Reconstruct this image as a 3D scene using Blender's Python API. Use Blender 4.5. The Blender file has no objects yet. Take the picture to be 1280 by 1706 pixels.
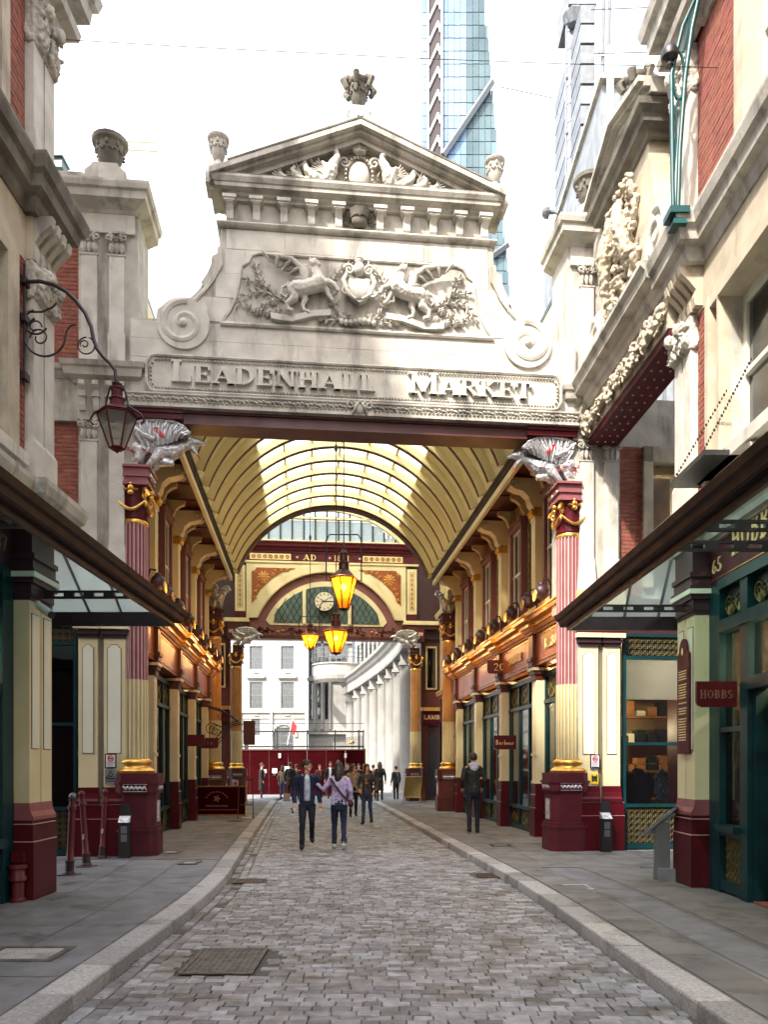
import bpy, math, random
from mathutils import Vector, Matrix, noise
from math import sin, cos, pi, radians
random.seed(7)
sc = bpy.context.scene
col = sc.collection
# ------------------------------------------------------------ camera, sky, sun
cam_d = bpy.data.cameras.new('camera'); cam = bpy.data.objects.new('camera', cam_d); col.objects.link(cam)
cam.location = (0, 0, 1.65); cam.rotation_euler = (pi/2, 0, 0)
cam_d.sensor_fit = 'HORIZONTAL'; cam_d.sensor_width = 36; cam_d.lens = 36*1282/1280
cam_d.shift_y = (1275-853)/1280; cam_d.clip_start = .1; cam_d.clip_end = 2000
sc.camera = cam
SUN_EL, SUN_AZ = radians(47), radians(214)      # azimuth measured clockwise from +Y: behind the camera, to its left
wd = bpy.data.worlds.new('World'); sc.world = wd; wd.use_nodes = True
nt = wd.node_tree; bg = nt.nodes['Background']
sky = nt.nodes.new('ShaderNodeTexSky'); sky.sky_type = 'NISHITA'; sky.sun_disc = False
sky.sun_elevation = SUN_EL; sky.sun_rotation = SUN_AZ; sky.air_density = 1.0; sky.dust_density = 6.0; sky.ozone_density = .6
hz = nt.nodes.new('ShaderNodeMix'); hz.data_type = 'RGBA'; hz.blend_type = 'ADD'; hz.inputs['Factor'].default_value = 1; hz.inputs['B'].default_value = (5.6, 5.75, 5.9, 1)   # high thin cloud veiling the blue
nt.links.new(sky.outputs[0], hz.inputs['A']); nt.links.new(hz.outputs['Result'], bg.inputs[0]); bg.inputs[1].default_value = .095
sd = bpy.data.lights.new('sun', 'SUN'); sd.energy = 2.7; sd.angle = radians(2.0); sd.color = (1, .93, .82)
sun = bpy.data.objects.new('sun', sd); col.objects.link(sun)
sv = Vector((sin(SUN_AZ)*cos(SUN_EL), cos(SUN_AZ)*cos(SUN_EL), sin(SUN_EL)))
sun.rotation_euler = sv.to_track_quat('Z', 'Y').to_euler(); sun.location = (-30, -30, 60)
sc.view_settings.view_transform = 'Standard'; sc.view_settings.look = 'None'
sc.view_settings.exposure = 1.8; sc.view_settings.gamma = 1.0; sc.view_settings.use_curve_mapping = False
sc.render.engine = 'CYCLES'; sc.cycles.use_denoising = True
sc.cycles.max_bounces = 8; sc.cycles.diffuse_bounces = 4; sc.cycles.glossy_bounces = 3; sc.cycles.transmission_bounces = 6
sc.cycles.transparent_max_bounces = 12; sc.cycles.sample_clamp_indirect = 6.0
sc.cycles.caustics_reflective = False; sc.cycles.caustics_refractive = False

# ------------------------------------------------------------ frames
TH = radians(5.85)
FW = Matrix.Identity(4)
FA = Matrix.Translation((-.43, 13.4, 0)) @ Matrix.Rotation(TH, 4, 'Z')      # market hall: x across, y along the hall, z up
FS = Matrix.Translation((3.74, 12.05, 0)) @ Matrix.Rotation(radians(-87.5), 4, 'Z')  # side gate: x towards the camera, y into the building

# ------------------------------------------------------------ materials
MT = {}
def mat(name, c1, c2=None, rough=.6, metal=0, nscale=3.0, streak=0, bump=0, bscale=40, rnd=0, emit=None, estr=0, detail=4, spec=None, dirt=None, dthr=.55, coat=0, hue=.035):
    m = bpy.data.materials.new(name); m.use_nodes = True; MT[name] = m
    n = m.node_tree.nodes; l = m.node_tree.links; b = n['Principled BSDF']
    b.inputs['Roughness'].default_value = rough; b.inputs['Metallic'].default_value = metal
    if spec is not None: b.inputs['Specular IOR Level'].default_value = spec
    if coat: b.inputs['Coat Weight'].default_value = coat; b.inputs['Coat Roughness'].default_value = .12
    if c2 is None: c2 = tuple(min(1, x*.86) for x in c1)
    geo = n.new('ShaderNodeNewGeometry')
    tx = n.new('ShaderNodeTexNoise'); tx.inputs['Scale'].default_value = nscale; tx.inputs['Detail'].default_value = detail
    l.new(geo.outputs['Position'], tx.inputs['Vector'])
    mx = n.new('ShaderNodeMix'); mx.data_type = 'RGBA'; mx.inputs['A'].default_value = (*c1, 1); mx.inputs['B'].default_value = (*c2, 1)
    rp = n.new('ShaderNodeMapRange'); rp.inputs[1].default_value = .35; rp.inputs[2].default_value = .65
    l.new(tx.outputs[0], rp.inputs[0]); l.new(rp.outputs[0], mx.inputs['Factor'])
    out = mx.outputs['Result']
    if dirt:
        sp = n.new('ShaderNodeMapping'); sp.inputs['Scale'].default_value = (2.2, 2.2, .55) if streak else (1.6, 1.6, 1.6)
        l.new(geo.outputs['Position'], sp.inputs[0])
        t2 = n.new('ShaderNodeTexNoise'); t2.inputs['Scale'].default_value = 1.3; t2.inputs['Detail'].default_value = 7; t2.inputs['Roughness'].default_value = .62
        l.new(sp.outputs[0], t2.inputs['Vector'])
        r2 = n.new('ShaderNodeMapRange'); r2.inputs[1].default_value = dthr; r2.inputs[2].default_value = dthr+.16; r2.inputs[4].default_value = .8
        l.new(t2.outputs[0], r2.inputs[0])
        m2 = n.new('ShaderNodeMix'); m2.data_type = 'RGBA'; m2.inputs['B'].default_value = (*dirt, 1)
        l.new(r2.outputs[0], m2.inputs['Factor']); l.new(out, m2.inputs['A']); out = m2.outputs['Result']
    if rnd:
        oi = n.new('ShaderNodeObjectInfo'); ad = n.new('ShaderNodeMath'); ad.operation = 'ADD'
        l.new(oi.outputs['Random'], ad.inputs[0]); l.new(geo.outputs['Random Per Island'], ad.inputs[1])
        fr = n.new('ShaderNodeMath'); fr.operation = 'FRACT'; l.new(ad.outputs[0], fr.inputs[0])
        hs = n.new('ShaderNodeHueSaturation'); mr = n.new('ShaderNodeMapRange')
        mr.inputs[3].default_value = 1-rnd; mr.inputs[4].default_value = 1+rnd
        l.new(fr.outputs[0], mr.inputs[0]); l.new(mr.outputs[0], hs.inputs['Value'])
        wn = n.new('ShaderNodeTexWhiteNoise'); wn.noise_dimensions = '1D'; l.new(fr.outputs[0], wn.inputs['W'])
        m3 = n.new('ShaderNodeMapRange'); m3.inputs[3].default_value = .5-hue; m3.inputs[4].default_value = .5+hue
        l.new(wn.outputs[0], m3.inputs[0]); l.new(m3.outputs[0], hs.inputs['Hue'])
        l.new(out, hs.inputs['Color']); out = hs.outputs['Color']
    l.new(out, b.inputs['Base Color'])
    if bump:
        bt = n.new('ShaderNodeTexNoise'); bt.inputs['Scale'].default_value = bscale; bt.inputs['Detail'].default_value = 3
        l.new(geo.outputs['Position'], bt.inputs['Vector'])
        bp = n.new('ShaderNodeBump'); bp.inputs['Strength'].default_value = bump; bp.inputs['Distance'].default_value = .01
        l.new(bt.outputs[0], bp.inputs['Height']); l.new(bp.outputs[0], b.inputs['Normal'])
    if not emit:
        rr = n.new('ShaderNodeMapRange'); rr.inputs[3].default_value = max(.04, rough-.1); rr.inputs[4].default_value = min(1, rough+.1)
        l.new(tx.outputs[0], rr.inputs[0]); l.new(rr.outputs[0], b.inputs['Roughness'])
    if emit:
        b.inputs['Emission Color'].default_value = (*emit, 1); b.inputs['Emission Strength'].default_value = estr
    return m
mat('stone', (.50, .475, .425), (.37, .35, .31), .85, streak=1, bump=.5, bscale=30, dirt=(.15, .14, .122), dthr=.50)
mat('stone_pale', (.58, .555, .50), (.45, .43, .385), .85, bump=.5, bscale=30, dirt=(.21, .20, .175), dthr=.55, streak=1)
mat('stone_dark', (.20, .185, .155), (.11, .10, .085), .9, bump=.8, bscale=25, dirt=(.07, .068, .05), dthr=.5)
mat('stone_warm', (.50, .44, .34), (.38, .33, .25), .85, bump=.5, bscale=30, dirt=(.2, .17, .13), dthr=.56, streak=1)
mat('brick', (.27, .085, .058), (.21, .062, .042), .85, nscale=12, rnd=.16, hue=.012, bump=.6, bscale=60)
mat('mortar', (.42, .33, .26), (.30, .23, .18), .95, nscale=20, bump=.5)
mat('cream', (.74, .66, .42), (.65, .57, .35), .42, nscale=1.5, bump=.08, bscale=12, dirt=(.42, .34, .18), dthr=.64, streak=1)
mat('cream_old', (.56, .46, .25), (.48, .39, .20), .5, nscale=2, bump=.1, bscale=20)
mat('panel_pale', (.76, .78, .66), (.70, .72, .60), .42, nscale=1.5)
mat('vault_cream', (.86, .80, .50), (.78, .72, .43), .28, nscale=1.0, bump=.1, bscale=6)
mat('maroon', (.085, .005, .011), (.06, .004, .008), .38, nscale=2, bump=.12, bscale=25, dirt=(.07, .022, .022), dthr=.60, streak=1, spec=.25)
mat('maroon_dull', (.088, .009, .018), (.062, .007, .013), .55, spec=.25, nscale=5, bump=.1, bscale=25, dirt=(.06, .02, .03), dthr=.56)
mat('plum', (.045, .016, .024), (.03, .011, .016), .45, nscale=2)
mat('rose', (.27, .085, .095), (.23, .07, .08), .45, nscale=4)
mat('rose_pale', (.56, .36, .34), (.48, .29, .28), .45, nscale=4)
mat('mauve', (.20, .075, .072), (.165, .06, .06), .55, nscale=1.5)
mat('brownred', (.085, .014, .010), (.06, .010, .007), .45, nscale=3)
mat('orange_brown', (.30, .075, .020), (.24, .058, .016), .38, nscale=2, bump=.05)
mat('tan', (.42, .21, .085), (.36, .17, .07), .42, nscale=4)
mat('ochre', (.60, .30, .08), (.50, .24, .06), .4, nscale=4)
mat('teal', (.003, .036, .042), (.002, .026, .031), .38, nscale=3, spec=.35, bump=.1, bscale=20)
mat('teal_pale', (.085, .135, .13), (.06, .10, .10), .4, nscale=3)
mat('darkgreen', (.012, .03, .024), (.008, .02, .017), .5)
mat('gold', (.83, .50, .13), (.62, .34, .07), .32, metal=.85, nscale=12)
mat('olive_gold', (.16, .12, .03), (.10, .08, .025), .45, metal=.3, nscale=12)
mat('silver', (.74, .74, .76), (.38, .38, .41), .34, metal=.55, nscale=18, bump=.5, bscale=50)
mat('red_bright', (.55, .012, .02), None, .4)
mat('black', (.012, .012, .014), (.02, .02, .022), .45)
mat('iron', (.035, .02, .026), (.02, .012, .015), .45, metal=.2, nscale=8)
mat('gutter', (.036, .017, .012), (.024, .011, .008), .6, nscale=5, spec=.25)
mat('white_paint', (.78, .77, .72), (.70, .69, .64), .5)
mat('sash', (.66, .66, .58), (.58, .58, .5), .4)
mat('asphalt', (.195, .20, .215), (.145, .15, .16), .9, nscale=3, bump=.7, bscale=130, dirt=(.055, .052, .05), dthr=.56)
mat('slab', (.175, .172, .17), (.13, .128, .126), .85, nscale=2.5, rnd=.16, bump=.4, bscale=70, dirt=(.065, .06, .055), dthr=.52)
mat('kerb', (.38, .375, .375), (.25, .245, .24), .85, nscale=45, rnd=.26, bump=.5, bscale=90, dirt=(.11, .10, .09), dthr=.54)
mat('sett', (.25, .26, .285), (.165, .168, .178), .5, nscale=9, rnd=.46, bump=.7, bscale=55, dirt=(.085, .075, .062), dthr=.50)
mat('grit', (.10, .093, .082), (.062, .058, .052), .95, nscale=8, bump=.8, bscale=60)
mat('ironcover', (.135, .125, .115), (.08, .073, .068), .65, metal=.25, nscale=12, bump=.3)
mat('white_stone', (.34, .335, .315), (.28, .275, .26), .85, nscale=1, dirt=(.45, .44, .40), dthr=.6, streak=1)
mat('white_shade', (.15, .16, .18), (.12, .13, .15), .8, nscale=1)  # darker copy of the white stone, shade put into the colour
mat('steelgrey', (.2, .21, .22), (.15, .16, .17), .45, metal=.6)
mat('lead', (.22, .24, .26), (.15, .165, .185), .6)
mat('interior', (.20, .13, .07), (.10, .06, .03), .8, nscale=2)
mat('interior_lit', (.34, .24, .13), (.24, .16, .09), .8, nscale=2)  # lighter copy of interior, lamplight put into the colour
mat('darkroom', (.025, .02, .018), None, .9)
mat('pane_backing', (.86, .88, .92), (.8, .82, .86), .8)
mat('hoarding', (.032, .0015, .003), (.024, .001, .002), .8, nscale=1.2, spec=.03)
mat('chrome', (.62, .66, .72), (.45, .48, .55), .25, metal=.85, nscale=2)
mat('wood', (.32, .15, .05), (.22, .10, .03), .5, nscale=6)
mat('yellow', (.80, .60, .02), None, .5)
mat('sign_white', (.80, .78, .84), None, .5)
mat('brass_text', (.80, .62, .30), (.7, .5, .22), .45, metal=.2)
mat('dull_text', (.24, .10, .07), None, .6)
mat('lamp_hot', (1, .8, .4), None, .5, emit=(1.0, .72, .32), estr=60)
mat('teal_iron', (.006, .07, .078), (.004, .05, .055), .4, nscale=4)
mat('lamp_soft', (1, .8, .5), None, .5, emit=(1.0, .70, .35), estr=4)
mat('lens_glass', (.5, .32, .12), None, .2)
mat('bulb', (1, .9, .7), None, .5, emit=(1.0, .80, .5), estr=25)
mat('skin', (.58, .33, .22), (.50, .27, .18), .5, nscale=20)
mat('hair', (.018, .012, .010), (.03, .02, .015), .45, nscale=40)
mat('hair_brown', (.07, .035, .018), (.04, .02, .012), .5, nscale=40)
mat('clock', (.72, .68, .56), None, .5)
def glass(name, tint, rough=.05, trans=.75, spec=.5, refl=.12):
    m = bpy.data.materials.new(name); m.use_nodes = True; MT[name] = m
    n = m.node_tree.nodes; l = m.node_tree.links; n.remove(n['Principled BSDF']); o = n['Material Output']
    t = n.new('ShaderNodeBsdfTransparent'); t.inputs[0].default_value = (*tint, 1)
    g = n.new('ShaderNodeBsdfGlossy'); g.inputs['Roughness'].default_value = rough; g.inputs['Color'].default_value = (.9, .93, .95, 1)
    fr = n.new('ShaderNodeFresnel'); fr.inputs[0].default_value = 1.5
    a = n.new('ShaderNodeMath'); a.operation = 'MULTIPLY_ADD'; a.inputs[1].default_value = .9; a.inputs[2].default_value = refl*.4
    geo = n.new('ShaderNodeNewGeometry'); tn = n.new('ShaderNodeTexNoise'); tn.inputs['Scale'].default_value = 1.6; l.new(geo.outputs['Position'], tn.inputs['Vector'])
    bp = n.new('ShaderNodeBump'); bp.inputs['Strength'].default_value = .12; bp.inputs['Distance'].default_value = .05; l.new(tn.outputs[0], bp.inputs['Height']); l.new(bp.outputs[0], g.inputs['Normal'])
    mx = n.new('ShaderNodeMixShader'); l.new(fr.outputs[0], a.inputs[0]); l.new(a.outputs[0], mx.inputs[0]); l.new(t.outputs[0], mx.inputs[1]); l.new(g.outputs[0], mx.inputs[2])
    l.new(mx.outputs[0], o.inputs[0]); return m
glass('glass_clear', (.80, .84, .84))
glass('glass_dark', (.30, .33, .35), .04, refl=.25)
def frosted(name, c, tr):
    m = bpy.data.materials.new(name); m.use_nodes = True; MT[name] = m
    n = m.node_tree.nodes; l = m.node_tree.links; n.remove(n['Principled BSDF']); o = n['Material Output']
    t = n.new('ShaderNodeBsdfTransparent'); t.inputs[0].default_value = (*c, 1)
    s = n.new('ShaderNodeBsdfTranslucent')
    geo = n.new('ShaderNodeNewGeometry'); tn = n.new('ShaderNodeTexNoise'); tn.inputs['Scale'].default_value = 2.5; tn.inputs['Detail'].default_value = 5
    l.new(geo.outputs['Position'], tn.inputs['Vector'])
    mc = n.new('ShaderNodeMix'); mc.data_type = 'RGBA'; mc.inputs['A'].default_value = (*c, 1); mc.inputs['B'].default_value = (c[0]*.75, c[1]*.78, c[2]*.76, 1)
    l.new(tn.outputs[0], mc.inputs['Factor']); l.new(mc.outputs['Result'], s.inputs[0])
    d = n.new('ShaderNodeBsdfDiffuse'); l.new(mc.outputs['Result'], d.inputs[0])
    m1 = n.new('ShaderNodeMixShader'); m1.inputs[0].default_value = .25; l.new(s.outputs[0], m1.inputs[1]); l.new(d.outputs[0], m1.inputs[2])
    m2 = n.new('ShaderNodeMixShader'); m2.inputs[0].default_value = tr; l.new(m1.outputs[0], m2.inputs[1]); l.new(t.outputs[0], m2.inputs[2])
    l.new(m2.outputs[0], o.inputs[0]); return m
frosted('roof_glass', (.95, .95, .88), .5)
frosted('canopy_glass', (.66, .80, .77), .40)
frosted('louvre_glass', (.62, .72, .76), .1)
frosted('amber_glass', (.9, .30, .02), .35)
frosted('blind_cloth', (.86, .90, .97), .0)
frosted('lamp_glass', (.72, .74, .70), .6)

# ------------------------------------------------------------ mesh builder
def sub(a, b): return (a[0]-b[0], a[1]-b[1], a[2]-b[2])
class MB:
    def __init__(s): s.v = []; s.f = []; s.m = []; s.mi = 0; s.X = None
    def add(s, vs, fs):
        o = len(s.v)
        s.v += [tuple(s.X @ Vector(p)) for p in vs] if s.X is not None else [tuple(p) for p in vs]
        s.f += [tuple(o+i for i in f) for f in fs]; s.m += [s.mi]*len(fs); return s
    def box(s, x0, x1, y0, y1, z0, z1):
        if x0 > x1: x0, x1 = x1, x0
        if y0 > y1: y0, y1 = y1, y0
        return s.add([(x0, y0, z0), (x1, y0, z0), (x1, y1, z0), (x0, y1, z0), (x0, y0, z1), (x1, y0, z1), (x1, y1, z1), (x0, y1, z1)],
                     [(0, 3, 2, 1), (4, 5, 6, 7), (0, 1, 5, 4), (1, 2, 6, 5), (2, 3, 7, 6), (3, 0, 4, 7)])
    def frus(s, x0, x1, y0, y1, z0, z1, t):      # box whose top is inset by t
        return s.add([(x0, y0, z0), (x1, y0, z0), (x1, y1, z0), (x0, y1, z0), (x0+t, y0+t, z1), (x1-t, y0+t, z1), (x1-t, y1-t, z1), (x0+t, y1-t, z1)],
                     [(0, 3, 2, 1), (4, 5, 6, 7), (0, 1, 5, 4), (1, 2, 6, 5), (2, 3, 7, 6), (3, 0, 4, 7)])
    def prism(s, poly, a, b, ax='y'):            # poly of 2-D points, extruded along ax from a to b
        n = len(poly)
        P = {'y': lambda p, t: (p[0], t, p[1]), 'x': lambda p, t: (t, p[0], p[1]), 'z': lambda p, t: (p[0], p[1], t)}[ax]
        return s.add([P(p, a) for p in poly]+[P(p, b) for p in poly],
                     [tuple(range(n-1, -1, -1)), tuple(range(n, 2*n))]+[(i, (i+1) % n, n+(i+1) % n, n+i) for i in range(n)])
    def sweep(s, path, prof, closed=False):      # profile points (out, z) carried along a plan path; out is to the right of travel
        n = len(path); k = len(prof); R = []
        for i, p in enumerate(path):
            p = Vector(p[:2]); z = path[i][2] if len(path[i]) > 2 else 0
            a = Vector(path[i-1][:2]) if (i > 0 or closed) else None; b = Vector(path[(i+1) % n][:2]) if (i < n-1 or closed) else None
            d1 = (p-a).normalized() if a is not None else None; d2 = (b-p).normalized() if b is not None else None
            d1 = d1 or d2; d2 = d2 or d1
            n1 = Vector((d1.y, -d1.x)); n2 = Vector((d2.y, -d2.x)); m = (n1+n2); m = m/max(.25, m.dot(n1)) if m.length > 1e-6 else n1
            R.append([(p.x+m.x*q[0], p.y+m.y*q[0], z+q[1]) for q in prof])
        fs = []
        for i in range(n if closed else n-1):
            j = (i+1) % n
            for a in range(k): b = (a+1) % k; fs.append((i*k+a, i*k+b, j*k+b, j*k+a))
        if not closed: fs += [tuple(range(k-1, -1, -1)), tuple((n-1)*k+a for a in range(k))]
        return s.add([q for r in R for q in r], fs)
    def tube(s, pts, r, n=6, cap=True, sq=None):  # r a number or one per point; sq flattens across
        pts = [Vector(p) for p in pts]; k = len(pts); rs = r if isinstance(r, (list, tuple)) else [r]*k
        up = None; vs = []
        for i, p in enumerate(pts):
            d = (pts[min(i+1, k-1)]-pts[max(i-1, 0)]); d = d.normalized() if d.length > 1e-9 else Vector((0, 0, 1))
            if up is None: up = Vector((0, 0, 1)) if abs(d.z) < .9 else Vector((0, 1, 0))
            a = d.cross(up); a = a.normalized() if a.length > 1e-6 else d.orthogonal().normalized(); b = a.cross(d).normalized(); up = b
            for j in range(n):
                t = 2*pi*j/n; vs.append(tuple(p+a*cos(t)*rs[i]*(sq or 1)+b*sin(t)*rs[i]))
        fs = [(i*n+j, (i+1)*n+j, (i+1)*n+(j+1) % n, i*n+(j+1) % n) for i in range(k-1) for j in range(n)]
        if cap: fs += [tuple(range(n)), tuple((k-1)*n+j for j in range(n-1, -1, -1))]
        return s.add(vs, fs)
    def lathe(s, c, prof, n=12, a0=0, a1=2*pi):
        full = abs(a1-a0-2*pi) < 1e-6; m = n if full else n+1; vs = []
        for r, z in prof:
            for j in range(m):
                t = a0+(a1-a0)*j/n; vs.append((c[0]+r*cos(t), c[1]+r*sin(t), c[2]+z))
        fs = []
        for i in range(len(prof)-1):
            for j in range(n):
                q = (j+1) % m; fs.append((i*m+j, i*m+q, (i+1)*m+q, (i+1)*m+j))
        if full:
            if prof[0][0] > 1e-4: fs.append(tuple(range(m-1, -1, -1)))
            if prof[-1][0] > 1e-4: fs.append(tuple((len(prof)-1)*m+j for j in range(m)))
        return s.add(vs, fs)
    def ball(s, c, r, n=8, k=5, M=None):          # r number or triple; M a 3x3 turn
        if not isinstance(r, (list, tuple)): r = (r, r, r)
        vs = [(0, 0, -1)]; fs = []
        for i in range(1, k):
            a = -pi/2+pi*i/k
            for j in range(n): t = 2*pi*j/n; vs.append((cos(a)*cos(t), cos(a)*sin(t), sin(a)))
        vs.append((0, 0, 1)); L = len(vs)-1
        for j in range(n):
            q = (j+1) % n; fs.append((0, 1+q, 1+j)); fs.append((L, 1+(k-2)*n+j, 1+(k-2)*n+q))
            for i in range(k-2): fs.append((1+i*n+j, 1+i*n+q, 1+(i+1)*n+q, 1+(i+1)*n+j))
        o = []
        for p in vs:
            q = Vector((p[0]*r[0], p[1]*r[1], p[2]*r[2]))
            if M is not None: q = M @ q
            o.append((q.x+c[0], q.y+c[1], q.z+c[2]))
        return s.add(o, fs)
    def leaf(s, p, ang, L, w, h=.03, tilt=0):     # raised leaf in the x-z plane, outwards is -y; ang from +x
        ca, sa = cos(ang), sin(ang); pts = [(0, 0, 0), (.35, .5, 0), (.7, .42, 0), (1, 0, 0), (.7, -.42, 0), (.35, -.5, 0), (.5, 0, 1), (.1, 0, .6)]
        o = []
        for a, b, c in pts:
            x = a*L; y = b*w; o.append((p[0]+x*ca-y*sa, p[1]-c*h, p[2]+x*sa+y*ca))
        return s.add(o, [(0, 1, 7), (1, 2, 6, 7), (2, 3, 6), (3, 4, 6), (4, 5, 7, 6), (5, 0, 7)])
    def disc(s, c, r, y0, y1, n=16): return s.prism([(c[0]+r*cos(2*pi*i/n), c[1]+r*sin(2*pi*i/n)) for i in range(n)], y0, y1)
    def spiral(s, c, r0, turns, rad, sgn=1, a0=0, n=22, sides=6, fl=1.0): # volute in the x-z plane
        pts = []; rs = []
        for i in range(n+1):
            t = i/n; a = a0+sgn*2*pi*turns*t; r = r0*(1-t)**.85*1.0+r0*.10*t; pts.append((c[0]+r*cos(a), c[1], c[2]+r*sin(a))); rs.append(rad*(1-.35*t))
        return s.tube(pts, rs, sides)
    def mesh(s, name, mats, off=(0, 0, 0), smooth=False):
        me = bpy.data.meshes.new(name)
        me.from_pydata([sub(p, off) for p in s.v], [], s.f)
        for m in (mats if isinstance(mats, (list, tuple)) else [mats]): me.materials.append(MT[m] if isinstance(m, str) else m)
        me.polygons.foreach_set('material_index', s.m)
        me.validate()
        if smooth: me.shade_smooth() if smooth is True else me.shade_auto_smooth(angle=radians(smooth)) if hasattr(me, 'shade_auto_smooth') else me.shade_smooth()
        me.update(); return me
    def build(s, name, mats, parent=None, smooth=False, off=None, F=None, label=None):
        if not s.v: return None
        if off is None: off = OFF.get(rootof(parent).name, (0, 0, 0)) if parent else (0, 0, 0)
        ob = bpy.data.objects.new(name, s.mesh(name, mats, off, bool(smooth) and not (isinstance(smooth, (int, float)) and not isinstance(smooth, bool))))
        col.objects.link(ob)
        if isinstance(smooth, (int, float)) and not isinstance(smooth, bool):
            me = ob.data; me.shade_smooth()
            try: me.set_sharp_from_angle(angle=radians(smooth))
            except Exception: pass
        if parent: ob.parent = parent
        elif F is not None: ob.matrix_world = F @ Matrix.Translation(off)
        if label: ob['label'] = label
        return ob
OFF = {}
def rootof(o):
    while o.parent: o = o.parent
    return o
def tag(o, label, cat, group=None):
    o['label'] = label; o['category'] = cat
    if group: o['group'] = group
    return o
def thing(name, label, cat, base=(0, 0, 0), F=FW, rz=0, group=None, local=True):
    o = bpy.data.objects.new(name, None); col.objects.link(o); o.empty_display_size = .1
    o.matrix_world = F @ Matrix.Translation(base) @ Matrix.Rotation(rz, 4, 'Z'); tag(o, label, cat, group)
    if not local: OFF[o.name] = base
    return o
def solo(name, mb, mats, label, cat, base=(0, 0, 0), F=FW, group=None, smooth=False):   # a thing that is one mesh, geometry in frame coordinates
    return tag(mb.build(name, mats, None, smooth, off=base, F=F), label, cat, group)
def struct(name, mb, mats, F=FW, smooth=False):
    o = mb.build(name, mats, None, smooth, off=(0, 0, 0), F=F); o['kind'] = 'structure'; return o
def dup(root, mw, label=None):
    r = root.copy(); col.objects.link(r); r.matrix_world = mw
    if label: r['label'] = label
    for ch in list(root.children):
        c = ch.copy(); col.objects.link(c); c.parent = r
        for g in ch.children:
            d = g.copy(); col.objects.link(d); d.parent = c
    return r
def inst(me, name, parent, loc=(0, 0, 0), rot=(0, 0, 0), scl=(1, 1, 1), off=None):
    o = bpy.data.objects.new(name, me); col.objects.link(o); o.parent = parent
    if off is None and parent is not None: off = OFF.get(rootof(parent).name, (0, 0, 0))
    o.location = sub(loc, off or (0, 0, 0)); o.rotation_euler = rot; o.scale = scl; return o
BIN = []; WS = bpy.data.scenes.new('workshop'); WL = WS.view_layers[0]     # an empty bench scene where sculpted surfaces are fused
def fuse(mb, name, mats, parent, vox=.014, sm=1, off=None, F=None, disp=0, dsc=6, smooth=True):   # one continuous sculpted surface
    tm = mb.mesh('tmp', mats); tmp = bpy.data.objects.new('tmp', tm); WS.collection.objects.link(tmp)
    md = tmp.modifiers.new('r', 'REMESH'); md.mode = 'VOXEL'; md.voxel_size = vox
    if sm:
        sm_ = tmp.modifiers.new('s', 'SMOOTH'); sm_.iterations = sm; sm_.factor = .5
    WL.update(); dg = WL.depsgraph; me = bpy.data.meshes.new_from_object(tmp.evaluated_get(dg))
    WS.collection.objects.unlink(tmp); BIN.append(tmp)
    if off is None: off = OFF.get(rootof(parent).name, (0, 0, 0)) if parent else (0, 0, 0)
    N_ = [Vector(v.normal) for v in me.vertices] if disp else None; C_ = []
    for i, v in enumerate(me.vertices):
        c = v.co
        if disp: c = c+N_[i]*(noise.noise(c*dsc)*disp+noise.noise(c*dsc*2.7)*disp*.5)
        C_ += (c[0]-off[0], c[1]-off[1], c[2]-off[2])
    me.vertices.foreach_set('co', C_); me.update()
    me.name = name
    if not me.materials: me.materials.append(MT[mats])
    if smooth: me.shade_smooth()
    ob = bpy.data.objects.new(name, me); col.objects.link(ob)
    if parent: ob.parent = parent
    elif F is not None: ob.matrix_world = F @ Matrix.Translation(off)
    return ob

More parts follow.
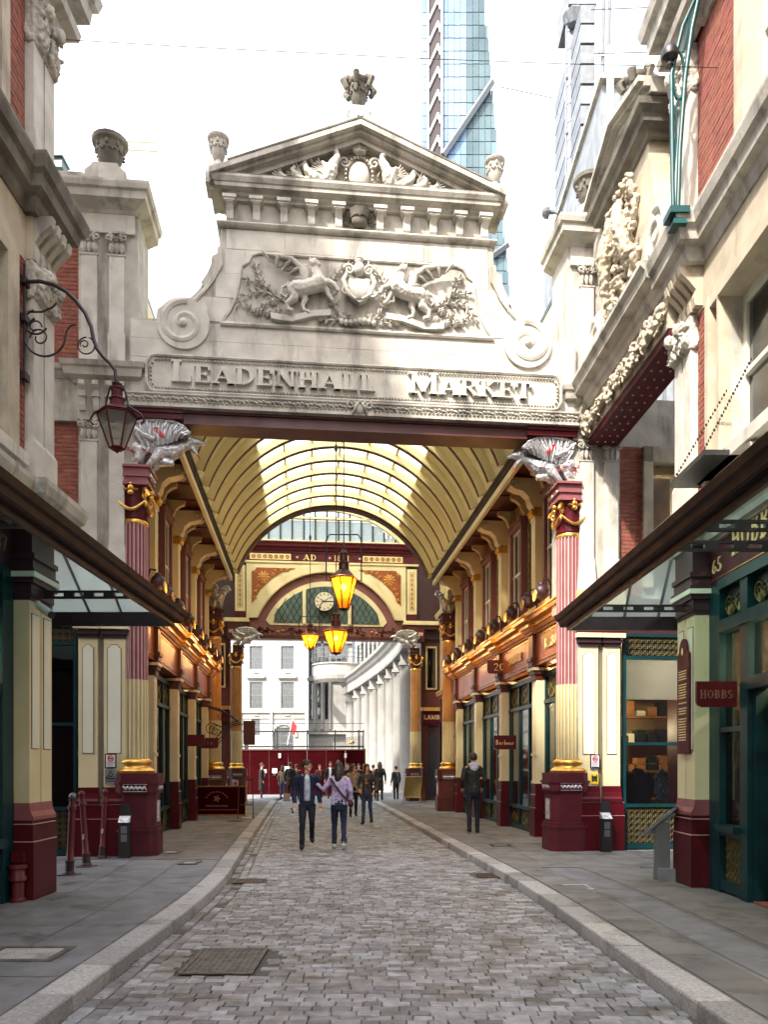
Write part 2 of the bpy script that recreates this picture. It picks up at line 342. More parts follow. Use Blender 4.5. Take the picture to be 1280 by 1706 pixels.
# ------------------------------------------------------------ lettering: strokes with slab serifs
T_, t_ = .20, .085
GL = {
 'L': (.72, [('v', .2), ('h', .1, .68, .04), ('s', .64, .04, .32)]), 'E': (.74, [('v', .2), ('h', .1, .66, .04), ('h', .1, .66, .96), ('h', .2, .5, .5), ('s', .64, .04, .3), ('s', .64, .96, .72), ('s', .5, .4, .6)]),
 'A': (.88, [('d', .12, 0, .44, 1, t_), ('d', .76, 0, .44, 1, T_), ('h', .22, .66, .34), ('f', .12, 0), ('f', .76, 0)]),
 'D': (.84, [('v', .2), ('h', .1, .45, .04), ('h', .1, .45, .96), ('c', .40, .5, .34, .46, -90, 90)]),
 'N': (.92, [('v2', .18), ('v2', .76), ('d', .16, 1, .76, 0, T_), ('f', .18, 0), ('f', .16, 1), ('f', .76, 1)]),
 'H': (.92, [('v', .2), ('v', .72), ('h', .2, .72, .5)]), 'M': (1.1, [('v2', .16), ('v', .92), ('d', .16, 1, .54, .08, T_), ('d', .92, 1, .54, .08, t_), ('f', .16, 0), ('f', .14, 1)]),
 'R': (.86, [('v', .2), ('h', .1, .45, .96), ('h', .2, .45, .5), ('c', .42, .73, .26, .23, -90, 90), ('d', .42, .5, .76, .02, T_), ('f', .78, 0)]),
 'K': (.86, [('v', .2), ('d', .22, .42, .74, 1, t_), ('d', .38, .56, .76, 0, T_), ('f', .74, 1), ('f', .77, 0)]),
 'T': (.84, [('v', .42), ('h', .06, .78, .96), ('s', .08, .96, .7), ('s', .76, .96, .7)]),
 'O': (.86, [('c', .43, .5, .34, .46, 0, 360)]), 'B': (.80, [('v', .2), ('h', .1, .42, .04), ('h', .1, .42, .96), ('h', .2, .42, .52), ('c', .38, .74, .25, .22, -90, 90), ('c', .38, .28, .32, .24, -90, 90)]),
 'S': (.70, [('c', .36, .73, .24, .23, 30, 270), ('c', .36, .27, .26, .23, -150, 90)]), 'U': (.86, [('v2', .2), ('v2', .68), ('c', .44, .3, .24, .27, 180, 360), ('f', .2, 1), ('f', .68, 1)]),
 '1': (.5, [('v', .25)]), '8': (.68, [('c', .34, .74, .22, .22, 0, 360), ('c', .34, .27, .26, .24, 0, 360)]), '3': (.66, [('c', .32, .74, .22, .22, -90, 150), ('c', .32, .27, .26, .24, -150, 90)]),
 '7': (.66, [('h', .08, .6, .95), ('d', .58, .95, .26, 0, T_)]), '6': (.68, [('c', .34, .28, .25, .25, 0, 360), ('c', .52, .3, .43, .66, 105, 180)]), '5': (.66, [('h', .16, .56, .95), ('d', .18, .95, .18, .55, t_), ('c', .30, .30, .28, .27, -150, 100)]),
 '2': (.66, [('c', .32, .72, .24, .24, -30, 170), ('d', .53, .62, .1, .06, t_), ('h', .08, .6, .05)]), '0': (.68, [('c', .34, .5, .26, .46, 0, 360)]), ' ': (.6, []), '.': (.36, [('h', .12, .26, .48)]),
 'V': (.84, [('d', .12, 1, .42, 0, T_), ('d', .74, 1, .42, 0, t_), ('f', .12, 1), ('f', .74, 1)]), 'Y': (.84, [('v2h', .42), ('d', .12, 1, .42, .45, T_), ('d', .74, 1, .42, .45, t_)]),
 'I': (.42, [('v', .21)]), 'a': (.6, [('c', .27, .26, .2, .24, 0, 360), ('vx', .48, 0, .5)]), 'r': (.5, [('vx', .16, 0, .5), ('c', .34, .3, .17, .18, 60, 170)]), 'b': (.6, [('vx', .14, 0, 1), ('c', .32, .26, .2, .24, 0, 360)]),
 'o': (.6, [('c', .3, .26, .21, .24, 0, 360)]), 'u': (.6, [('vx', .14, .15, .5), ('vx', .46, 0, .5), ('c', .3, .2, .16, .16, 180, 360)]), 'e': (.56, [('c', .28, .26, .2, .24, 40, 360), ('h', .1, .46, .27)]),
}
def text(mb, s, x, z, h, y0, dep, gap=.08, wide=1.0, cap1=1.0, serif=True, M=None):
    """letters in the x-z plane, standing out from y0 towards -y by dep"""
    cx = x; cnt = 0
    def P(poly):
        nonlocal cnt
        cnt += 1; e = dep*(1+.012*(cnt % 9)); q = [M(*p) for p in poly] if M else poly
        a = sum(q[i][0]*q[(i+1) % len(q)][1]-q[(i+1) % len(q)][0]*q[i][1] for i in range(len(q)))
        if a < 0: q = q[::-1]
        mb.prism(q, y0-e, y0, 'y')
    for i, ch in enumerate(s):
        if ch not in GL: ch = ' '
        w, st = GL[ch]; H = h*(cap1 if (ch.isupper() and (i == 0 or s[i-1] == ' ')) else 1); W = H*wide
        X = lambda a: cx+a*W
        Z = lambda b: z+b*H
        bx = lambda a0, b0, a1, b1: P([(X(a0), Z(b0)), (X(a1), Z(b0)), (X(a1), Z(b1)), (X(a0), Z(b1))])
        foot = lambda a, b: bx(a-.17, b if b == 0 else 1-.08, a+.17, b+.08 if b == 0 else 1.0)
        for q in st:
            k = q[0]
            if k in ('v', 'v2'): bx(q[1]-T_/2 if k == 'v' else q[1]-.055, 0, q[1]+T_/2 if k == 'v' else q[1]+.055, 1)
            if k == 'v' and serif: foot(q[1], 0); foot(q[1], 1)
            if k == 'vx': bx(q[1]-.05, q[2], q[1]+.05, q[3])
            if k == 'v2h': bx(q[1]-T_/2, 0, q[1]+T_/2, .5); foot(q[1], 0)
            if k == 'h': bx(q[1], q[3]-.045, q[2], q[3]+.045)
            if k == 's': bx(q[1]-.05, min(q[2], q[3]), q[1]+.05, max(q[2], q[3]))
            if k == 'f' and serif: foot(q[1], q[2])
            if k == 'd':
                _, x0, y0_, x1, y1_, th = q; th *= .5
                P([(X(x0-th), Z(y0_)), (X(x0+th), Z(y0_)), (X(x1+th), Z(y1_)), (X(x1-th), Z(y1_))])
            if k == 'c':
                _, a, b, rx, rz, d0, d1 = q; n = max(4, int(abs(d1-d0)/24))
                for j in range(n):
                    u0 = radians(d0+(d1-d0)*j/n); u1 = radians(d0+(d1-d0)*(j+1)/n)
                    tk = lambda u: .045+.07*abs(cos(u))**1.5 if serif else .05
                    P([(X(a+(rx+tk(u0)*.6)*cos(u0)), Z(b+(rz+.02)*sin(u0))), (X(a+(rx+tk(u1)*.6)*cos(u1)), Z(b+(rz+.02)*sin(u1))),
                       (X(a+(rx-tk(u1))*cos(u1)), Z(b+(rz-.07)*sin(u1))), (X(a+(rx-tk(u0))*cos(u0)), Z(b+(rz-.07)*sin(u0)))])
        cx += (w+gap)*W
    return cx-x
def twidth(s, h, gap=.08, wide=1.0, cap1=1.0):
    return sum((GL.get(c, GL[' '])[0]+gap)*h*wide*(cap1 if (c.isupper() and (i == 0 or s[i-1] == ' ')) else 1) for i, c in enumerate(s))
def ctext(mb, s, xc, z, h, y0, dep, **k):
    kk = {a: b for a, b in k.items() if a in ('gap', 'wide', 'cap1')}
    text(mb, s, xc-twidth(s, h, **kk)/2, z, h, y0, dep, **k)
# ============================================================ GROUND
def lerp_path(P, y):
    for (x0, y0), (x1, y1) in zip(P, P[1:]):
        if y <= y1: return x0+(x1-x0)*(y-y0)/(y1-y0)
    return P[-1][0]
KL = [(-2.08, -2), (-2.08, 8.2), (-2.12, 9.6), (-2.22, 11), (-2.53, 13.7), (-3.2, 19.6), (-4.42, 31), (-4.7, 33.5), (-4.75, 60)]
KR = [(2.35, -2), (2.03, 4.84), (1.96, 6.33), (1.88, 8.5), (1.76, 10.5), (1.42, 14), (.83, 20), (.15, 27), (-.25, 31), (-.42, 33), (-.45, 60)]
g = MB(); g.add([(-300, -80, -.004), (300, -80, -.004), (300, 600, -.004), (-300, 600, -.004)], [(0, 1, 2, 3)]); struct('ground', g, 'grit')
road = MB(); N = 60
ys = [-2+62*i/N for i in range(N+1)]
road.add([p for y in ys for p in ((lerp_path(KL, y)-.05, y, .0), (lerp_path(KR, y)+.05, y, .0))], [(2*i, 2*i+1, 2*i+3, 2*i+2) for i in range(N)])
road = struct('road', road, 'grit')
COV = [(-1.62, -1.03, 6.02, 6.86), (1.38, 1.72, 11.2, 11.65), (-2.12, -1.72, 10.7, 11.1)]
def sett_geo(mb, x0, x1, y0, y1, z, ch=.012, jit=0):
    j = lambda: random.uniform(-jit, jit)
    v = [(x0+j(), y0+j(), -.01), (x1+j(), y0+j(), -.01), (x1+j(), y1+j(), -.01), (x0+j(), y1+j(), -.01)]
    mx, my = (x0+x1)/2, (y0+y1)/2; w = [(p[0], p[1], z-ch*.8) for p in v]
    t = [(p[0]+(ch if p[0] < mx else -ch), p[1]+(ch if p[1] < my else -ch), z+random.uniform(-.0025, .0025)) for p in v]
    mb.add(v+w+t, [(0, 1, 5, 4), (1, 2, 6, 5), (2, 3, 7, 6), (3, 0, 4, 7), (4, 5, 9, 8), (5, 6, 10, 9), (6, 7, 11, 10), (7, 4, 8, 11), (8, 9, 10, 11)])
one = MB(); sett_geo(one, -.5, .5, -.5, .5, 1.0, .0); 
proto_m = []
for k in range(6):
    q = MB(); sett_geo(q, -.105, .105, -.052, .052, .022, .007, .004); proto_m.append(q.mesh('sett', 'sett'))
mass = MB(); y = 3.9; cnt = 0; row = 0
def in_cov(x0, x1, y0, y1): return any(x1 > c[0]-.02 and x0 < c[1]+.02 and y1 > c[2]-.02 and y0 < c[3]+.02 for c in COV)
while y < 40:
    d = random.uniform(.084, .108) if y < 20 else random.uniform(.11, .14); g_ = .006
    xl = lerp_path(KL, y)+.26 if y < 34 else -7.5; xr = lerp_path(KR, y)-.02 if y < 34 else 4.6
    x = xl+random.uniform(-.02, .0)
    if y > 20: mn, mxw = .16, .28
    else: mn, mxw = .11, .20
    while x < xr:
        w = random.uniform(mn, mxw); x2 = min(x+w, xr)
        if x2-x > .05 and not in_cov(x, x2, y, y+d):
            z = .018+random.uniform(-.004, .004)
            vis = y > 4.85 and abs(x) < .52*y
            if vis and cnt < 300:
                o = inst(proto_m[cnt % 6], 'sett', road, ((x+x2)/2, y+d/2, z-.022), (random.uniform(-.03, .03), random.uniform(-.02, .02), random.uniform(-.02, .02)), ((x2-x-g_)/.21, (d-g_)/.104, 1)); cnt += 1
            else: sett_geo(mass, x, x2-g_, y, y+d-g_, z, .007, .004)
        x = x2
    y += d
# two courses laid along the left kerb, and one along the right
for off, wd_ in ((.012, .11), (.13, .115)):
    y = 3.9
    while y < 33:
        L = random.uniform(.16, .28); x = lerp_path(KL, y+L/2)+off
        if random.random() > .06 and not in_cov(x, x+wd_, y, y+L): sett_geo(mass, x, x+wd_-.01, y, y+L-.01, .012+random.uniform(-.008, .005), .01, .006)
        y += L
m = mass.build('setts', 'sett', road); m['kind'] = 'stuff'
# pavement bodies
def pave(name, path, sgn, far):
    mb = MB(); ys = sorted(set([-2+.8*i for i in range(78)]))
    vs = []
    for y in ys: x = lerp_path(path, y); vs += [(x+sgn*.26, y, .108), (far, y, .108), (x+sgn*.26, y, -.01)]
    fs = []
    for i in range(len(ys)-1):
        a = 3*i; b = a+3; fs += [((a, a+1, b+1, b) if sgn < 0 else (a, b, b+1, a+1)), (a+2, a, b, b+2)]
    mb.add(vs, fs)
    return struct(name, mb, 'asphalt')
PL = pave('left_pavement', KL, -1, -12.0)
PR = pave('right_pavement', KR, 1, 12.0)
def kerbs(path, sgn, parent):
    y = 3.6; k = 0
    while y < 33:
        L = random.choice((.62, .78, .92, 1.05)); y2 = y+L
        a, b = lerp_path(path, y), lerp_path(path, y2-.012); h = .118+random.uniform(-.003, .004); w = .26; c = .014
        def sect(x, yy): return [(x, yy, -.01), (x+sgn*.006, yy, h-c), (x+sgn*c, yy, h), (x+sgn*w, yy, h), (x+sgn*w, yy, -.01)]
        mb = MB(); v = sect(a, y)+sect(b, y2-.012)
        f = [(0, 1, 6, 5), (1, 2, 7, 6), (2, 3, 8, 7), (3, 4, 9, 8), (4, 3, 2, 1, 0), (5, 6, 7, 8, 9)]
        if sgn > 0: f = [tuple(reversed(q)) for q in f]
        mb.add(v, [tuple(reversed(q)) for q in f]); mb.build('kerb_stone', 'kerb', parent); y = y2; k += 1
kerbs(KL, -1, PL); kerbs(KR, 1, PR)
def slabs(parent, path, sgn, y0, y1, rows, x_off, maxx, cov=()):
    y = y0; r = 0
    while y < y1:
        L = random.choice((.62, .75, .9)) if y < 22 else .95
        x = x_off
        while x < maxx(y):
            w = random.choice((.6, .75, .9)); w = min(w, maxx(y)-x)
            if w > .12:
                a, b = lerp_path(path, y), lerp_path(path, y+L); z = .1165+random.uniform(-.0012, .0012)
                P = [(a+sgn*x, y), (a+sgn*(x+w-.008), y), (b+sgn*(x+w-.008), y+L-.008), (b+sgn*x, y+L-.008)]
                if sgn < 0: P = P[::-1]
                mb = MB(); mb.prism(P, .104, z, 'z'); mb.build('paving_slab', 'slab', parent)
            x += w
        y += L; r += 1
slabs(PL, KL, -1, 12.6, 33, 0, .30, lambda y: 1.5 if y > 13.4 else 3.4)
slabs(PR, KR, 1, 11.6, 33, 0, .30, lambda y: 2.5 if y > 13.6 else 4.6)
slabs(PR, KR, 1, 4.6, 11.5, 0, 1.32, lambda y: 2.2)
slabs(PR, KR, 1, 4.6, 11.5, 0, .30, lambda y: .72)
# covers and small pavement boxes
def cover(x0, x1, y0, y1, z, label, pat='grid', m='ironcover', inner='ironcover'):
    t = thing('manhole_cover' if pat == 'grid' else 'access_cover', label, 'manhole cover', ((x0+x1)/2, (y0+y1)/2, z), local=False)
    f = MB(); e = .035 if pat != 'plain' else .06
    f.box(x0, x1, y0, y0+e, z, z+.008).box(x0, x1, y1-e, y1, z, z+.008).box(x0, x0+e, y0+e, y1-e, z, z+.008).box(x1-e, x1, y0+e, y1-e, z, z+.008); f.build('cover_frame', m, t)
    p = MB(); p.box(x0+e+.003, x1-e-.003, y0+e+.003, y1-e-.003, z, z+.002)
    if pat == 'grid':
        nx = int((x1-x0)/.055); ny = int((y1-y0)/.055)
        for i in range(nx):
            for j in range(ny):
                cx = x0+e+.03+i*(x1-x0-2*e-.06)/max(1, nx-1); cy = y0+e+.03+j*(y1-y0-2*e-.06)/max(1, ny-1)
                p.frus(cx-.018, cx+.018, cy-.018, cy+.018, z+.002, z+.010, .006)
    if pat == 'bars':
        n = int((x1-x0-2*e)/.04)
        for i in range(n): cx = x0+e+.02+i*.04; p.box(cx-.010, cx+.010, y0+e, y1-e, z+.002, z+.009)
    p.build('cover_plate', inner, t)
cover(*COV[0], .018, 'large rusty square manhole cover with raised grid set in the setts at lower left')
cover(*COV[1], .014, 'dark slotted drain gully in the setts beside the right kerb', 'bars', 'black', 'black')
cover(*COV[2], .012, 'dark slotted drain gully in the setts beside the left kerb bend', 'bars', 'black', 'black')
cover(-3.25, -2.62, 6.05, 6.55, .109, 'rust framed concrete filled cover in the left pavement nearest the camera', 'plain', 'ironcover', 'kerb')
cover(-3.22, -2.92, 11.95, 12.35, .1185, 'pale square cover in rusty frame on left pavement, nearer of the pair', 'plain', 'ironcover', 'kerb')
cover(-3.95, -3.62, 13.4, 13.85, .1185, 'pale square cover in rusty frame on left pavement, beside column pedestal', 'plain', 'ironcover', 'kerb')
cover(2.30, 2.62, 9.55, 9.95, .109, 'small stone coloured stopcock cover in the right pavement before the lectern', 'plain', 'kerb', 'slab')
cover(2.05, 2.45, 14.6, 15.05, .1185, 'dark edged square cover in the right pavement just inside the hall', 'plain', 'black', 'slab')
cover(-4.3, -3.9, 21.0, 21.5, .1185, 'dark oblong cover in the left pavement inside the hall before the banner', 'plain', 'black', 'ironcover')
# tar seams and trodden gum on the pavements
sm = MB()
for path, sg, offs in ((KL, -1, (.29, .95, 1.7)), (KR, 1, (.28, .78, 1.28, 2.0))):
    for o_ in offs:
        y = 3.6
        while y < 12.4:
            a, b = lerp_path(path, y)+sg*o_, lerp_path(path, y+.5)+sg*o_; w = .006+.004*random.random(); j = random.uniform(-.006, .006); sm.add([(a-w, y, .1106), (a+w, y, .1106), (b+w+j, y+.5, .1106), (b-w+j, y+.5, .1106)], [(0, 1, 2, 3)]); y += .5
for sg, x0, x1, ys_ in ((-1, -4.2, -2.36, (5.6, 7.4, 8.9, 10.6)), (1, 2.0, 4.1, (5.2, 6.7, 8.1, 9.6))):
    for y in ys_: n = 12; P = [(x0+(x1-x0)*i/n, y+random.uniform(-.02, .02)+.03*i/n) for i in range(n+1)]; [sm.add([(P[i][0], P[i][1]-.006, .1108), (P[i+1][0], P[i+1][1]-.006, .1108), (P[i+1][0], P[i+1][1]+.006, .1108), (P[i][0], P[i][1]+.006, .1108)], [(0, 1, 2, 3)]) for i in range(n)]
sm = sm.build('pavement_seams', 'ironcover', None, off=(0, 0, 0)); sm['kind'] = 'structure'
gm = MB()
for i in range(240):
    s_ = random.choice((-1, 1)); y = random.uniform(4.6, 20); x = lerp_path(KL, y)-random.uniform(.1, 1.9) if s_ < 0 else lerp_path(KR, y)+random.uniform(.1, 2.0); r = random.uniform(.008, .022); gm.add([(x+r*cos(k*pi/3), y+r*sin(k*pi/3), .1215) for k in range(6)], [tuple(range(6))])
gm = gm.build('gum_spots', 'asphalt', None, off=(0, 0, 0)); tag(gm, 'small trodden gum spots scattered over both pavements', 'gum'); gm['kind'] = 'stuff'
# litter in the gutters
lit = MB()
for i in range(260):
    s = random.random() < .75; y = random.uniform(4.9, 16)**1; x = (lerp_path(KL, y)+abs(random.gauss(.03, .08)) if s else lerp_path(KR, y)-abs(random.gauss(.02, .05)))
    a = random.uniform(0, 6.28); r = random.uniform(.006, .02); z = .020+random.uniform(0, .008)
    lit.add([(x+r*cos(a), y+r*sin(a), z), (x-r*sin(a)*.5, y+r*cos(a)*.5, z+.004), (x-r*cos(a), y-r*sin(a), z), (x+r*sin(a)*.5, y-r*cos(a)*.5, z+.006)], [(0, 1, 2, 3)])
mat('litter', (.25, .18, .06), (.10, .07, .03), .9, nscale=30)
o = lit.build('gutter_litter', 'litter', None, off=(0, 0, 0)); tag(o, 'dead leaves and dust gathered in the gutters along the kerbs', 'litter'); o['kind'] = 'stuff'
# ============================================================ STONE GATEWAY
GW = thing('stone_gateway', 'big carved grey stone gateway with pediment over the street, lettered with the market name', 'gateway', (0, .2, .11), FA, local=False)
CREV = [(-.002, 0), (.02, 0)]
def cyma(h, o, base=0):     # a classical cornice profile, out/z pairs, height h and projection o, closed against the wall at out=0
    return [(-.02, 0), (o*.18+base, 0), (o*.22+base, h*.12), (o*.38+base, h*.20), (o*.42+base, h*.34), (o*.80+base, h*.40), (o*.82+base, h*.62), (o*.88+base, h*.64), (o+base, h*.86), (o+base, h), (-.02, h)]
def half(cont): return cont+[(-x, z) for x, z in reversed(cont)]
contour = [(3.90, 7.70), (3.90, 9.22), (3.46, 9.24), (3.44, 9.40), (3.32, 9.50), (3.17, 9.56), (2.96, 9.60), (2.88, 9.64), (2.78, 9.74), (2.68, 9.88), (2.58, 10.04), (2.52, 10.18), (2.50, 10.32), (2.42, 10.36), (2.40, 10.50), (2.38, 10.88)]
w = MB(); w.prism(half(contour), .03, .48, 'y'); w.build('attic_wall', 'stone', GW)
def cont_u(z):
    for (a, b), (c, d) in zip(contour, contour[1:]):
        if b <= z <= d and d > b: return a+(c-a)*(z-b)/(d-b)
    return 2.3
# ashlar stones, each proud of the core
def ashlar(parent, xl, xr, zs, y, lens, m='stone_pale', skip=None, inset=.03):
    for i in range(len(zs)-1):
        z0, z1 = zs[i], zs[i+1]; a = xl(z0, z1)+inset; b = xr(z0, z1)-inset; x = a; k = 0
        while x < b-.05:
            L = lens[(k+i) % len(lens)]*(1 if (k or i % 2) else .55); x2 = min(x+L, b); 
            if b-x2 < .18: x2 = b
            if not (skip and skip(x, x2, z0, z1)):
                mb = MB(); d = random.uniform(.010, .014); mb.box(x+.003, x2-.003, y-d, y+.01, z0+.003, z1-.003); mb.build('ashlar_block', m, parent)
            x = x2; k += 1
xr = lambda a, b: min(cont_u(a+.01), cont_u(b-.01))
ashlar(GW, lambda a, b: -xr(a, b), xr, [7.93, 8.25, 8.58, 8.90, 9.20], .03, (1.15, .95, 1.3), skip=lambda x0, x1, z0, z1: z1 < 8.57 and x0 > -3.75 and x1 < 3.75)
ashlar(GW, lambda a, b: -xr(a, b), xr, [9.24, 9.66, 10.08, 10.50, 10.84], .03, (1.0, .8, .62), inset=.10, skip=lambda x0, x1, z0, z1: z1 < 10.2 and abs((x0+x1)/2) < 1.9)
# volutes and the roll edging of the flanks
for s in (-1, 1):
    v = MB(); v.spiral((s*3.0, .0, 9.16), .38, 1.45, .075, sgn=-s, a0=radians(100 if s > 0 else 80), n=46, sides=8)
    v.tube([(s*x, .01, z) for x, z in [(2.94, 9.53), (2.80, 9.58), (2.66, 9.74), (2.56, 9.9), (2.46, 10.12), (2.44, 10.3)]], .035, 7)
    v.disc((s*3.0, 9.16), .44, -.03, .03, 30); v.ball((s*3.0, -.05, 9.16), (.07, .05, .07)); v.build('volute', 'stone_pale', GW, smooth=40)
    v = MB(); v.prism([(s*x, z) for x, z in ([(2.70, 9.88), (2.60, 10.04), (2.54, 10.18), (2.52, 10.34), (2.44, 10.38), (2.42, 10.50), (2.36, 10.5), (2.34, 10.2), (2.5, 9.9), (2.62, 9.74)])][::(1 if s > 0 else -1)], -.02, .02, 'y'); v.build('flank_leaf', 'stone', GW)
# steel beam and ropework above it
b = MB(); b.box(-3.0, 3.0, .06, .46, 7.50, 7.66).box(-3.0, 3.0, .02, .50, 7.66, 7.698).box(-3.0, 3.0, .02, .50, 7.47, 7.50); b.build('beam', 'brownred', GW)
for s in (-1, 1): b = MB(); b.box(s*3.0, s*3.93, .0, .50, 7.54, 7.698).box(s*3.0, s*3.93, -.03, .0, 7.63, 7.695); b.build('beam_end', 'maroon', GW)
r = MB(); r.sweep([(-3.93, .03), (3.93, .03)], [(-.01, 0), (.13, 0), (.13, .035), (.10, .05), (.09, .19), (.13, .21), (.13, .235), (-.01, .235)]); r.X = None
r.X = None; r2 = MB(); r2.v = [(x, y, z+7.70) for x, y, z in r.v]; r2.f = r.f; r2.m = r.m; r2.build('ledge_moulding', 'stone', GW)
r = MB(); n = 108
for i in range(n):
    x = -3.88+7.76*i/(n-1)
    if abs(x) < .2: continue
    M = Matrix.Rotation(radians(38 if i % 2 else 30), 3, 'Y'); r.ball((x, -.075, 7.845+.012*sin(i*2.1)), (.052, .05, .020), 7, 4, M); 
    M = Matrix.Rotation(radians(-20), 3, 'Y'); r.ball((x+.02, -.07, 7.80), (.034, .035, .017), 6, 3, M)
r.build('carved_leaf_band', 'stone', GW, smooth=True)
k = MB(); k.ball((0, -.08, 7.82), (.12, .07, .12), 10, 7); k.spiral((-.15, -.09, 7.88), .09, 1.3, .02, sgn=1); k.spiral((.15, -.09, 7.88), .09, 1.3, .02, sgn=-1, a0=pi); k.tube([(-.12, -.12, 7.72), (0, -.15, 7.93), (.12, -.12, 7.72)], .022)
k.build('keystone_cartouche', 'stone', GW, smooth=True)
# name tablet
def octo(x, z0, z1, c): return [(-x+c, z0), (x-c, z0), (x-c*.5, z0+.02), (x, z0+c), (x, z1-c), (x-c*.5, z1-.02), (x-c, z1), (-x+c, z1), (-x+c*.5, z1-.02), (-x, z1-c), (-x, z0+c), (-x+c*.5, z0+.02)]
NT = MB(); NT.prism(octo(3.56, 7.99, 8.55, .12), -.045, .03, 'y'); nt_ = NT.build('name_tablet', 'stone_pale', GW)
e = MB(); o1 = octo(3.60, 7.965, 8.575, .14)
e.tube([(x, -.06, z) for x, z in o1+[o1[0]]], .030, 6); 
o2 = octo(3.53, 8.03, 8.51, .11); P = [Vector((x, 0, z)) for x, z in o2+[o2[0]]]
for a, b_ in zip(P, P[1:]):
    L = (b_-a).length; q = max(1, int(L/.055))
    for i in range(q):
        p = a+(b_-a)*(i+.5)/q; e.ball((p.x, -.065, p.z), (.026, .022, .018), 6, 4, Matrix.Rotation(radians(35), 3, 'Y'))
e.build('rope_border', 'stone', nt_, smooth=50)
L = MB(); h = .285
W1 = twidth('LEADENHALL', h, .06, 1, 1.26); text(L, 'LEADENHALL', -3.20, 8.125, h, -.045, .075, gap=.06, wide=3.50/W1, cap1=1.26); L.build('raised_letters', 'stone_pale', nt_); L = MB()
W2 = twidth('MARKET', h, .06, 1, 1.26); text(L, 'MARKET', .86, 8.125, h, -.045, .075, gap=.06, wide=2.22/W2, cap1=1.26); L.build('raised_letters', 'stone_pale', nt_)
# neck moulding, frieze, brackets
def hsweep(path, prof, z, name, m, parent, smooth=False, closed=False):
    q = MB(); q.sweep([(p[0], p[1], z) for p in path], prof, closed); return q.build(name, m, parent, smooth)
RT = lambda x, yf, yb: [(-x, yb), (-x, yf), (x, yf), (x, yb)]
hsweep(RT(2.36, .02, .5), [(-.02, 0), (.03, 0), (.07, .03), (.085, .06), (.07, .09), (.03, .11), (-.02, .12)], 10.85, 'string_moulding', 'stone', GW, 50)
f = MB(); f.box(-2.28, 2.28, .06, .5, 10.86, 11.5); f.build('frieze', 'stone', GW)
for i, x in enumerate((-2.22, -1.77, -1.30, -.83, -.36, .36, .83, 1.30, 1.77, 2.22)):
    q = MB(); q.prism([(.08, 10.97), (-.01, 10.97), (-.03, 11.0), (-.04, 11.12), (-.09, 11.20), (-.13, 11.22), (-.13, 11.31), (.08, 11.31)], x-.06, x+.06, 'x')
    q.box(x-.095, x+.095, -.14, .07, 11.235, 11.27).box(x-.115, x+.115, -.16, .07, 11.27, 11.325); q.build('bracket', 'stone_pale', GW)
hd = MB(); hd.ball((0, -.02, 11.11), (.14, .10, .12), 12, 8); hd.lathe((0, .0, 11.15), [(.15, 0), (.17, .06), (.19, .12), (.1, .13)], 12); hd.ball((-.05, -.11, 11.20), .03); hd.ball((.05, -.11, 11.20), .03); hd.ball((0, -.12, 11.15), .03)
for s in (-1, 1):
    for j in range(5): hd.leaf((s*.15, .02, 11.05+.04*j), radians(90-s*(70-18*j)), .17, .06, .05)
hd.build('carved_head', 'stone_dark', GW, smooth=60)
hsweep(RT(2.22, .05, .5), cyma(.28, .30), 11.32, 'main_cornice', 'stone', GW)
q = MB(); q.box(-2.50, 2.50, -.24, .4, 11.602, 11.625); q.build('cornice_weathering', 'stone_dark', GW)
# pediment
ap = 12.40
q = MB(); q.prism([(-2.2, 11.60), (2.2, 11.60), (0, ap)], .10, .48, 'y'); q.build('tympanum', 'stone_warm', GW)
for s in (-1, 1):
    q = MB(); x0, z0, x1, z1 = 2.54, 11.40, 0.0, 12.42
    for (dz0, dz1, yf) in ((0, .09, -.10), (.09, .15, -.20), (.15, .24, -.30)):
        P = [(s*x0, z0+dz0), (s*x1, z1+dz0), (s*x1, z1+dz1), (s*x0, z0+dz1)]
        if dz0: P[0] = (s*(x0+.0), z0+dz0-.0)
        q.prism(P if s > 0 else P[::-1], yf, .5, 'y')
    q.build('raking_cornice', 'stone', GW)
    for j in range(6):
        t = .12+.15*j; cx = s*(x0*(1-t)); cz = z0+(z1-z0)*t+.245; q = MB(); dx = -.385*s; 
        q.prism([(cx-.0*s, cz), (cx+dx, cz+.385*.402), (cx+dx, cz+.385*.402+.03), (cx, cz+.03)][::(-1 if s > 0 else 1)], -.31, .5, 'y'); q.build('coping_stone', 'stone_dark', GW)
# ---- relief carving helpers (x-z plane, standing out towards -y)
def limb(mb, pts, r, y=0, n=7, flat=1.0):
    mb.tube([(p[0], y-(p[2] if len(p) > 2 else 0), p[1]) for p in pts], r, n)
def branch(mb, pts, y, nl, L, w=.05):
    pp = [Vector((p[0], p[1])) for p in pts]; limb(mb, pts, [.022*(1-.5*i/len(pts)) for i in range(len(pts))], y, 5)
    tot = len(pp)-1
    for i in range(nl):
        t = (i+.6)/nl*tot; k = min(int(t), tot-1); a = pp[k].lerp(pp[k+1], t-k); d = pp[k+1]-pp[k]; an = math.atan2(d.y, d.x)
        for s in (-1, 1): mb.leaf((a.x, y-.015, a.y), an+s*radians(random.uniform(38, 62)), L*random.uniform(.8, 1.15), w, .045)
    a = pp[-1]; d = pp[-1]-pp[-2]; mb.leaf((a.x, y-.015, a.y), math.atan2(d.y, d.x), L*1.2, w, .045)
PC = lambda x, y: ((.3516*x-227)/95.7, 10.42-(.3516*y-32-.022*(.3516*x-227))/95.7)     # sketch units of the panel to metres
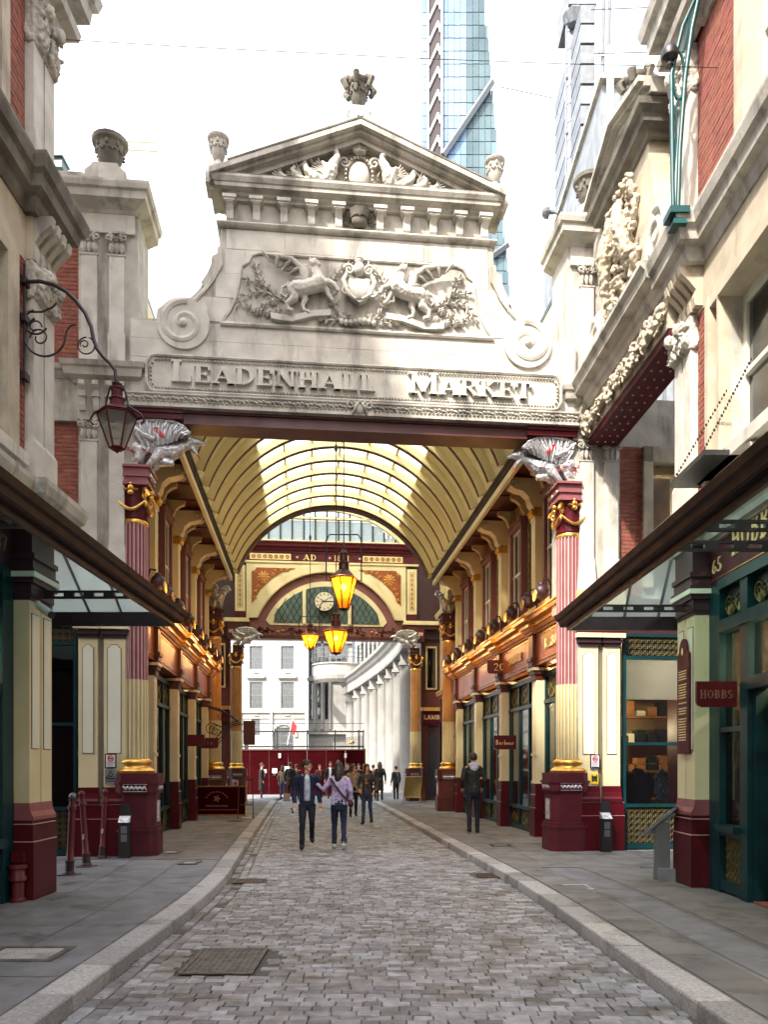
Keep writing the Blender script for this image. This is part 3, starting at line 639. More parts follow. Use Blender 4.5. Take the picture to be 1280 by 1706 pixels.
def griffin(parent, s):
    """winged lion-griffin standing in profile, facing the shield; drawn for the left one, s=-1 mirrors it"""
    C = lambda x, y, d=0: ((lambda p: (p[0]*1.0 if s > 0 else -p[0]-.035, p[1], d))(PC(x, y)))
    m = MB(); y0 = .0
    T = lambda pts, r, n=9: m.tube([(p[0], y0-p[2], p[1]) for p in pts], r, n)
    T([C(322, 262, .07), C(345, 250, .11), C(385, 248, .13), C(430, 238, .14), C(462, 220, .13), C(470, 200, .10)], [.10, .135, .12, .125, .145, .08])   # trunk
    T([C(450, 230, .12), C(448, 195, .13), C(440, 170, .13), C(436, 150, .13)], [.12, .10, .085, .07])     # neck
    T([C(420, 125, .13), C(434, 138, .16), C(452, 146, .16), C(462, 140, .16)], [.06, .085, .06, .025]); T([C(436, 150, .15), C(450, 165, .16)], [.05, .022])    # head and beak
    T([C(428, 130, .12), C(432, 100, .12)], [.03, .01]); T([C(415, 128, .12), C(412, 98, .12)], [.03, .01])   # ears
    T([C(400, 150, .10), C(395, 185, .12), C(400, 215, .12)], [.03, .05, .03])                             # mane
    T([C(465, 225, .14), C(500, 222, .17), C(525, 235, .17), C(545, 262, .15)], [.075, .055, .045, .04])    # raised foreleg
    T([C(455, 235, .10), C(490, 250, .12), C(505, 285, .12), C(520, 300, .1)], [.07, .05, .035, .035])     # second foreleg
    T([C(335, 268, .10), C(340, 300, .12), C(305, 322, .12), C(310, 350, .12), C(335, 356, .12)], [.115, .075, .045, .04, .045])  # hind leg
    T([C(375, 262, .05), C(390, 295, .07), C(378, 322, .07), C(385, 345, .07), C(410, 350, .07)], [.09, .06, .04, .035, .04])
    T([C(318, 262, .05), C(300, 285, .06), C(278, 270, .07), C(285, 240, .08), C(305, 232, .08), C(318, 222, .08)], [.035, .03, .028, .026, .03, .045], 7)  # tail
    for jx in range(7): T([C(398-2*jx, 150+11*jx, .14), C(378-3*jx, 146+12*jx, .16)], [.035, .012], 6)
    fuse(m, 'griffin', 'stone_pale', parent, .014, 1, disp=.008, dsc=22)
    v = MB(); lead = [C(385, 215, .10), C(372, 160, .12), C(330, 125, .12), C(265, 108, .1), C(195, 97, .08)]
    v.tube([(p[0], y0-p[2]-.04, p[1]) for p in lead], [.06, .055, .048, .04, .016], 8)
    ends = [(370, 205), (345, 200), (318, 180), (285, 165), (255, 150), (225, 128)]
    for i, e in enumerate(ends):
        a = lead[min(4, int(i*.8))]; bb = C(*e, .05); nx = C(*ends[min(i+1, 5)], .05)
        v.tube([(a[0], y0-.17, a[1]), ((a[0]+bb[0])/2, y0-.16, (a[1]+bb[1])/2), (bb[0], y0-.10, bb[1])], [.032, .026, .014], 6)
        a2 = lead[min(4, int((i+1)*.8))]; v.add([(a[0], y0-.13, a[1]), (bb[0], y0-.08, bb[1]), ((bb[0]+nx[0])/2, y0-.05, (bb[1]+nx[1])/2+.035), (nx[0], y0-.08, nx[1]), (a2[0], y0-.13, a2[1])], [(0, 1, 2), (0, 2, 3, 4)])
    v.build('wing', 'stone', parent, smooth=50)
RP = MB()
pp = [(1.83, 10.44), (1.83, 10.42)]
side = [(1.84, 10.40), (1.90, 10.28), (2.02, 10.20), (2.05, 9.95), (2.12, 9.65), (2.24, 9.40), (2.36, 9.24)]
out = half([(2.36, 9.22)]+side[::-1][1:]+[(1.72, 10.44)])
RP.tube([(x, .0, z) for x, z in out+[out[0]]], .025, 6); RP.tube([(-2.38, .0, 9.20), (2.38, .0, 9.20)], .035, 6)
rp = RP.build('panel_moulding', 'stone', GW, smooth=50)
q = MB(); q.prism([(x*.97, 9.25+(z-9.22)*.97) for x, z in out][::1], .012, .035, 'y'); RPL = q.build('relief_panel', 'stone', GW)
griffin(RPL, 1); griffin(RPL, -1)
q = MB(); sh = [PC(*p) for p in ((592, 200), (600, 192), (640, 200), (682, 192), (692, 200), (695, 250), (680, 285), (643, 305), (606, 285), (590, 250))]
q.prism(sh[::-1], -.13, .02, 'y'); c0 = PC(642, 245)
q.ball((c0[0], -.12, c0[1]), (.17, .06, .19), 12, 8); q.build('shield', 'stone_pale', RPL, smooth=40)
q = MB(); c1 = PC(642, 150)
q.ball((c1[0], -.12, c1[1]), (.10, .10, .12), 12, 8); q.ball((c1[0], -.10, c1[1]+.16), (.075, .07, .07), 10, 6); q.lathe((c1[0], -.10, c1[1]+.18), [(.08, 0), (.05, .06), (.025, .10), (.035, .14), (.0, .22)], 8)
for s in (-1, 1):
    q.spiral((c1[0]+s*.17, -.12, c1[1]-.02), .09, 1.5, .028, sgn=s, a0=pi/2-s*1.2); q.spiral((c1[0]+s*.22, -.12, c1[1]-.38), .09, 1.5, .028, sgn=-s, a0=0)
    q.tube([(c1[0]+s*.20, -.1, c1[1]-.05), (c1[0]+s*.27, -.12, c1[1]-.2), (c1[0]+s*.20, -.12, c1[1]-.42), (c1[0]+s*.05, -.13, c1[1]-.52)], [.03, .045, .04, .03], 7)
q.build('helmet_and_scrolls', 'stone_pale', RPL, smooth=60)
q = MB()
for s in (-1, 1):
    K = lambda pts: [((lambda c: (c[0] if s < 0 else -c[0]-.035, c[1]))(PC(*p))) for p in pts]
    branch(q, K([(600, 385), (540, 340), (515, 270), (512, 200), (545, 145), (600, 118)]), -.03, 9, .13)
    branch(q, K([(300, 300), (240, 262), (180, 195), (160, 140)]), -.02, 6, .12); branch(q, K([(260, 275), (200, 255), (130, 262), (85, 320)]), -.02, 6, .12)
    branch(q, K([(230, 250), (190, 215), (120, 205)]), -.02, 4, .10); branch(q, K([(600, 345), (560, 372), (480, 380)]), -.03, 4, .12)
    branch(q, K([(200, 330), (160, 360), (130, 330)]), -.02, 3, .10)
    for cx, cy in ((200, 320), (240, 300), (215, 355), (265, 345), (170, 350)):
        c = K([(cx, cy)])[0]
        for a in range(6): q.leaf((c[0], -.03, c[1]), a*pi/3+.3, .085, .07, .05)
        q.ball((c[0], -.05, c[1]), .028)
q.build('carved_foliage', 'stone', RPL)
q = MB()
rb = [(230, 370), (270, 382), (330, 380), (380, 372), (430, 352), (470, 355), (510, 345)]
for s in (-1, 1):
    pts = [((lambda c: (c[0] if s < 0 else -c[0]-.035, c[1]))(PC(*p))) for p in rb]
    for i in range(len(pts)-1):
        a, b_ = pts[i], pts[i+1]; y = -.06-.04*(i % 2); q.add([(a[0], y, a[1]-.05), (b_[0], -.06-.04*((i+1) % 2), b_[1]-.05), (b_[0], -.06-.04*((i+1) % 2), b_[1]+.05), (a[0], y, a[1]+.05), (a[0], .02, a[1]-.06), (b_[0], .02, b_[1]-.06), (b_[0], .02, b_[1]+.06), (a[0], .02, a[1]+.06)], [(0, 1, 2, 3), (0, 4, 5, 1), (3, 2, 6, 7)] if s < 0 else [(3, 2, 1, 0), (1, 5, 4, 0), (7, 6, 2, 3)])
for i in range(8):
    c = PC(560+22*i, 385+6*sin(i)); q.ball((c[0], -.05, c[1]), (.045, .05, .055), 8, 5)
q.build('ribbon', 'stone_pale', RPL)
# tympanum sculpture
q = MB(); cz = 11.90
q.ball((0, .03, cz), (.19, .12, .27), 14, 9); q.build('oval_shield', 'stone_pale', GW, smooth=True)
q = MB()
for i in range(26): a = 2*pi*i/26; q.ball((.235*cos(a), -.02, cz+.315*sin(a)), .028, 6, 4)
for s in (-1, 1):
    q.spiral((s*.26, -.02, cz+.22), .10, 1.4, .03, sgn=s, a0=0); q.spiral((s*.30, -.02, cz-.24), .10, 1.4, .03, sgn=-s, a0=pi)
for j in range(7): q.leaf((0, -.05, cz+.36), radians(30+20*j), .17, .05, .06)
q.ball((0, -.05, cz+.38), (.12, .07, .05)); q.build('cartouche_frame', 'stone', GW, smooth=60)
for s in (-1, 1):
    m = MB(); T = lambda pts, r, n=8: m.tube([(s*p[0], -.02-p[2], 11.61+(p[1]-11.76)*.95) for p in pts], r, n)
    T([(.55, 11.86, .05), (.52, 12.0, .08), (.45, 12.18, .08), (.38, 12.32, .08), (.40, 12.40, .08), (.46, 12.40, .08)], [.10, .12, .085, .055, .05, .02])
    T([(.5, 12.02, .1), (.58, 12.10, .1), (.66, 12.2, .08)], [.07, .06, .02]); T([(.5, 12.0, .05), (.62, 12.02, .05), (.74, 12.10, .05)], [.07, .05, .015])
    T([(.60, 11.85, .06), (.78, 11.9, .08), (.9, 12.0, .08), (.95, 12.10, .08)], [.06, .09, .07, .05]); T([(.72, 11.80, .05), (.86, 11.84, .05), (1.0, 11.88, .05)], [.06, .06, .05])
    T([(1.0, 11.83, .05), (1.12, 11.93, .06), (1.16, 12.03, .06), (1.10, 12.08, .06)], [.08, .07, .045, .03]); T([(1.2, 11.82, .05), (1.32, 11.88, .05), (1.38, 11.96, .05)], [.06, .06, .035]); T([(1.35, 11.80, .04), (1.55, 11.83, .05), (1.72, 11.81, .04)], [.04, .045, .02])
    T([(.85, 12.0, .05), (.95, 12.18, .05), (1.05, 12.10, .04)], [.03, .04, .02]); T([(.66, 12.2, .05), (.8, 12.16, .05)], [.03, .015])
    fuse(m, 'tympanum_figures', 'stone_pale', GW, .014, 1, disp=.014, dsc=18)
    m = MB()
    for i in range(46):
        x_ = .35+1.45*random.random()**.9; zt_ = 11.60+(12.28-11.60)*(1-x_/2.05); z_ = random.uniform(11.62, zt_-.04); m.leaf((s*x_, .0-random.uniform(0, .06), z_), random.uniform(0, 6.28), random.uniform(.10, .17), .055, .07)
    for wx, wz in ((.62, 11.88), (1.0, 11.78), (1.3, 11.70)):
        for k in range(6): m.tube([(s*wx, -.08, wz), (s*(wx+.10+.035*k), -.10, wz+.20-.045*k)], [.02, .012], 5)
    m.build('tympanum_foliage', 'stone', GW)
def ornate_urn(parent, c, h, m='stone', crown=False, sw=1.0):
    """vase with swags on a small foot, c its base, total height h"""
    k = h; q = MB(); x, y, z = c
    q.lathe((x, y, z), [(.22*k*sw, 0), (.22*k*sw, .07*k), (.12*k, .12*k), (.10*k, .20*k), (.15*k, .26*k), (.25*k*sw, .40*k), (.29*k*sw, .58*k), (.31*k*sw, .72*k), (.38*k*sw, .76*k), (.40*k*sw, .84*k), (.30*k*sw, .85*k), (.12*k, .88*k), (.10*k, .93*k), (.10*k, 1.0*k), (0, 1.0*k)], 16)
    for i in range(8):
        a = 2*pi*i/8; q.ball((x+.31*k*sw*cos(a), y+.31*k*sw*sin(a), z+.66*k), (.04*k, .04*k, .07*k), 6, 4)
        for j in range(5):
            b_ = a+2*pi/8*(j/4); q.ball((x+.30*k*sw*cos(b_), y+.30*k*sw*sin(b_), z+.62*k-.12*k*sin(pi*j/4)), (.030*k, .030*k, .028*k), 6, 4)
    if crown:
        for i in range(6):
            a = 2*pi*i/6+.3; q.tube([(x+.34*k*cos(a), y+.34*k*sin(a), z+.62*k), (x+.44*k*cos(a), y+.44*k*sin(a), z+.78*k), (x+.30*k*cos(a), y+.30*k*sin(a), z+.92*k), (x+.16*k*cos(a), y+.16*k*sin(a), z+.86*k)], [.07*k, .09*k, .07*k, .05*k], 7)
            q.ball((x+.40*k*cos(a), y+.40*k*sin(a), z+.80*k), .085*k, 7, 5)
        q.lathe((x, y, z+.82*k), [(.13*k, 0), (.15*k, .06*k), (.08*k, .14*k), (.09*k, .20*k), (0, .34*k)], 10)
    return q.build('urn', m, parent, smooth=45)
q = MB(); q.prism([(-.24, 12.60), (.24, 12.60), (.19, 12.86), (.17, 12.98), (.20, 13.02), (.20, 13.10), (-.20, 13.10), (-.20, 13.02), (-.17, 12.98), (-.19, 12.86)], -.05, .35, 'y'); q.build('apex_block', 'stone_pale', GW)
ornate_urn(GW, (0, .15, 13.08), .66, 'stone_dark', crown=True, sw=.8)
for s in (-1, 1):
    q = MB(); q.frus(s*2.42-.2, s*2.42+.2, -.15, .25, 11.66, 11.90, .07); q.box(s*2.42-.2, s*2.42+.2, -.15, .25, 11.50, 11.66); q.build('urn_block', 'stone_pale', GW)
    ornate_urn(GW, (s*2.42, .05, 11.88), .60, 'stone', sw=.78)
# ---------------------------------------------------------------- towers
def capital_leaves(mb, x0, x1, y, z0, z1):
    n = 3; w_ = (x1-x0)
    mb.box(x0-.02, x1+.02, y-.02, y+.03, z0, z0+.03); mb.box(x0-.04, x1+.04, y-.05, y+.03, z1-.035, z1)
    for i in range(n): cx = x0+w_*(i+.5)/n; mb.leaf((cx, y, z0+.03), pi/2, (z1-z0)*.62, w_/n*1.3, .05); mb.ball((cx, y-.03, z0+.03+(z1-z0)*.52), (.03, .035, .022), 6, 4)
    for s, cx in ((-1, x0), (1, x1)): mb.spiral((cx, y-.04, z1-.10), .062, 1.5, .022, sgn=s, a0=pi/2, n=16); mb.ball((cx, y-.06, z1-.1), .02, 6, 4)
    for i in range(2): mb.spiral((x0+w_*(.36+.28*i), y-.03, z1-.09), .04, 1.2, .015, sgn=1-2*i, a0=pi/2, n=12, sides=5)
def bricks(parent, x0, x1, z0, z1, y, m='brick', limit=290, h=.072, L=.222, face=-1, depth=.02, axis='x', core=True):
    """bond of separate bricks on a mortar bed; axis x: wall faces -y at y; axis y: wall plane x=y, faces face"""
    if core:
        c = MB()
        if axis == 'x': c.box(x0, x1, y, y+.1, z0, z1)
        else: c.box(y, y-face*.1, x0, x1, z0, z1)
        c.build('mortar_bed', 'mortar', parent)
    q = MB(); g_ = .005; q.box(-L/2+g_, L/2-g_, -depth*.5, depth*.5, -h/2+g_, h/2-g_) if axis == 'x' else q.box(-depth*.5, depth*.5, -L/2+g_, L/2-g_, -h/2+g_, h/2-g_)
    me = q.mesh('brick', m); cnt = 0; z = z0+h/2; row = 0; rest = MB()
    cells = []
    while z < z1-h*.3:
        x = x0-(L/2 if row % 2 else 0)
        while x < x1-.01:
            a = max(x, x0); b_ = min(x+L, x1)
            if b_-a > .03: cells.append(((a+b_)/2, z, b_-a))
            x += L
        z += h; row += 1
    for (cx, cz, w_) in cells:
        d = random.uniform(-.003, .003)
        if cnt < limit:
            loc = (cx, y+d, cz) if axis == 'x' else (y+d, cx, cz); inst(me, 'brick', parent, loc, (0, 0, 0), (w_/L, 1, 1) if axis == 'x' else (1, w_/L, 1)); cnt += 1
        else:
            if axis == 'x': rest.box(cx-w_/2+g_, cx+w_/2-g_, y-.01+d, y+.01+d, cz-h/2+g_, cz+h/2-g_)
            else: rest.box(y-.01+d, y+.01+d, cx-w_/2+g_, cx+w_/2-g_, cz-h/2+g_, cz+h/2-g_)
    if rest.v: o = rest.build('bricks', m, parent); o['kind'] = 'stuff'
def tower(s, T):
    A = lambda a, b: (s*a, s*b)
    core = MB(); core.box(*A(3.78, 4.76), .12, 1.0, 4.5, 11.05); core.box(*A(3.93, 4.76), .10, .9, .11, 4.5); core.build('tower_core', 'stone', T)
    for (p0, p1) in ((3.99, 4.24), (4.44, 4.70)):
        for (zb, zs, zc, zt) in ((4.80, 5.38, 7.12, 7.50), (8.42, 8.95, 10.26, 10.66)):
            q = MB(); q.box(*A(p0, p1), .04, .13, zs, zc); 
            q.frus(min(s*(p0-.04), s*(p1+.04)), max(s*(p0-.04), s*(p1+.04)), .0, .13, zb, zs, .03) if zb < 6 else q.box(*A(p0-.02, p1+.02), .015, .13, zb, zs)
            q.build('stone_pilaster', 'stone_pale', T)
            q = MB(); a, b_ = sorted(A(p0, p1)); capital_leaves(q, a, b_, .05, zc, zt); q.build('leaf_capital', 'stone', T, smooth=50)
    pth = [(s*3.76, 1.0), (s*3.76, .10), (s*4.78, .10)] if s > 0 else [(-4.78, .10), (-3.76, .10), (-3.76, 1.0)]
    pth = [(-5.6, .26), (-4.80, .26), (-4.80, .08), (-3.84, .08), (-3.84, 1.0)] if s < 0 else [(3.84, 1.0), (3.84, .08), (4.80, .08), (4.80, 1.0)]
    q = MB(); q.box(*A(3.82, 4.76), .06, .9, 10.66, 11.02); q.build('upper_frieze', 'stone_pale', T)
    hsweep(pth, [(-.02, 0), (.03, 0), (.06, .05), (.10, .07), (.20, .12), (.24, .14), (.25, .26), (.29, .28), (.31, .36), (.31, .40), (-.02, .42)], 10.98, 'tower_cornice', 'stone', T)
    q = MB(); q.box(*A(3.82, 4.80), .0, .95, 11.395, 11.43); q.build('cornice_capping', 'stone_dark', T)
    q = MB(); x0, x1 = sorted(A(3.98, 4.66)); q.prism([(x0, 11.43), (x1, 11.43), (x1, 11.74), (x1-.10, 11.82), (x1-.14, 11.88), (x0+.14, 11.88), (x0+.10, 11.82), (x0, 11.74)], .1, .8, 'y'); q.build('urn_plinth', 'stone', T)
    ornate_urn(T, (s*4.32, .45, 11.87), .74, 'stone_dark', sw=1.05)
    q = MB(); q.box(*A(3.86, 4.76), .05, .9, 7.50, 8.10); q.build('lower_frieze', 'stone', T)
    hsweep(pth, [(-.02, 0), (.03, 0), (.05, .06), (.15, .10), (.17, .22), (.20, .24), (.22, .32), (-.02, .34)], 8.09, 'belt_cornice', 'stone', T)
    q = MB(); q.box(*A(3.80, 4.80), .0, .95, 8.425, 8.445); q.build('belt_capping', 'stone_dark', T)
    for c in (4.02, 4.22, 4.44, 4.66):
        q = MB(); q.prism([(.06, 7.62), (.00, 7.62), (-.02, 7.70), (-.03, 7.95), (-.09, 8.02), (-.09, 8.09), (.06, 8.09)], s*c-.05, s*c+.05, 'x'); q.box(s*c-.065, s*c+.065, -.05, .06, 7.84, 7.88); q.build('scroll_bracket', 'stone', T)
    # painted ground floor
    hb = MB(); hb.box(*A(3.95, 4.80), .02, .4, .11, .98); hb.box(*A(3.95, 4.80), .0, .4, .11, .74); hb.box(*A(3.96, 4.79), .03, .4, .98, 1.0); hb.build('pilaster_base', 'maroon', T)
    hl = MB(); hl.box(*A(3.95, 4.80), -.004, .02, .745, .752); hl.box(*A(3.95, 4.80), .012, .03, .985, .992); hl.build('base_line', 'rose_pale', T)
    for (p0, p1) in ((3.98, 4.33), (4.43, 4.74)):
        x0, x1 = sorted(A(p0, p1))
        q = MB(); q.prism([(.14, 1.0), (.0, 1.0), (.0, 1.05), (.03, 1.09), (.05, 1.18), (.05, 1.28), (.14, 1.28)], x0-.02, x1+.02, 'x'); q.build('base_moulding', 'maroon', T)
        q = MB(); q.box(x0, x1, .06, .16, 1.28, 3.82); q.build('pilaster', 'cream', T)
        def pan(i, z0, z1, c): a, b_ = x0+i, x1-i; return [(a, z0), (b_, z0), (b_, z1-c), (b_-c*.4, z1-c), (b_-c, z1-c*.4), (b_-c, z1), (a+c, z1), (a+c, z1-c*.4), (a+c*.4, z1-c), (a, z1-c)]
        q = MB(); q.prism(pan(.060, 1.85, 3.70, .055), .050, .06, 'y'); q.build('panel_line', 'maroon_dull', T)
        q = MB(); q.prism(pan(.070, 1.86, 3.69, .05), .045, .05, 'y'); q.build('inset_panel', 'panel_pale', T)
        q = MB(); q.box(x0-.01, x1+.01, .03, .16, 3.80, 3.95); q.box(x0-.035, x1+.035, .0, .16, 3.86, 3.92); q.build('pilaster_capital', 'plum', T)
        q = MB(); q.box(x0-.07, x1+.07, -.04, .16, 3.95, 4.03); q.build('capital_top', 'cream', T)
        q = MB(); q.box(x0-.06, x1+.06, -.02, .16, 4.03, 4.12); q.box(x0-.08, x1+.08, -.05, .16, 4.12, 4.15); q.build('capital_block', 'maroon', T)
    q = MB(); q.box(*A(4.32, 4.44), .10, .2, 1.0, 4.0); q.build('pilaster_recess', 'cream_old', T)
    q = MB(); q.box(*A(3.93, 4.80), .05, .9, 4.15, 4.55); q.build('shop_fascia', 'plum', T)
    q = MB(); q.box(*A(3.9, 4.84), -.02, .9, 4.55, 4.66); q.box(*A(3.92, 4.82), .0, .9, 4.66, 4.80); q.build('fascia_cornice', 'cream_old' if s > 0 else 'stone', T)
TL = thing('stone_tower', 'left stone tower of the gateway, double pilasters, brick flank and urn on top', 'tower', (-4.3, .4, .11), FA, local=False)
TR = thing('stone_tower', 'right stone tower of the gateway, double pilasters, joined to the side gate', 'tower', (4.3, .4, .11), FA, local=False)
tower(-1, TL); tower(1, TR)
bricks(TL, -5.25, -4.76, 4.75, 7.48, .20); bricks(TL, -5.25, -4.76, 8.44, 10.66, .20)
q = MB(); q.box(-8.5, -4.76, .22, .9, 4.5, 11.0); q.box(-8.5, -5.25, .16, .3, 4.5, 11.0); q.build('flank_wall', 'stone', TL)
q = MB(); q.box(-8.5, -4.76, .12, .3, 7.48, 8.44); q.build('flank_band', 'stone', TL)
q = MB(); q.box(-8.5, -4.76, .25, .8, 11.40, 11.68); q.box(-8.5, -4.70, .2, .85, 11.68, 11.76); q.build('parapet', 'stone', TL)
bricks(TR, 4.76, 5.22, 4.75, 7.48, .20); 
q = MB(); q.box(4.76, 9.0, .26, .9, 7.48, 8.4); q.box(4.76, 5.22, .23, .9, 4.5, 7.48); q.box(6.3, 9.0, .2, .9, 4.5, 7.6); q.box(5.22, 6.3, .2, .9, 4.5, 4.9); q.build('flank_wall', 'stone', TR)
# first-floor window with lit room, right flank
q = MB(); q.box(5.22, 5.40, .12, .9, 4.9, 7.48); q.box(6.1, 6.3, .12, .9, 4.9, 7.48); q.box(5.22, 6.3, .12, .9, 7.2, 7.48); q.build('window_surround', 'stone_warm', TR)
q = MB(); q.box(5.40, 5.46, .4, .5, 4.9, 7.2); q.box(6.04, 6.1, .4, .5, 4.9, 7.2); q.box(5.46, 6.04, .4, .5, 7.1, 7.2); q.box(5.46, 6.04, .4, .5, 4.9, 5.0); fr = q.build('window_frame', 'cream_old', TR)
q = MB(); q.box(5.46, 6.04, .44, .46, 5.0, 7.1); q.build('pane', 'glass_clear', fr)
def room(name, x0, x1, y0, y1, z0, z1, m, F=FA, parent=None, t=.05, floor=None):
    q = MB(); q.box(x0-t, x0, y0, y1, z0, z1); q.box(x1, x1+t, y0, y1, z0, z1); q.box(x0-t, x1+t, y1, y1+t, z0, z1); q.box(x0-t, x1+t, y0, y1+t, z1, z1+t); q.box(x0-t, x1+t, y0, y1+t, z0-t, z0); return q.build(name, m, parent, F=F)
room('upper_room', 5.0, 6.6, .92, 3.2, 4.7, 7.6, 'interior', parent=TR)
def ledge_light(parent, p, r=.045, name='spotlight', m='bulb', power=0, F=FA, colr=(1, .75, .45)):
    q = MB(); q.ball(p, r, 10, 6); o = q.build(name, m, parent)
    if power:
        ld = bpy.data.lights.new('lamp', 'POINT'); ld.energy = power; ld.color = colr; ld.shadow_soft_size = max(.05, r)
        lo = bpy.data.objects.new('lamp', ld); col.objects.link(lo); lo.matrix_world = F @ Matrix.Translation((p[0], p[1], p[2]-.12))
    return o
ledge_light(TR, (5.75, 1.3, 6.45)); ledge_light(TR, (5.60, 1.3, 6.33), power=14); 
q = MB(); q.tube([(5.5, 1.3, 6.5), (5.95, 1.3, 6.62)], .012); q.build('light_bar', 'black', TR)
# ground-floor windows beside the towers
def shop_window(T, x0, x1, z0, z1, y, mid, grille=True, cols=(), fr='teal', gl='glass_dark', sill=.95, head=None, D=.08):
    e = .05; q = MB(); q.box(x0, x0+e, y, y+D, z0, z1); q.box(x1-e, x1, y, y+D, z0, z1); q.box(x0+e, x1-e, y, y+D, z1-e, z1); q.box(x0+e, x1-e, y-.005, y+D, sill-.06, sill); q.box(x0+e, x1-e, y, y+D, z0, z0+.10)
    if head: q.box(x0+e, x1-e, y, y+D, head-.03, head+.03)
    if mid: q.box(x0+e, x1-e, y, y+D, mid-.025, mid+.025)
    for c in cols: q.box(c-.02, c+.02, y+.001, y+D-.001, sill, z1-e)
    f = q.build('window_frame', fr, T); zt = head or (z1-e)
    q = MB(); q.box(x0+e, x1-e, y+D*.5, y+D*.6, sill, zt); q.build('pane', gl, f)
    if head: lattice(f, x0+e, x1-e, head+.03, z1-e, y+D*.4)
    if grille: lattice(f, x0+e, x1-e, z0+.10, sill-.06, y+D*.4)
    return f
def lattice(parent, x0, x1, z0, z1, y, m='olive_gold', back='black', step=.11):
    b_ = MB(); b_.box(x0, x1, y+.03, y+.04, z0, z1); b_.build('backing', back, parent)
    q = MB(); nx = max(1, round((x1-x0)/step)); nz = max(1, round((z1-z0)/step)); dx = (x1-x0)/nx; dz = (z1-z0)/nz
    for i in range(nx):
        for j in range(nz):
            cx, cz = x0+dx*(i+.5), z0+dz*(j+.5); rr = min(dx, dz)*.42
            q.tube([(cx+rr*cos(a), y, cz+rr*sin(a)) for a in [k*pi/3 for k in range(7)]], .006, 4, cap=False)
            for a in (pi/4, 3*pi/4): q.box(cx-.004, cx+.004, y-.004, y+.004, cz-rr, cz+rr) if a < 1 else q.box(cx-rr, cx+rr, y-.005, y+.005, cz-.004, cz+.004)
    q.build('lattice_panel', m, parent)
shop_window(TL, -5.60, -4.80, .13, 4.05, .14, 2.35, head=3.72)
q = MB(); q.box(-8.5, -5.60, .1, .9, .11, 4.5); q.build('ground_wall', 'maroon', TL)
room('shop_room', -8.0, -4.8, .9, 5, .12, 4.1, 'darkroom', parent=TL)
shop_window(TR, 4.84, 6.05, .13, 4.05, .14, 2.05, head=3.62, gl='glass_clear')
q = MB(); q.box(6.05, 9, .1, .9, .11, 4.5); q.build('ground_wall', 'maroon', TR)
q = MB(); q.box(4.76, 6.6, .16, .40, 4.0, 4.7); q.build('window_head', 'plum', TR)
q = MB(); q.box(4.89, 6.0, .20, .21, 2.86, 3.6); q.build('roller_blind', 'blind_cloth', TR)
room('shop_room', 4.95, 7.6, .5, 3.4, .4, 4.1, 'interior_lit', parent=TR)
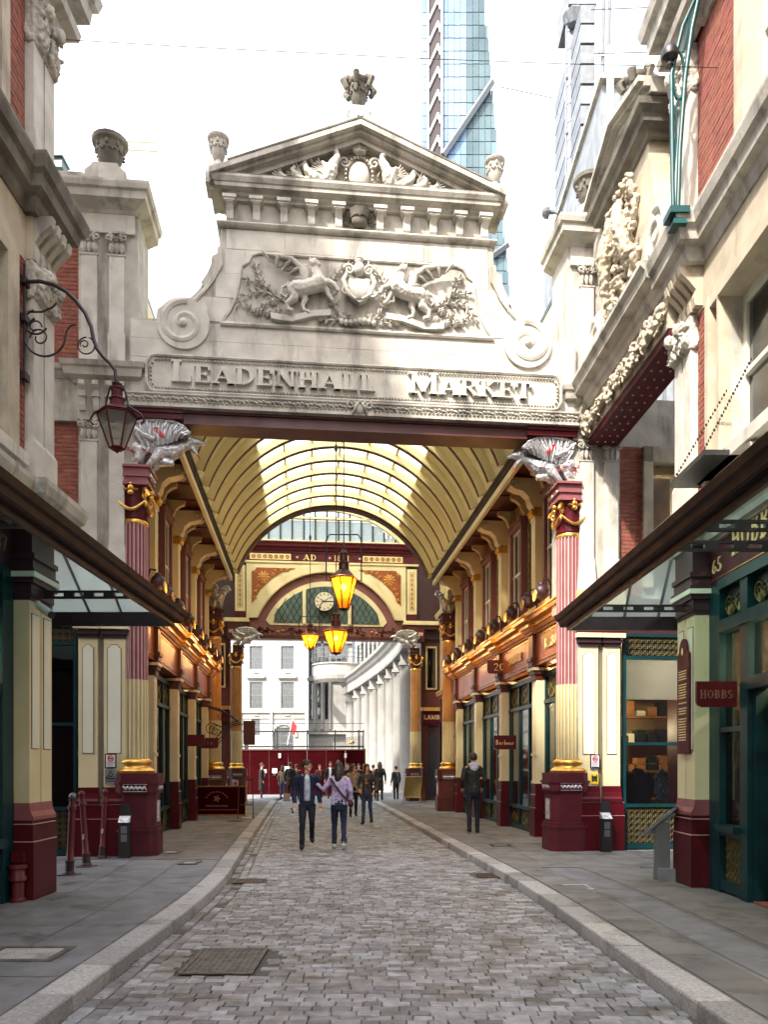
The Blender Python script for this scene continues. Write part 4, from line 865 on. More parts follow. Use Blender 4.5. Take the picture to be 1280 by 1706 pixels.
# ---------------------------------------------------------------- painted iron columns
def fluted(mb, c, r, z0, z1, n=20, mi=(0, 1), tilt=0):
    ring = []; mm = []
    for i in range(n):
        a = 2*pi*i/n; w_ = 2*pi/n
        ring += [(a, r), (a+w_*.30, r), (a+w_*.48, r*.90), (a+w_*.82, r*.90)]; mm += [mi[0], mi[1], mi[1], mi[1]]
    k = len(ring); o = len(mb.v)
    for z in (z0, z1):
        for a, rr in ring: mb.v.append((c[0]+rr*cos(a), c[1]+rr*sin(a), z))
    for i in range(k): j = (i+1) % k; mb.f.append((o+i, o+j, o+k+j, o+k+i)); mb.m.append(mm[i])
def iron_column(T, cx, cy, s, up, up2, base='maroon_dull', shields=True, z0=.11, ze=1.55, det=1.0):
    """fluted column on a chamfered pedestal; s is the side of the hall it stands on"""
    h = .325; c = .12; cx_ = cx; cx = cx-s*.085
    def oc(r, cc): return [(-r+cc, -r), (r-cc, -r), (r, -r+cc), (r, r-cc), (r-cc, r), (-r+cc, r), (-r, r-cc), (-r, -r+cc)]
    q = MB()
    for (r, a, b_) in ((h+.03, z0, z0+.42), (h+.045, z0+.42, z0+.46), (h+.02, z0+.46, z0+.52), (h-.01, z0+.52, 1.17), (h+.02, 1.17, 1.20), (h+.035, 1.20, 1.34), (h+.055, 1.34, 1.38), (h+.03, 1.38, 1.52)):
        q.prism([(cx+x, cy+y) for x, y in oc(r, c)], a, b_, 'z')
    ped = q.build('pedestal', base, T)
    if shields:
        q = MB(); xx = h+.038
        for f_ in range(-5, 6): q.ball((cx+f_*.034, cy-xx, 1.27), (.017, .010, .045), 6, 4, Matrix.Rotation(radians(35*(-1)**f_), 3, 'Y')); 
        q.box(cx-.2, cx+.2, cy-xx-.002, cy-xx+.02, 1.325, 1.335); q.box(cx-.2, cx+.2, cy-xx-.002, cy-xx+.02, 1.205, 1.215)
        for f_ in range(-5, 6): q.ball((cx-s*xx, cy+f_*.034, 1.27), (.010, .017, .045), 6, 4, Matrix.Rotation(radians(35*(-1)**f_), 3, 'X'))
        for f_ in range(9): a = f_*.7; q.ball((cx-s*(h+.0), cy+.07*cos(a), .86+.032*(f_-4)), (.02, .035, .022), 6, 4)
        q.box(cx-s*(h-.008), cx-s*(h+.008), cy-.10, cy+.10, .68, 1.05); q.build('silver_shield', 'silver', ped, smooth=60)
    cx = cx_
    q = MB(); q.lathe((cx, cy, 0), [(.33, 1.52), (.345, 1.56), (.31, 1.60), (.275, 1.62), (.27, 1.66), (.30, 1.69), (.30, 1.72), (.245, 1.77)], 28); q.build('gilded_base', 'gold', T, smooth=60)
    q = MB(); fluted(q, (cx, cy), .240, 1.75, 3.12, 22); q.build('lower_shaft', ['cream', 'cream_old'], T)
    q = MB(); fluted(q, (cx, cy), .232, 3.12, 5.78, 22); q.build('upper_shaft', [up, up2], T)
    q = MB(); q.lathe((cx, cy, 0), [(.215, 5.76), (.235, 5.79), (.235, 5.84), (.21, 5.87)], 24); q.lathe((cx, cy, 0), [(.20, 5.98), (.215, 6.0)], 20)
    for i in range(4):      # corner volutes, swags between them and a crowned bust over each swag
        a = pi/4+pi/2*i; ca, sa = cos(a), sin(a); out_ = s*ca > 0 and cy < 1
        if not out_: q.tube([(cx+(.315+.085*(1-j/22)*cos(j*.5))*ca, cy+(.315+.085*(1-j/22)*cos(j*.5))*sa, 6.25+.10*(1-j/22)*sin(j*.5)) for j in range(20)], [.036-.001*j for j in range(20)], 7)
        if not out_: q.tube([(cx+.20*ca, cy+.20*sa, 6.34), (cx+.27*ca, cy+.27*sa, 6.37), (cx+.34*ca, cy+.34*sa, 6.35)], [.035, .04, .035], 7);
        if not out_: q.ball((cx+.34*ca, cy+.34*sa, 6.10), (.028, .028, .06), 7, 5)
        pts = []
        for j in range(11): t = j/10; b_ = a+pi/2*t; r_ = .34-.06*sin(pi*t); pts.append((cx+r_*cos(b_), cy+r_*sin(b_), 6.16-.17*sin(pi*t)))
        q.tube(pts, [.016+.014*sin(pi*j/10) for j in range(11)], 7); m_ = a+pi/4; x, y = cx+.27*cos(m_), cy+.27*sin(m_)
        q.ball((x, y, 6.36), .055, 9, 6); q.ball((x, y, 6.28), (.06, .06, .045), 8, 5); q.lathe((x, y, 6.40), [(.03, 0), (.04, .03), (.02, .05)], 8)
        for w_ in (-1, 1): q.ball((x-w_*.08*sin(m_), y+w_*.08*cos(m_), 6.33), (.05, .05, .022), 7, 4)
    q.build('gilded_capital', 'gold', T, smooth=60)
    q = MB(); q.lathe((cx, cy, 0), [(.235, 5.87), (.24, 6.05), (.245, 6.20), (.27, 6.34), (.31, 6.42)], 20); q.build('capital_bell', base if base != 'maroon_dull' else 'maroon', T, smooth=60)
    q = MB()
    for (r, a, b_) in ((.30, 6.41, 6.46), (.27, 6.46, 6.55), (.30, 6.55, 6.58), (.28, 6.58, 6.70), (.33, 6.70, 6.74)): q.box(cx+s*.13, cx-s*r, cy-r, cy+r, a, b_)
    q.build('impost_block', 'rose' if up == 'rose_pale' else 'brownred', T)
CL = thing('iron_column', 'pink and cream fluted iron column at the left of the gateway, silver dragon above', 'column', (-3.72, .31, .11), FA, local=False)
CR = thing('iron_column', 'pink and cream fluted iron column at the right of the gateway, silver dragon above', 'column', (3.74, .31, .11), FA, local=False)
iron_column(CL, -3.88, .31, -1, 'rose_pale', 'rose'); iron_column(CR, 3.88, .31, 1, 'rose_pale', 'rose')
# ---------------------------------------------------------------- silver dragons
def dragon(label, cx, cy, z0, s, F=FA, sc_=1.0, vox=.012, group=None, rz=0, red=True):
    """winged dragon crouching on the capital and reaching into the opening; drawn in sketch units, s=+1 faces +x"""
    D = thing('silver_dragon', label, 'dragon statue', (cx, cy, z0), F, group=group, rz=rz)
    U = lambda x, y, d=0: (s*(.001834*(x-240))*sc_, -d*sc_, (.001834*(600-y))*sc_)
    m = MB(); T = lambda pts, r, n=9: m.tube([U(*p) for p in pts], [a*sc_ for a in r], n)
    for sd_ in (1, -1):
        T([(250, 420, .10*sd_), (300, 440, .12*sd_), (280, 520, .13*sd_), (180, 560, .12*sd_), (160, 585, .14*sd_), (250, 590, .16*sd_)], [.16, .15, .09, .055, .04, .035])   # haunch and foot
        T([(470, 430, .08*sd_), (430, 500, .12*sd_), (360, 580, .12*sd_), (375, 640, .12*sd_), (400, 680, .13*sd_)], [.11, .08, .05, .04, .035])      # foreleg
        for k in (-1, 0, 1): T([(400, 670, .13*sd_), (405+8*k, 700, .13*sd_+.03*k)], [.022, .008], 5); T([(240, 585, .16*sd_), (290, 592+4*k, .16*sd_+.03*k)], [.022, .008], 5)
    T([(200, 380, 0), (280, 380, 0), (380, 390, 0), (480, 400, 0), (570, 410, 0), (630, 380, 0), (690, 345, 0), (750, 325, 0)], [.12, .17, .16, .15, .155, .12, .085, .07])    # trunk and neck
    T([(720, 325, 0), (770, 300, 0), (835, 305, 0), (885, 328, 0)], [.085, .092, .055, .022]); T([(745, 345, 0), (790, 385, 0), (815, 425, 0)], [.06, .04, .018]); T([(860, 312, 0), (885, 322, 0), (880, 345, 0)], [.03, .02, .008]); T([(760, 285, .05), (775, 275, .06)], [.03, .03])  # open jaws
    T([(740, 290, .06), (700, 245, .09), (670, 235, .10)], [.035, .02, .006], 6); T([(740, 290, -.06), (700, 245, -.09)], [.035, .01], 6)
    for i_ in range(9): T([(300+48*i_, 345-6*(i_ % 2), 0), (285+48*i_, 300-4*i_, 0)], [.03, .006], 5)
    T([(590, 520, 0), (520, 500, 0), (430, 520, 0), (400, 580, 0)], [.05, .08, .07, .03])
    T([(230, 380, .05), (170, 330, .10), (150, 290, .12), (200, 280, .14), (260, 310, .15), (320, 330, .15), (370, 360, .15), (380, 420, .15), (350, 470, .15)], [.06, .05, .04, .035, .034, .032, .03, .026, .02], 7)
    fuse(m, 'dragon_body', 'silver', D, vox*max(.8, sc_), 1, off=(0, 0, 0), disp=.006, dsc=22)
    for sd_ in (1, -1):
        v = MB(); lead = [(440, 345), (330, 300), (235, 215), (330, 176), (480, 163), (620, 176), (705, 212), (770, 275)]
        v.tube([U(x, y, sd_*.23) for x, y in lead], [a*sc_ for a in (.05, .045, .04, .036, .034, .030, .024, .008)], 8)
        def lp(t):
            j = min(int(t*5), 4); f = t*5-j; A_, B_ = lead[2+j], lead[3+j]; return (A_[0]+(B_[0]-A_[0])*f, A_[1]+(B_[1]-A_[1])*f)
        for i in range(17):
            t = i/16; r_ = lp(t*.97); ex = 330+t*350; ey = 410-14*(i % 2)-95*t*t
            mid = ((r_[0]*.5+ex*.5)-12, (r_[1]*.5+ey*.5)); dd = sd_*(.215+.012*(i % 2))
            v.tube([U(r_[0], r_[1]+8, dd), U(*mid, dd+sd_*.02), U(ex, ey, sd_*.17)], [a*sc_ for a in (.020, .018, .008)], 5)
            if i: v.add([U(*pr_, dd), U(*pm_, dd+sd_*.012), U(*pe_, sd_*.16), U(ex, ey, sd_*.16), U(*mid, dd+sd_*.012), U(r_[0], r_[1], dd)], [(0, 1, 4, 5), (1, 2, 3, 4)])
            pr_, pm_, pe_ = r_, mid, (ex, ey)
            if i % 2 == 0: v.tube([U(r_[0]+10, r_[1]+6, sd_*.24), U((r_[0]*.68+ex*.32), (r_[1]*.68+ey*.32), sd_*.255)], [.026*sc_, .014*sc_], 6)
        v.build('wing', 'silver', D, smooth=50, off=(0, 0, 0))
    if not red: return D
    c = MB(); P = [(430, 235), (480, 232), (490, 265), (525, 300), (515, 330), (470, 290), (440, 275)]
    c.add([U(x, y, .245) for x, y in P]+[U(x, y, .205) for x, y in P], [tuple(range(7)), tuple(range(13, 6, -1))]+[(i, (i+1) % 7, 7+(i+1) % 7, 7+i) for i in range(7)]); c.tube([U(800, 410, 0), U(825, 440, 0), U(842, 475, 0)], [.014*sc_, .01*sc_, .004*sc_], 5)
    c.build('red_enamel', 'red_bright', D, off=(0, 0, 0))
    for i, (x, y) in enumerate(((180, 420), (210, 450), (330, 440), (300, 400), (380, 470), (250, 470))): c = MB(); c.tube([U(x-24, y-12, .20), U(x, y, .25), U(x+26, y+8, .20)], .009*sc_, 4); c.build('red_vein', 'red_bright', D, off=(0, 0, 0))
    return D
DL = dragon('silver winged dragon with red flash crouching on the left gateway column, facing right', -3.86, .31, 6.74, 1)
DR = dragon('silver winged dragon with red flash crouching on the right gateway column, facing left', 3.90, .31, 6.74, -1)
# ============================================================ MARKET HALL
PY = [.62, 2.95, 5.85, 8.75, 11.55]
SXN = {-1: 'left', 1: 'right'}
def hall_side(s):
    R = thing('shop_range', f'{SXN[s]} range of painted shops in the hall, {"with the numbered door and Barbour signs" if s > 0 else "ending at the banner and scrolled canopy"}', 'building', (s*4.6, 6, .11), FA, local=False)
    bx = lambda q, a, b, y0, y1, z0, z1: q.box(s*a, s*b, y0, y1, z0, z1)
    # lower storey
    for i, y in enumerate(PY[1:] if s > 0 else PY[1:]):
        w_ = .17
        q = MB(); bx(q, 3.97, 4.4, y-w_-.02, y+w_+.02, .11, .72); bx(q, 3.985, 4.4, y-w_, y+w_, .72, 1.02); bx(q, 4.0, 4.4, y-w_+.01, y+w_-.01, 1.02, 1.26); q.build('pilaster_base', 'maroon', R)
        q = MB(); bx(q, 3.964, 4.0, y-w_-.025, y+w_+.025, .735, .745); bx(q, 3.98, 4.0, y-w_-.005, y+w_+.005, 1.015, 1.03); q.build('base_line', 'rose_pale', R)
        q = MB(); bx(q, 4.02, 4.4, y-w_+.02, y+w_-.02, 1.26, 3.5); bx(q, 4.0, 4.03, y-w_+.01, y+w_-.01, 1.26, 1.32); bx(q, 4.0, 4.05, y-w_+.0, y+w_-.0, 1.86, 1.92); bx(q, 4.012, 4.03, y-w_+.07, y+w_-.07, 2.0, 3.35); q.build('pilaster', 'cream' , R)
        q = MB(); bx(q, 3.99, 4.4, y-w_+.01, y+w_-.01, 3.5, 3.62); bx(q, 3.96, 4.4, y-w_-.02, y+w_+.02, 3.62, 3.70); bx(q, 3.95, 4.4, y-w_-.03, y+w_+.03, 3.76, 3.80); q.build('capital', 'brownred', R)
        q = MB(); bx(q, 3.93, 4.4, y-w_-.05, y+w_+.05, 3.70, 3.76); q.build('capital_fillet', 'cream', R)
        q = MB(); bx(q, 3.93, 4.1, y-w_+.02, y+w_-.02, 3.8, 3.9); bx(q, 3.90, 4.1, y-w_+.0, y+w_-.0, 3.9, 3.98); bx(q, 3.94, 4.1, y-w_+.02, y+w_-.02, 3.98, 4.50); q.build('fascia_block', 'brownred', R)
    ys = [.6]+PY[1:]
    for i in range(4):
        y0, y1 = ys[i]+(.17 if i else 0), ys[i+1]-.17
        f = MB(); D0, D1 = 4.20, 4.30; n = 3 if i != 1 else 3; e = .06
        for k in range(n+1):
            c = y0+e/2+(y1-y0-e)*k/n; bx(f, D0, D1, c-e/2, c+e/2, .12, 3.66)
        bx(f, D0-.012, D1, y0, y1, 3.56, 3.66); bx(f, D0-.02, D1, y0, y1, 2.98, 3.06); bx(f, D0-.03, D1, y0, y1, .62, .70); bx(f, D0-.004, D1, y0, y1, .12, .22)
        if i % 2 == 0: bx(f, D0-.01, D1, y0, y0+(y1-y0)/n, 2.1, 2.16)
        fr = f.build('shop_front', 'teal', R)
        for k in range(n):
            a = y0+e+(y1-y0-e)*k/n+.002; b_ = y0+(y1-y0-e)*(k+1)/n-.002
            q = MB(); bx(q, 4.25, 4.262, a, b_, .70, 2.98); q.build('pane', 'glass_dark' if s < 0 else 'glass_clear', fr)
            q = MB(); bx(q, 4.26, 4.28, a, b_, .22, .62); bx(q, 4.26, 4.28, a, b_, 3.06, 3.56)
            cx = 4.245
            for (za, zb) in ((.22, .62), (3.06, 3.56)):
                cz = (za+zb)/2; ry = (b_-a)*.42; rz = (zb-za)*.42
                q.tube([(s*cx, (a+b_)/2+ry*cos(t), cz+rz*sin(t)) for t in [j*pi/5 for j in range(11)]], .012, 4, cap=False); q.tube([(s*cx, a+.03, za+.03), (s*cx, b_-.03, zb-.03)], .01, 4); q.tube([(s*cx, b_-.03, za+.03), (s*cx, a+.03, zb-.03)], .01, 4)
            q.build('lattice_panel', 'olive_gold', fr)
    # maroon doors in some bays
    for y in ((1.0, 6.5) if s > 0 else (3.5, 9.3)):
        q = MB(); bx(q, 4.235, 4.27, y, y+.62, .14, 2.1); bx(q, 4.225, 4.236, y+.1, y+.52, .3, .9); d = q.build('door', 'brownred', R)
        q = MB(); q.tube([(s*4.2, y+.52, 1.0), (s*4.2, y+.52, 1.25)], .014); q.build('door_handle', 'gold', d)
    x = MB(); ys0 = 3.46 if s > 0 else .55
    if s > 0: x.box(4.36, 4.92, .5, .55, .1, 4.8); x.box(4.88, 4.92, .55, 3.46, .1, 4.8); x.box(4.92, 7.0, 3.42, 3.46, .1, 4.8); x.box(4.32, 4.88, .55, 3.46, 3.75, 3.80); x.box(4.32, 4.88, .55, 3.46, .08, .13)
    else: x.box(*sorted((s*4.36, s*7.0)), .5, .55, .1, 4.8)
    x.box(*sorted((s*4.36, s*7.0)), 12.0, 12.05, .1, 4.8); x.box(*sorted((s*6.9, s*7.0)), ys0, 12, .1, 4.8); x.box(*sorted((s*4.32, s*7.0)), ys0, 12, 3.75, 3.80); x.box(*sorted((s*4.32, s*6.9)), ys0, 12, .08, .13)
    for y in ((3.0, 5.9, 8.8) if s < 0 else (5.9, 8.8)): x.box(*sorted((s*4.5, s*6.9)), y-.04, y+.04, .13, 3.75)
    x.build('shop_interior', 'interior', R)
    for i, y in enumerate((1.8, 4.4, 7.3, 10.2)):
        ledge_light(R, (s*(4.62 if s > 0 and i == 0 else 5.2), y, 3.2), .07, 'shop_lamp', 'bulb', power=(60 if s > 0 else 35))
        if s > 0 and i == 0: continue
        q = MB()
        for z in (.75, 1.3, 1.85, 2.4):
            bx(q, 5.6, 6.2, y-1.0, y+1.0, z, z+.03)
        sh = q.build('shelf', 'wood', R)
        q = MB()
        for z in (.78, 1.33, 1.88):
            for k in range(9): yy = y-.9+.22*k; hh = random.uniform(.12, .38); bx(q, 5.65, 5.95, yy-.08, yy+.08, z, z+hh)
        q.build('stock', random.choice(('panel_pale', 'wood', 'cream')), sh)
    # fascia and cornice, breaking forward over each pilaster
    q = MB(); bx(q, 4.02, 4.32, .5, 12.0, 3.80, 4.50); q.build('fascia', 'orange_brown', R)
    for i in range(4):
        a, b_ = ys[i]+.25, ys[i+1]-.25; q = MB(); 
        for z in (3.88, 4.42): bx(q, 4.005, 4.03, a, b_, z, z+.012)
        q.build('fascia_line', 'gold', R)
    pa = [(s*4.02, .45)]
    for y in PY[1:]: pa += [(s*4.02, y-.20), (s*3.93, y-.20), (s*3.93, y+.20), (s*4.02, y+.20)]
    pa += [(s*4.02, 12.0)]
    if s > 0: pa = pa[::-1]
    hsweep(pa, [(-.02, 0), (.03, 0), (.05, .04), (.08, .05), (.12, .11), (.15, .12), (.15, .2), (.27, .22), (.29, .28), (.32, .30), (.32, .33), (-.02, .34)], 4.48, 'shop_cornice', 'ochre', R)
    q = MB(); bx(q, 3.86, 4.4, .45, 12.0, 4.79, 4.83); q.build('cornice_top', 'orange_brown', R)
    q = MB(); bx(q, 3.9, 4.35, .5, 12.0, 4.83, 5.02); q.build('upper_plinth', 'cream_old', R)
    # upper storey
    q = MB(); bx(q, 4.16, 4.5, .5, 12.05, 5.02, 8.05); bx(q, 4.16, 4.5, .5, 12.0, 8.05, 11.2); q.build('upper_wall', 'cream_old', R)
    for i in range(4):
        y0, y1 = ys[i]+.1, ys[i+1]-.1; m_ = (y0+y1)/2; hw = .50
        f = MB()
        for a, b_ in ((m_-hw, m_-hw+.10), (m_+hw-.10, m_+hw)): bx(f, 4.0, 4.2, a, b_, 5.1, 7.2)
        bx(f, 3.98, 4.2, m_-hw-.02, m_+hw+.02, 7.2, 7.32); bx(f, 3.95, 4.2, m_-hw-.05, m_+hw+.05, 7.32, 7.37); bx(f, 3.96, 4.2, m_-hw-.04, m_+hw+.04, 5.02, 5.12)
        fr = f.build('window', 'mauve', R)
        q = MB(); 
        for a, b_ in ((m_-.40, m_-.34), (m_+.34, m_+.40), (m_-.02, m_+.02)): bx(q, 4.07, 4.12, a, b_, 5.12, 7.2)
        for z in (5.12, 6.12, 7.13): bx(q, 4.06, 4.13, m_-.40, m_+.40, z, z+.06)
        q.build('sash', 'sash', fr)
        q = MB(); bx(q, 4.10, 4.11, m_-.36, m_+.36, 5.15, 7.15); q.build('pane', 'glass_dark', fr)
        q = MB(); bx(q, 4.14, 4.155, m_-.40, m_+.40, 5.1, 7.2); q.build('dark_backing', 'darkroom', fr)  # near-black sheet, darkness of the room behind put into its colour
        for c in (m_-.72, m_+.72):
            q = MB(); a = .10; P = [(c-a, 5.25), (c+a, 5.25), (c+a, 7.1), (c+a*.4, 7.2), (c-a*.4, 7.2), (c-a, 7.1)]
            q.prism([(p[0], p[1]) for p in P], s*4.13, s*4.16, 'x'); q.build('dark_panel', 'brownred', R)
            q = MB(); P2 = [(c-a+.025, 5.29), (c+a-.025, 5.29), (c+a-.025, 7.08), (c, 7.17), (c-a+.025, 7.08)]; q.prism(P2, s*4.115, s*4.135, 'x')
            for k in range(9): q.ball((s*4.11, c, 5.4+k*.2), (.02, .05, .07), 6, 4)
            q.build('carved_panel', 'olive_gold', R)
    for y in [.75]+PY[1:]:
        q = MB(); bx(q, 4.0, 4.2, y-.15, y+.15, 5.3, 7.0); bx(q, 3.98, 4.2, y-.17, y+.17, 6.95, 7.02); q.build('upper_pilaster', 'cream', R)
        q = MB(); bx(q, 3.98, 4.2, y-.17, y+.17, 5.02, 5.3); q.build('upper_base', 'brownred', R)
        q = MB(); bx(q, 3.97, 4.2, y-.15, y+.15, 7.02, 7.22)
        for k in (-1, 0, 1): q.ball((s*3.95, y+.09*k, 7.12), (.05, .045, .08), 7, 5)
        q.build('pilaster_capital', 'gold', R)
        P = [(4.16, 7.22), (3.96, 7.22), (3.90, 7.30), (3.86, 7.45), (3.74, 7.56), (3.56, 7.60), (3.46, 7.66), (3.44, 7.78), (3.50, 7.84), (4.16, 7.84)]
        q = MB(); q.prism([(s*a, b_) for a, b_ in P], y-.14, y+.14, 'y'); q.spiral((s*3.52, y-.15, 7.70), .09, 1.4, .022, sgn=s); q.spiral((s*3.52, y+.15, 7.70), .09, 1.4, .022, sgn=s); q.build('eave_bracket', 'cream', R)
        q = MB(); bx(q, 3.38, 4.2, y-.19, y+.19, 7.84, 7.90); q.build('bracket_cap', 'brownred', R)
    for i in range(4):
        for k in ((ys[i]*.7+ys[i+1]*.3), (ys[i]*.3+ys[i+1]*.7)):
            P = [(4.16, 7.38), (4.05, 7.38), (3.98, 7.48), (3.94, 7.60), (3.84, 7.68), (3.74, 7.72), (3.72, 7.82), (4.16, 7.82)]
            q = MB(); q.prism([(s*a, b_) for a, b_ in P], k-.07, k+.07, 'y'); q.build('small_bracket', 'cream_old', R)
    q = MB(); bx(q, 3.36, 4.5, .5, 12.05, 7.90, 7.96); q.build('soffit', 'brownred', R)
    q = MB(); 
    for k in range(11): y = .9+1.05*k; bx(q, 3.5, 4.1, y, y+.03, 7.88, 7.90)
    q.build('soffit_strips', 'maroon_dull', R)
    q = MB(); bx(q, 3.30, 3.38, .5, 12.05, 7.66, 7.80); q.build('eave_fascia', 'cream', R)
    pp = [(s*3.32, .5), (s*3.32, 12.05)]; pp = pp if s < 0 else pp[::-1]
    hsweep(pp, [(-.06, 0), (.0, 0), (.04, .02), (.05, .06), (.04, .10), (.07, .13), (.08, .18), (.06, .22), (-.06, .22)], 7.80, 'eave_gutter', 'gutter', R, 50)
    # top floor seen behind the gateway, with its dark gutter
    q = MB(); bx(q, 4.42, 4.46, .6, 12, 11.2, 11.32); bx(q, 4.20, 4.50, .6, 12, 11.30, 11.42); q.build('roof_gutter', 'darkgreen', R)
    q = MB(); bx(q, 4.46, 6.5, .6, 12, 11.32, 11.36); q.build('side_roof', 'lead', R)
    for k in range(5):
        y = 1.5+2.1*k; q = MB(); bx(q, 4.12, 4.17, y, y+1.1, 9.3, 10.9); bx(q, 4.10, 4.18, y-.05, y, 9.2, 11.0); bx(q, 4.10, 4.18, y+1.1, y+1.15, 9.2, 11.0); bx(q, 4.10, 4.14, y, y+1.1, 10.05, 10.10); q.build('top_window', 'sash', R)
    return R
HL = hall_side(-1); HR = hall_side(1)
# ---------------------------------------------------------------- vaulted roof
V = thing('vaulted_roof', 'cream boarded barrel vault with scalloped ribs and a glazed crown over the hall', 'roof', (0, 6, 7.9), FA, local=False)
VW, VR = 3.27, 2.27; RR = (VW**2+VR**2)/(2*VR); VC = 8.0+VR-RR; A0 = math.asin(VW/RR)
def arcp(r, a): return (r*sin(a), VC+r*cos(a))
def arch_strip(q, r0, r1, y0, y1, a0, a1, n):
    for i in range(n):
        t0 = a0+(a1-a0)*i/n; t1 = a0+(a1-a0)*(i+1)/n; p = [arcp(r0, t0), arcp(r0, t1), arcp(r1, t1), arcp(r1, t0)]
        vs = [(x, y0, z) for x, z in p]+[(x, y1, z) for x, z in p]
        fs = [(0, 1, 2, 3), (7, 6, 5, 4), (1, 0, 4, 5), (3, 2, 6, 7)]
        if i == 0: fs.append((0, 3, 7, 4))
        if i == n-1: fs.append((2, 1, 5, 6))
        q.add(vs, fs)
RIB = [.62+.925*k for k in range(13)]
AG = radians(38)
for i, y in enumerate(RIB):
    last = i == len(RIB)-1
    q = MB(); arch_strip(q, RR-.17, RR+.02, y-.09, y+.05, -A0, A0, 36); rb = q.build('rib', 'vault_cream', V)
    q = MB(); arch_strip(q, RR-.188, RR-.172, y-.045, y+.045, -A0, A0, 36); q.build('rib_edge', 'brownred', rb)
    q = MB(); n = 40
    for k in range(n):
        a = -A0+2*A0*(k+.5)/n; da = A0/n*.60
        P = [arcp(RR-.02, a-da), arcp(RR-.02, a+da), arcp(RR-.155, a)]
        for ys_ in ((y+.055, y+.16),):
            q.add([(P[0][0], ys_[0], P[0][1]), (P[1][0], ys_[0], P[1][1]), (P[2][0], ys_[0], P[2][1]), (P[0][0], ys_[1], P[0][1]), (P[1][0], ys_[1], P[1][1]), (arcp(RR-.03, a)[0], ys_[1], arcp(RR-.03, a)[1])], [(0, 1, 2), (5, 4, 3), (0, 3, 4, 1), (1, 4, 5, 2), (2, 5, 3, 0)])
    o = q.build('scalloped_edge', 'olive_gold', rb); o['kind'] = 'stuff'
    if last: continue
    y1 = RIB[i+1]
    for s in (-1, 1):
        q = MB(); arch_strip(q, RR, RR+.04, y+.05, y1-.05, *(sorted((s*AG, s*A0))), 12); q.build('boarding', 'vault_cream', V)
    for k in range(6):
        a = -AG+2*AG*k/6; q = MB(); arch_strip(q, RR+.0, RR+.012, y+.05, y1-.05, a+.006, a+AG/3-.006, 3); q.build('glass_pane', 'roof_glass', V)
for k in range(7):
    a = -AG+2*AG*k/6; q = MB(); arch_strip(q, RR-.03, RR+.03, RIB[0], RIB[-1], a-.008, a+.008, 1); q.build('glazing_bar', 'vault_cream', V)
q = MB(); arch_strip(q, RR-.20, RR+.06, 11.78, 12.02, -A0-.02, A0+.02, 40); q.build('end_arch', 'vault_cream', V)
q = MB(); arch_strip(q, RR-.22, RR-.20, 11.76, 12.06, -A0-.02, A0+.02, 40); q.build('end_arch_edge', 'brownred', V)
q = MB()
for k in range(26):
    a = -A0+.12+(2*A0-.24)*k/25
    if abs(a) < .35: continue
    c = arcp(RR-.09, a); q.spiral((c[0], 11.77, c[1]), .07, 1.3, .014, sgn=1 if k % 2 else -1, a0=a, n=12, sides=5)
q.build('iron_scrollwork', 'olive_gold', V)
# wall over the end of the vault
q = MB(); top = 13.2; n = 24; prev = None
for k in range(n):
    t0 = -A0+2*A0*k/n; t1 = -A0+2*A0*(k+1)/n; p0, p1 = arcp(RR+.05, t0), arcp(RR+.05, t1)
    q.add([(p0[0], 12.0, p0[1]), (p1[0], 12.0, p1[1]), (p1[0], 12.0, top), (p0[0], 12.0, top), (p0[0], 12.1, p0[1]), (p1[0], 12.1, p1[1]), (p1[0], 12.1, top), (p0[0], 12.1, top)], [(0, 1, 2, 3), (7, 6, 5, 4), (0, 4, 5, 1), (2, 6, 7, 3)])
for s in (-1, 1): q.box(s*VW, s*5.2, 12.0, 12.1, 7.96, top)
q.build('gable_wall', 'cream_old', V)
# ---------------------------------------------------------------- crossing
X = thing('crossing', 'tall cream walled crossing with glass roof between the hall and the inner arch', 'building', (0, 16, .11), FA, local=False)
for s in (-1, 1):
    q = MB(); q.box(s*4.9, s*5.1, 13.0, 19.7, 4.6, 13.2); q.build('side_wall', 'cream_old', X)
    q = MB(); q.box(s*4.35, s*5.1, 12.05, 13.0, .11, 4.6); q.box(s*4.9, s*5.1, 13.0, 19.7, .11, 4.6); q.build('lower_wall', 'brownred', X)
    q = MB(); q.box(s*4.5, s*5.1, 12.05, 13.0, 4.6, 8.1); q.build('corner_pier', 'cream_old', X)
    hsweep([(s*4.9, 12.9), (s*4.9, 19.6)][::(-1 if s > 0 else 1)], cyma(.3, .25), 7.85, 'crossing_cornice', 'cream', X)
    hsweep([(s*4.9, 12.9), (s*4.9, 19.6)][::(-1 if s > 0 else 1)], cyma(.3, .22), 4.5, 'low_cornice', 'ochre', X)
    for y in (14.2, 16.2, 18.2):
        q = MB(); q.box(s*4.84, s*4.9, y-.45, y+.45, 5.2, 7.3); fr = q.build('window', 'mauve', X); q = MB(); q.box(s*4.82, s*4.84, y-.36, y+.36, 5.3, 7.2); q.build('pane', 'glass_dark', fr)
        q = MB(); q.box(s*4.80, s*4.9, y-.8, y+.8, .8, 3.6); fr = q.build('shop_front', 'teal', X); q = MB(); q.box(s*4.78, s*4.80, y-.7, y+.7, .9, 3.5); q.build('pane', 'glass_dark', fr)
    q = MB(); q.box(s*4.12, s*4.42, 12.10, 12.45, .11, 8.6); q.build('pier', 'brownred', X)
    q = MB(); q.tube([(s*4.05, 12.25, .2), (s*4.05, 12.25, 8.2)], .06, 8)
    for z in (2.6, 4.2, 5.4): q.lathe((s*4.05, 12.25, z), [(.08, 0), (.08, .08)], 8)
    q.build('downpipe', 'maroon', X)
    q = MB(); q.box(s*3.9, s*4.6, 12.0, 12.7, 8.0, 8.5); q.box(s*3.84, s*4.66, 11.97, 12.76, 8.5, 8.6); q.build('pier_block', 'brownred', X)
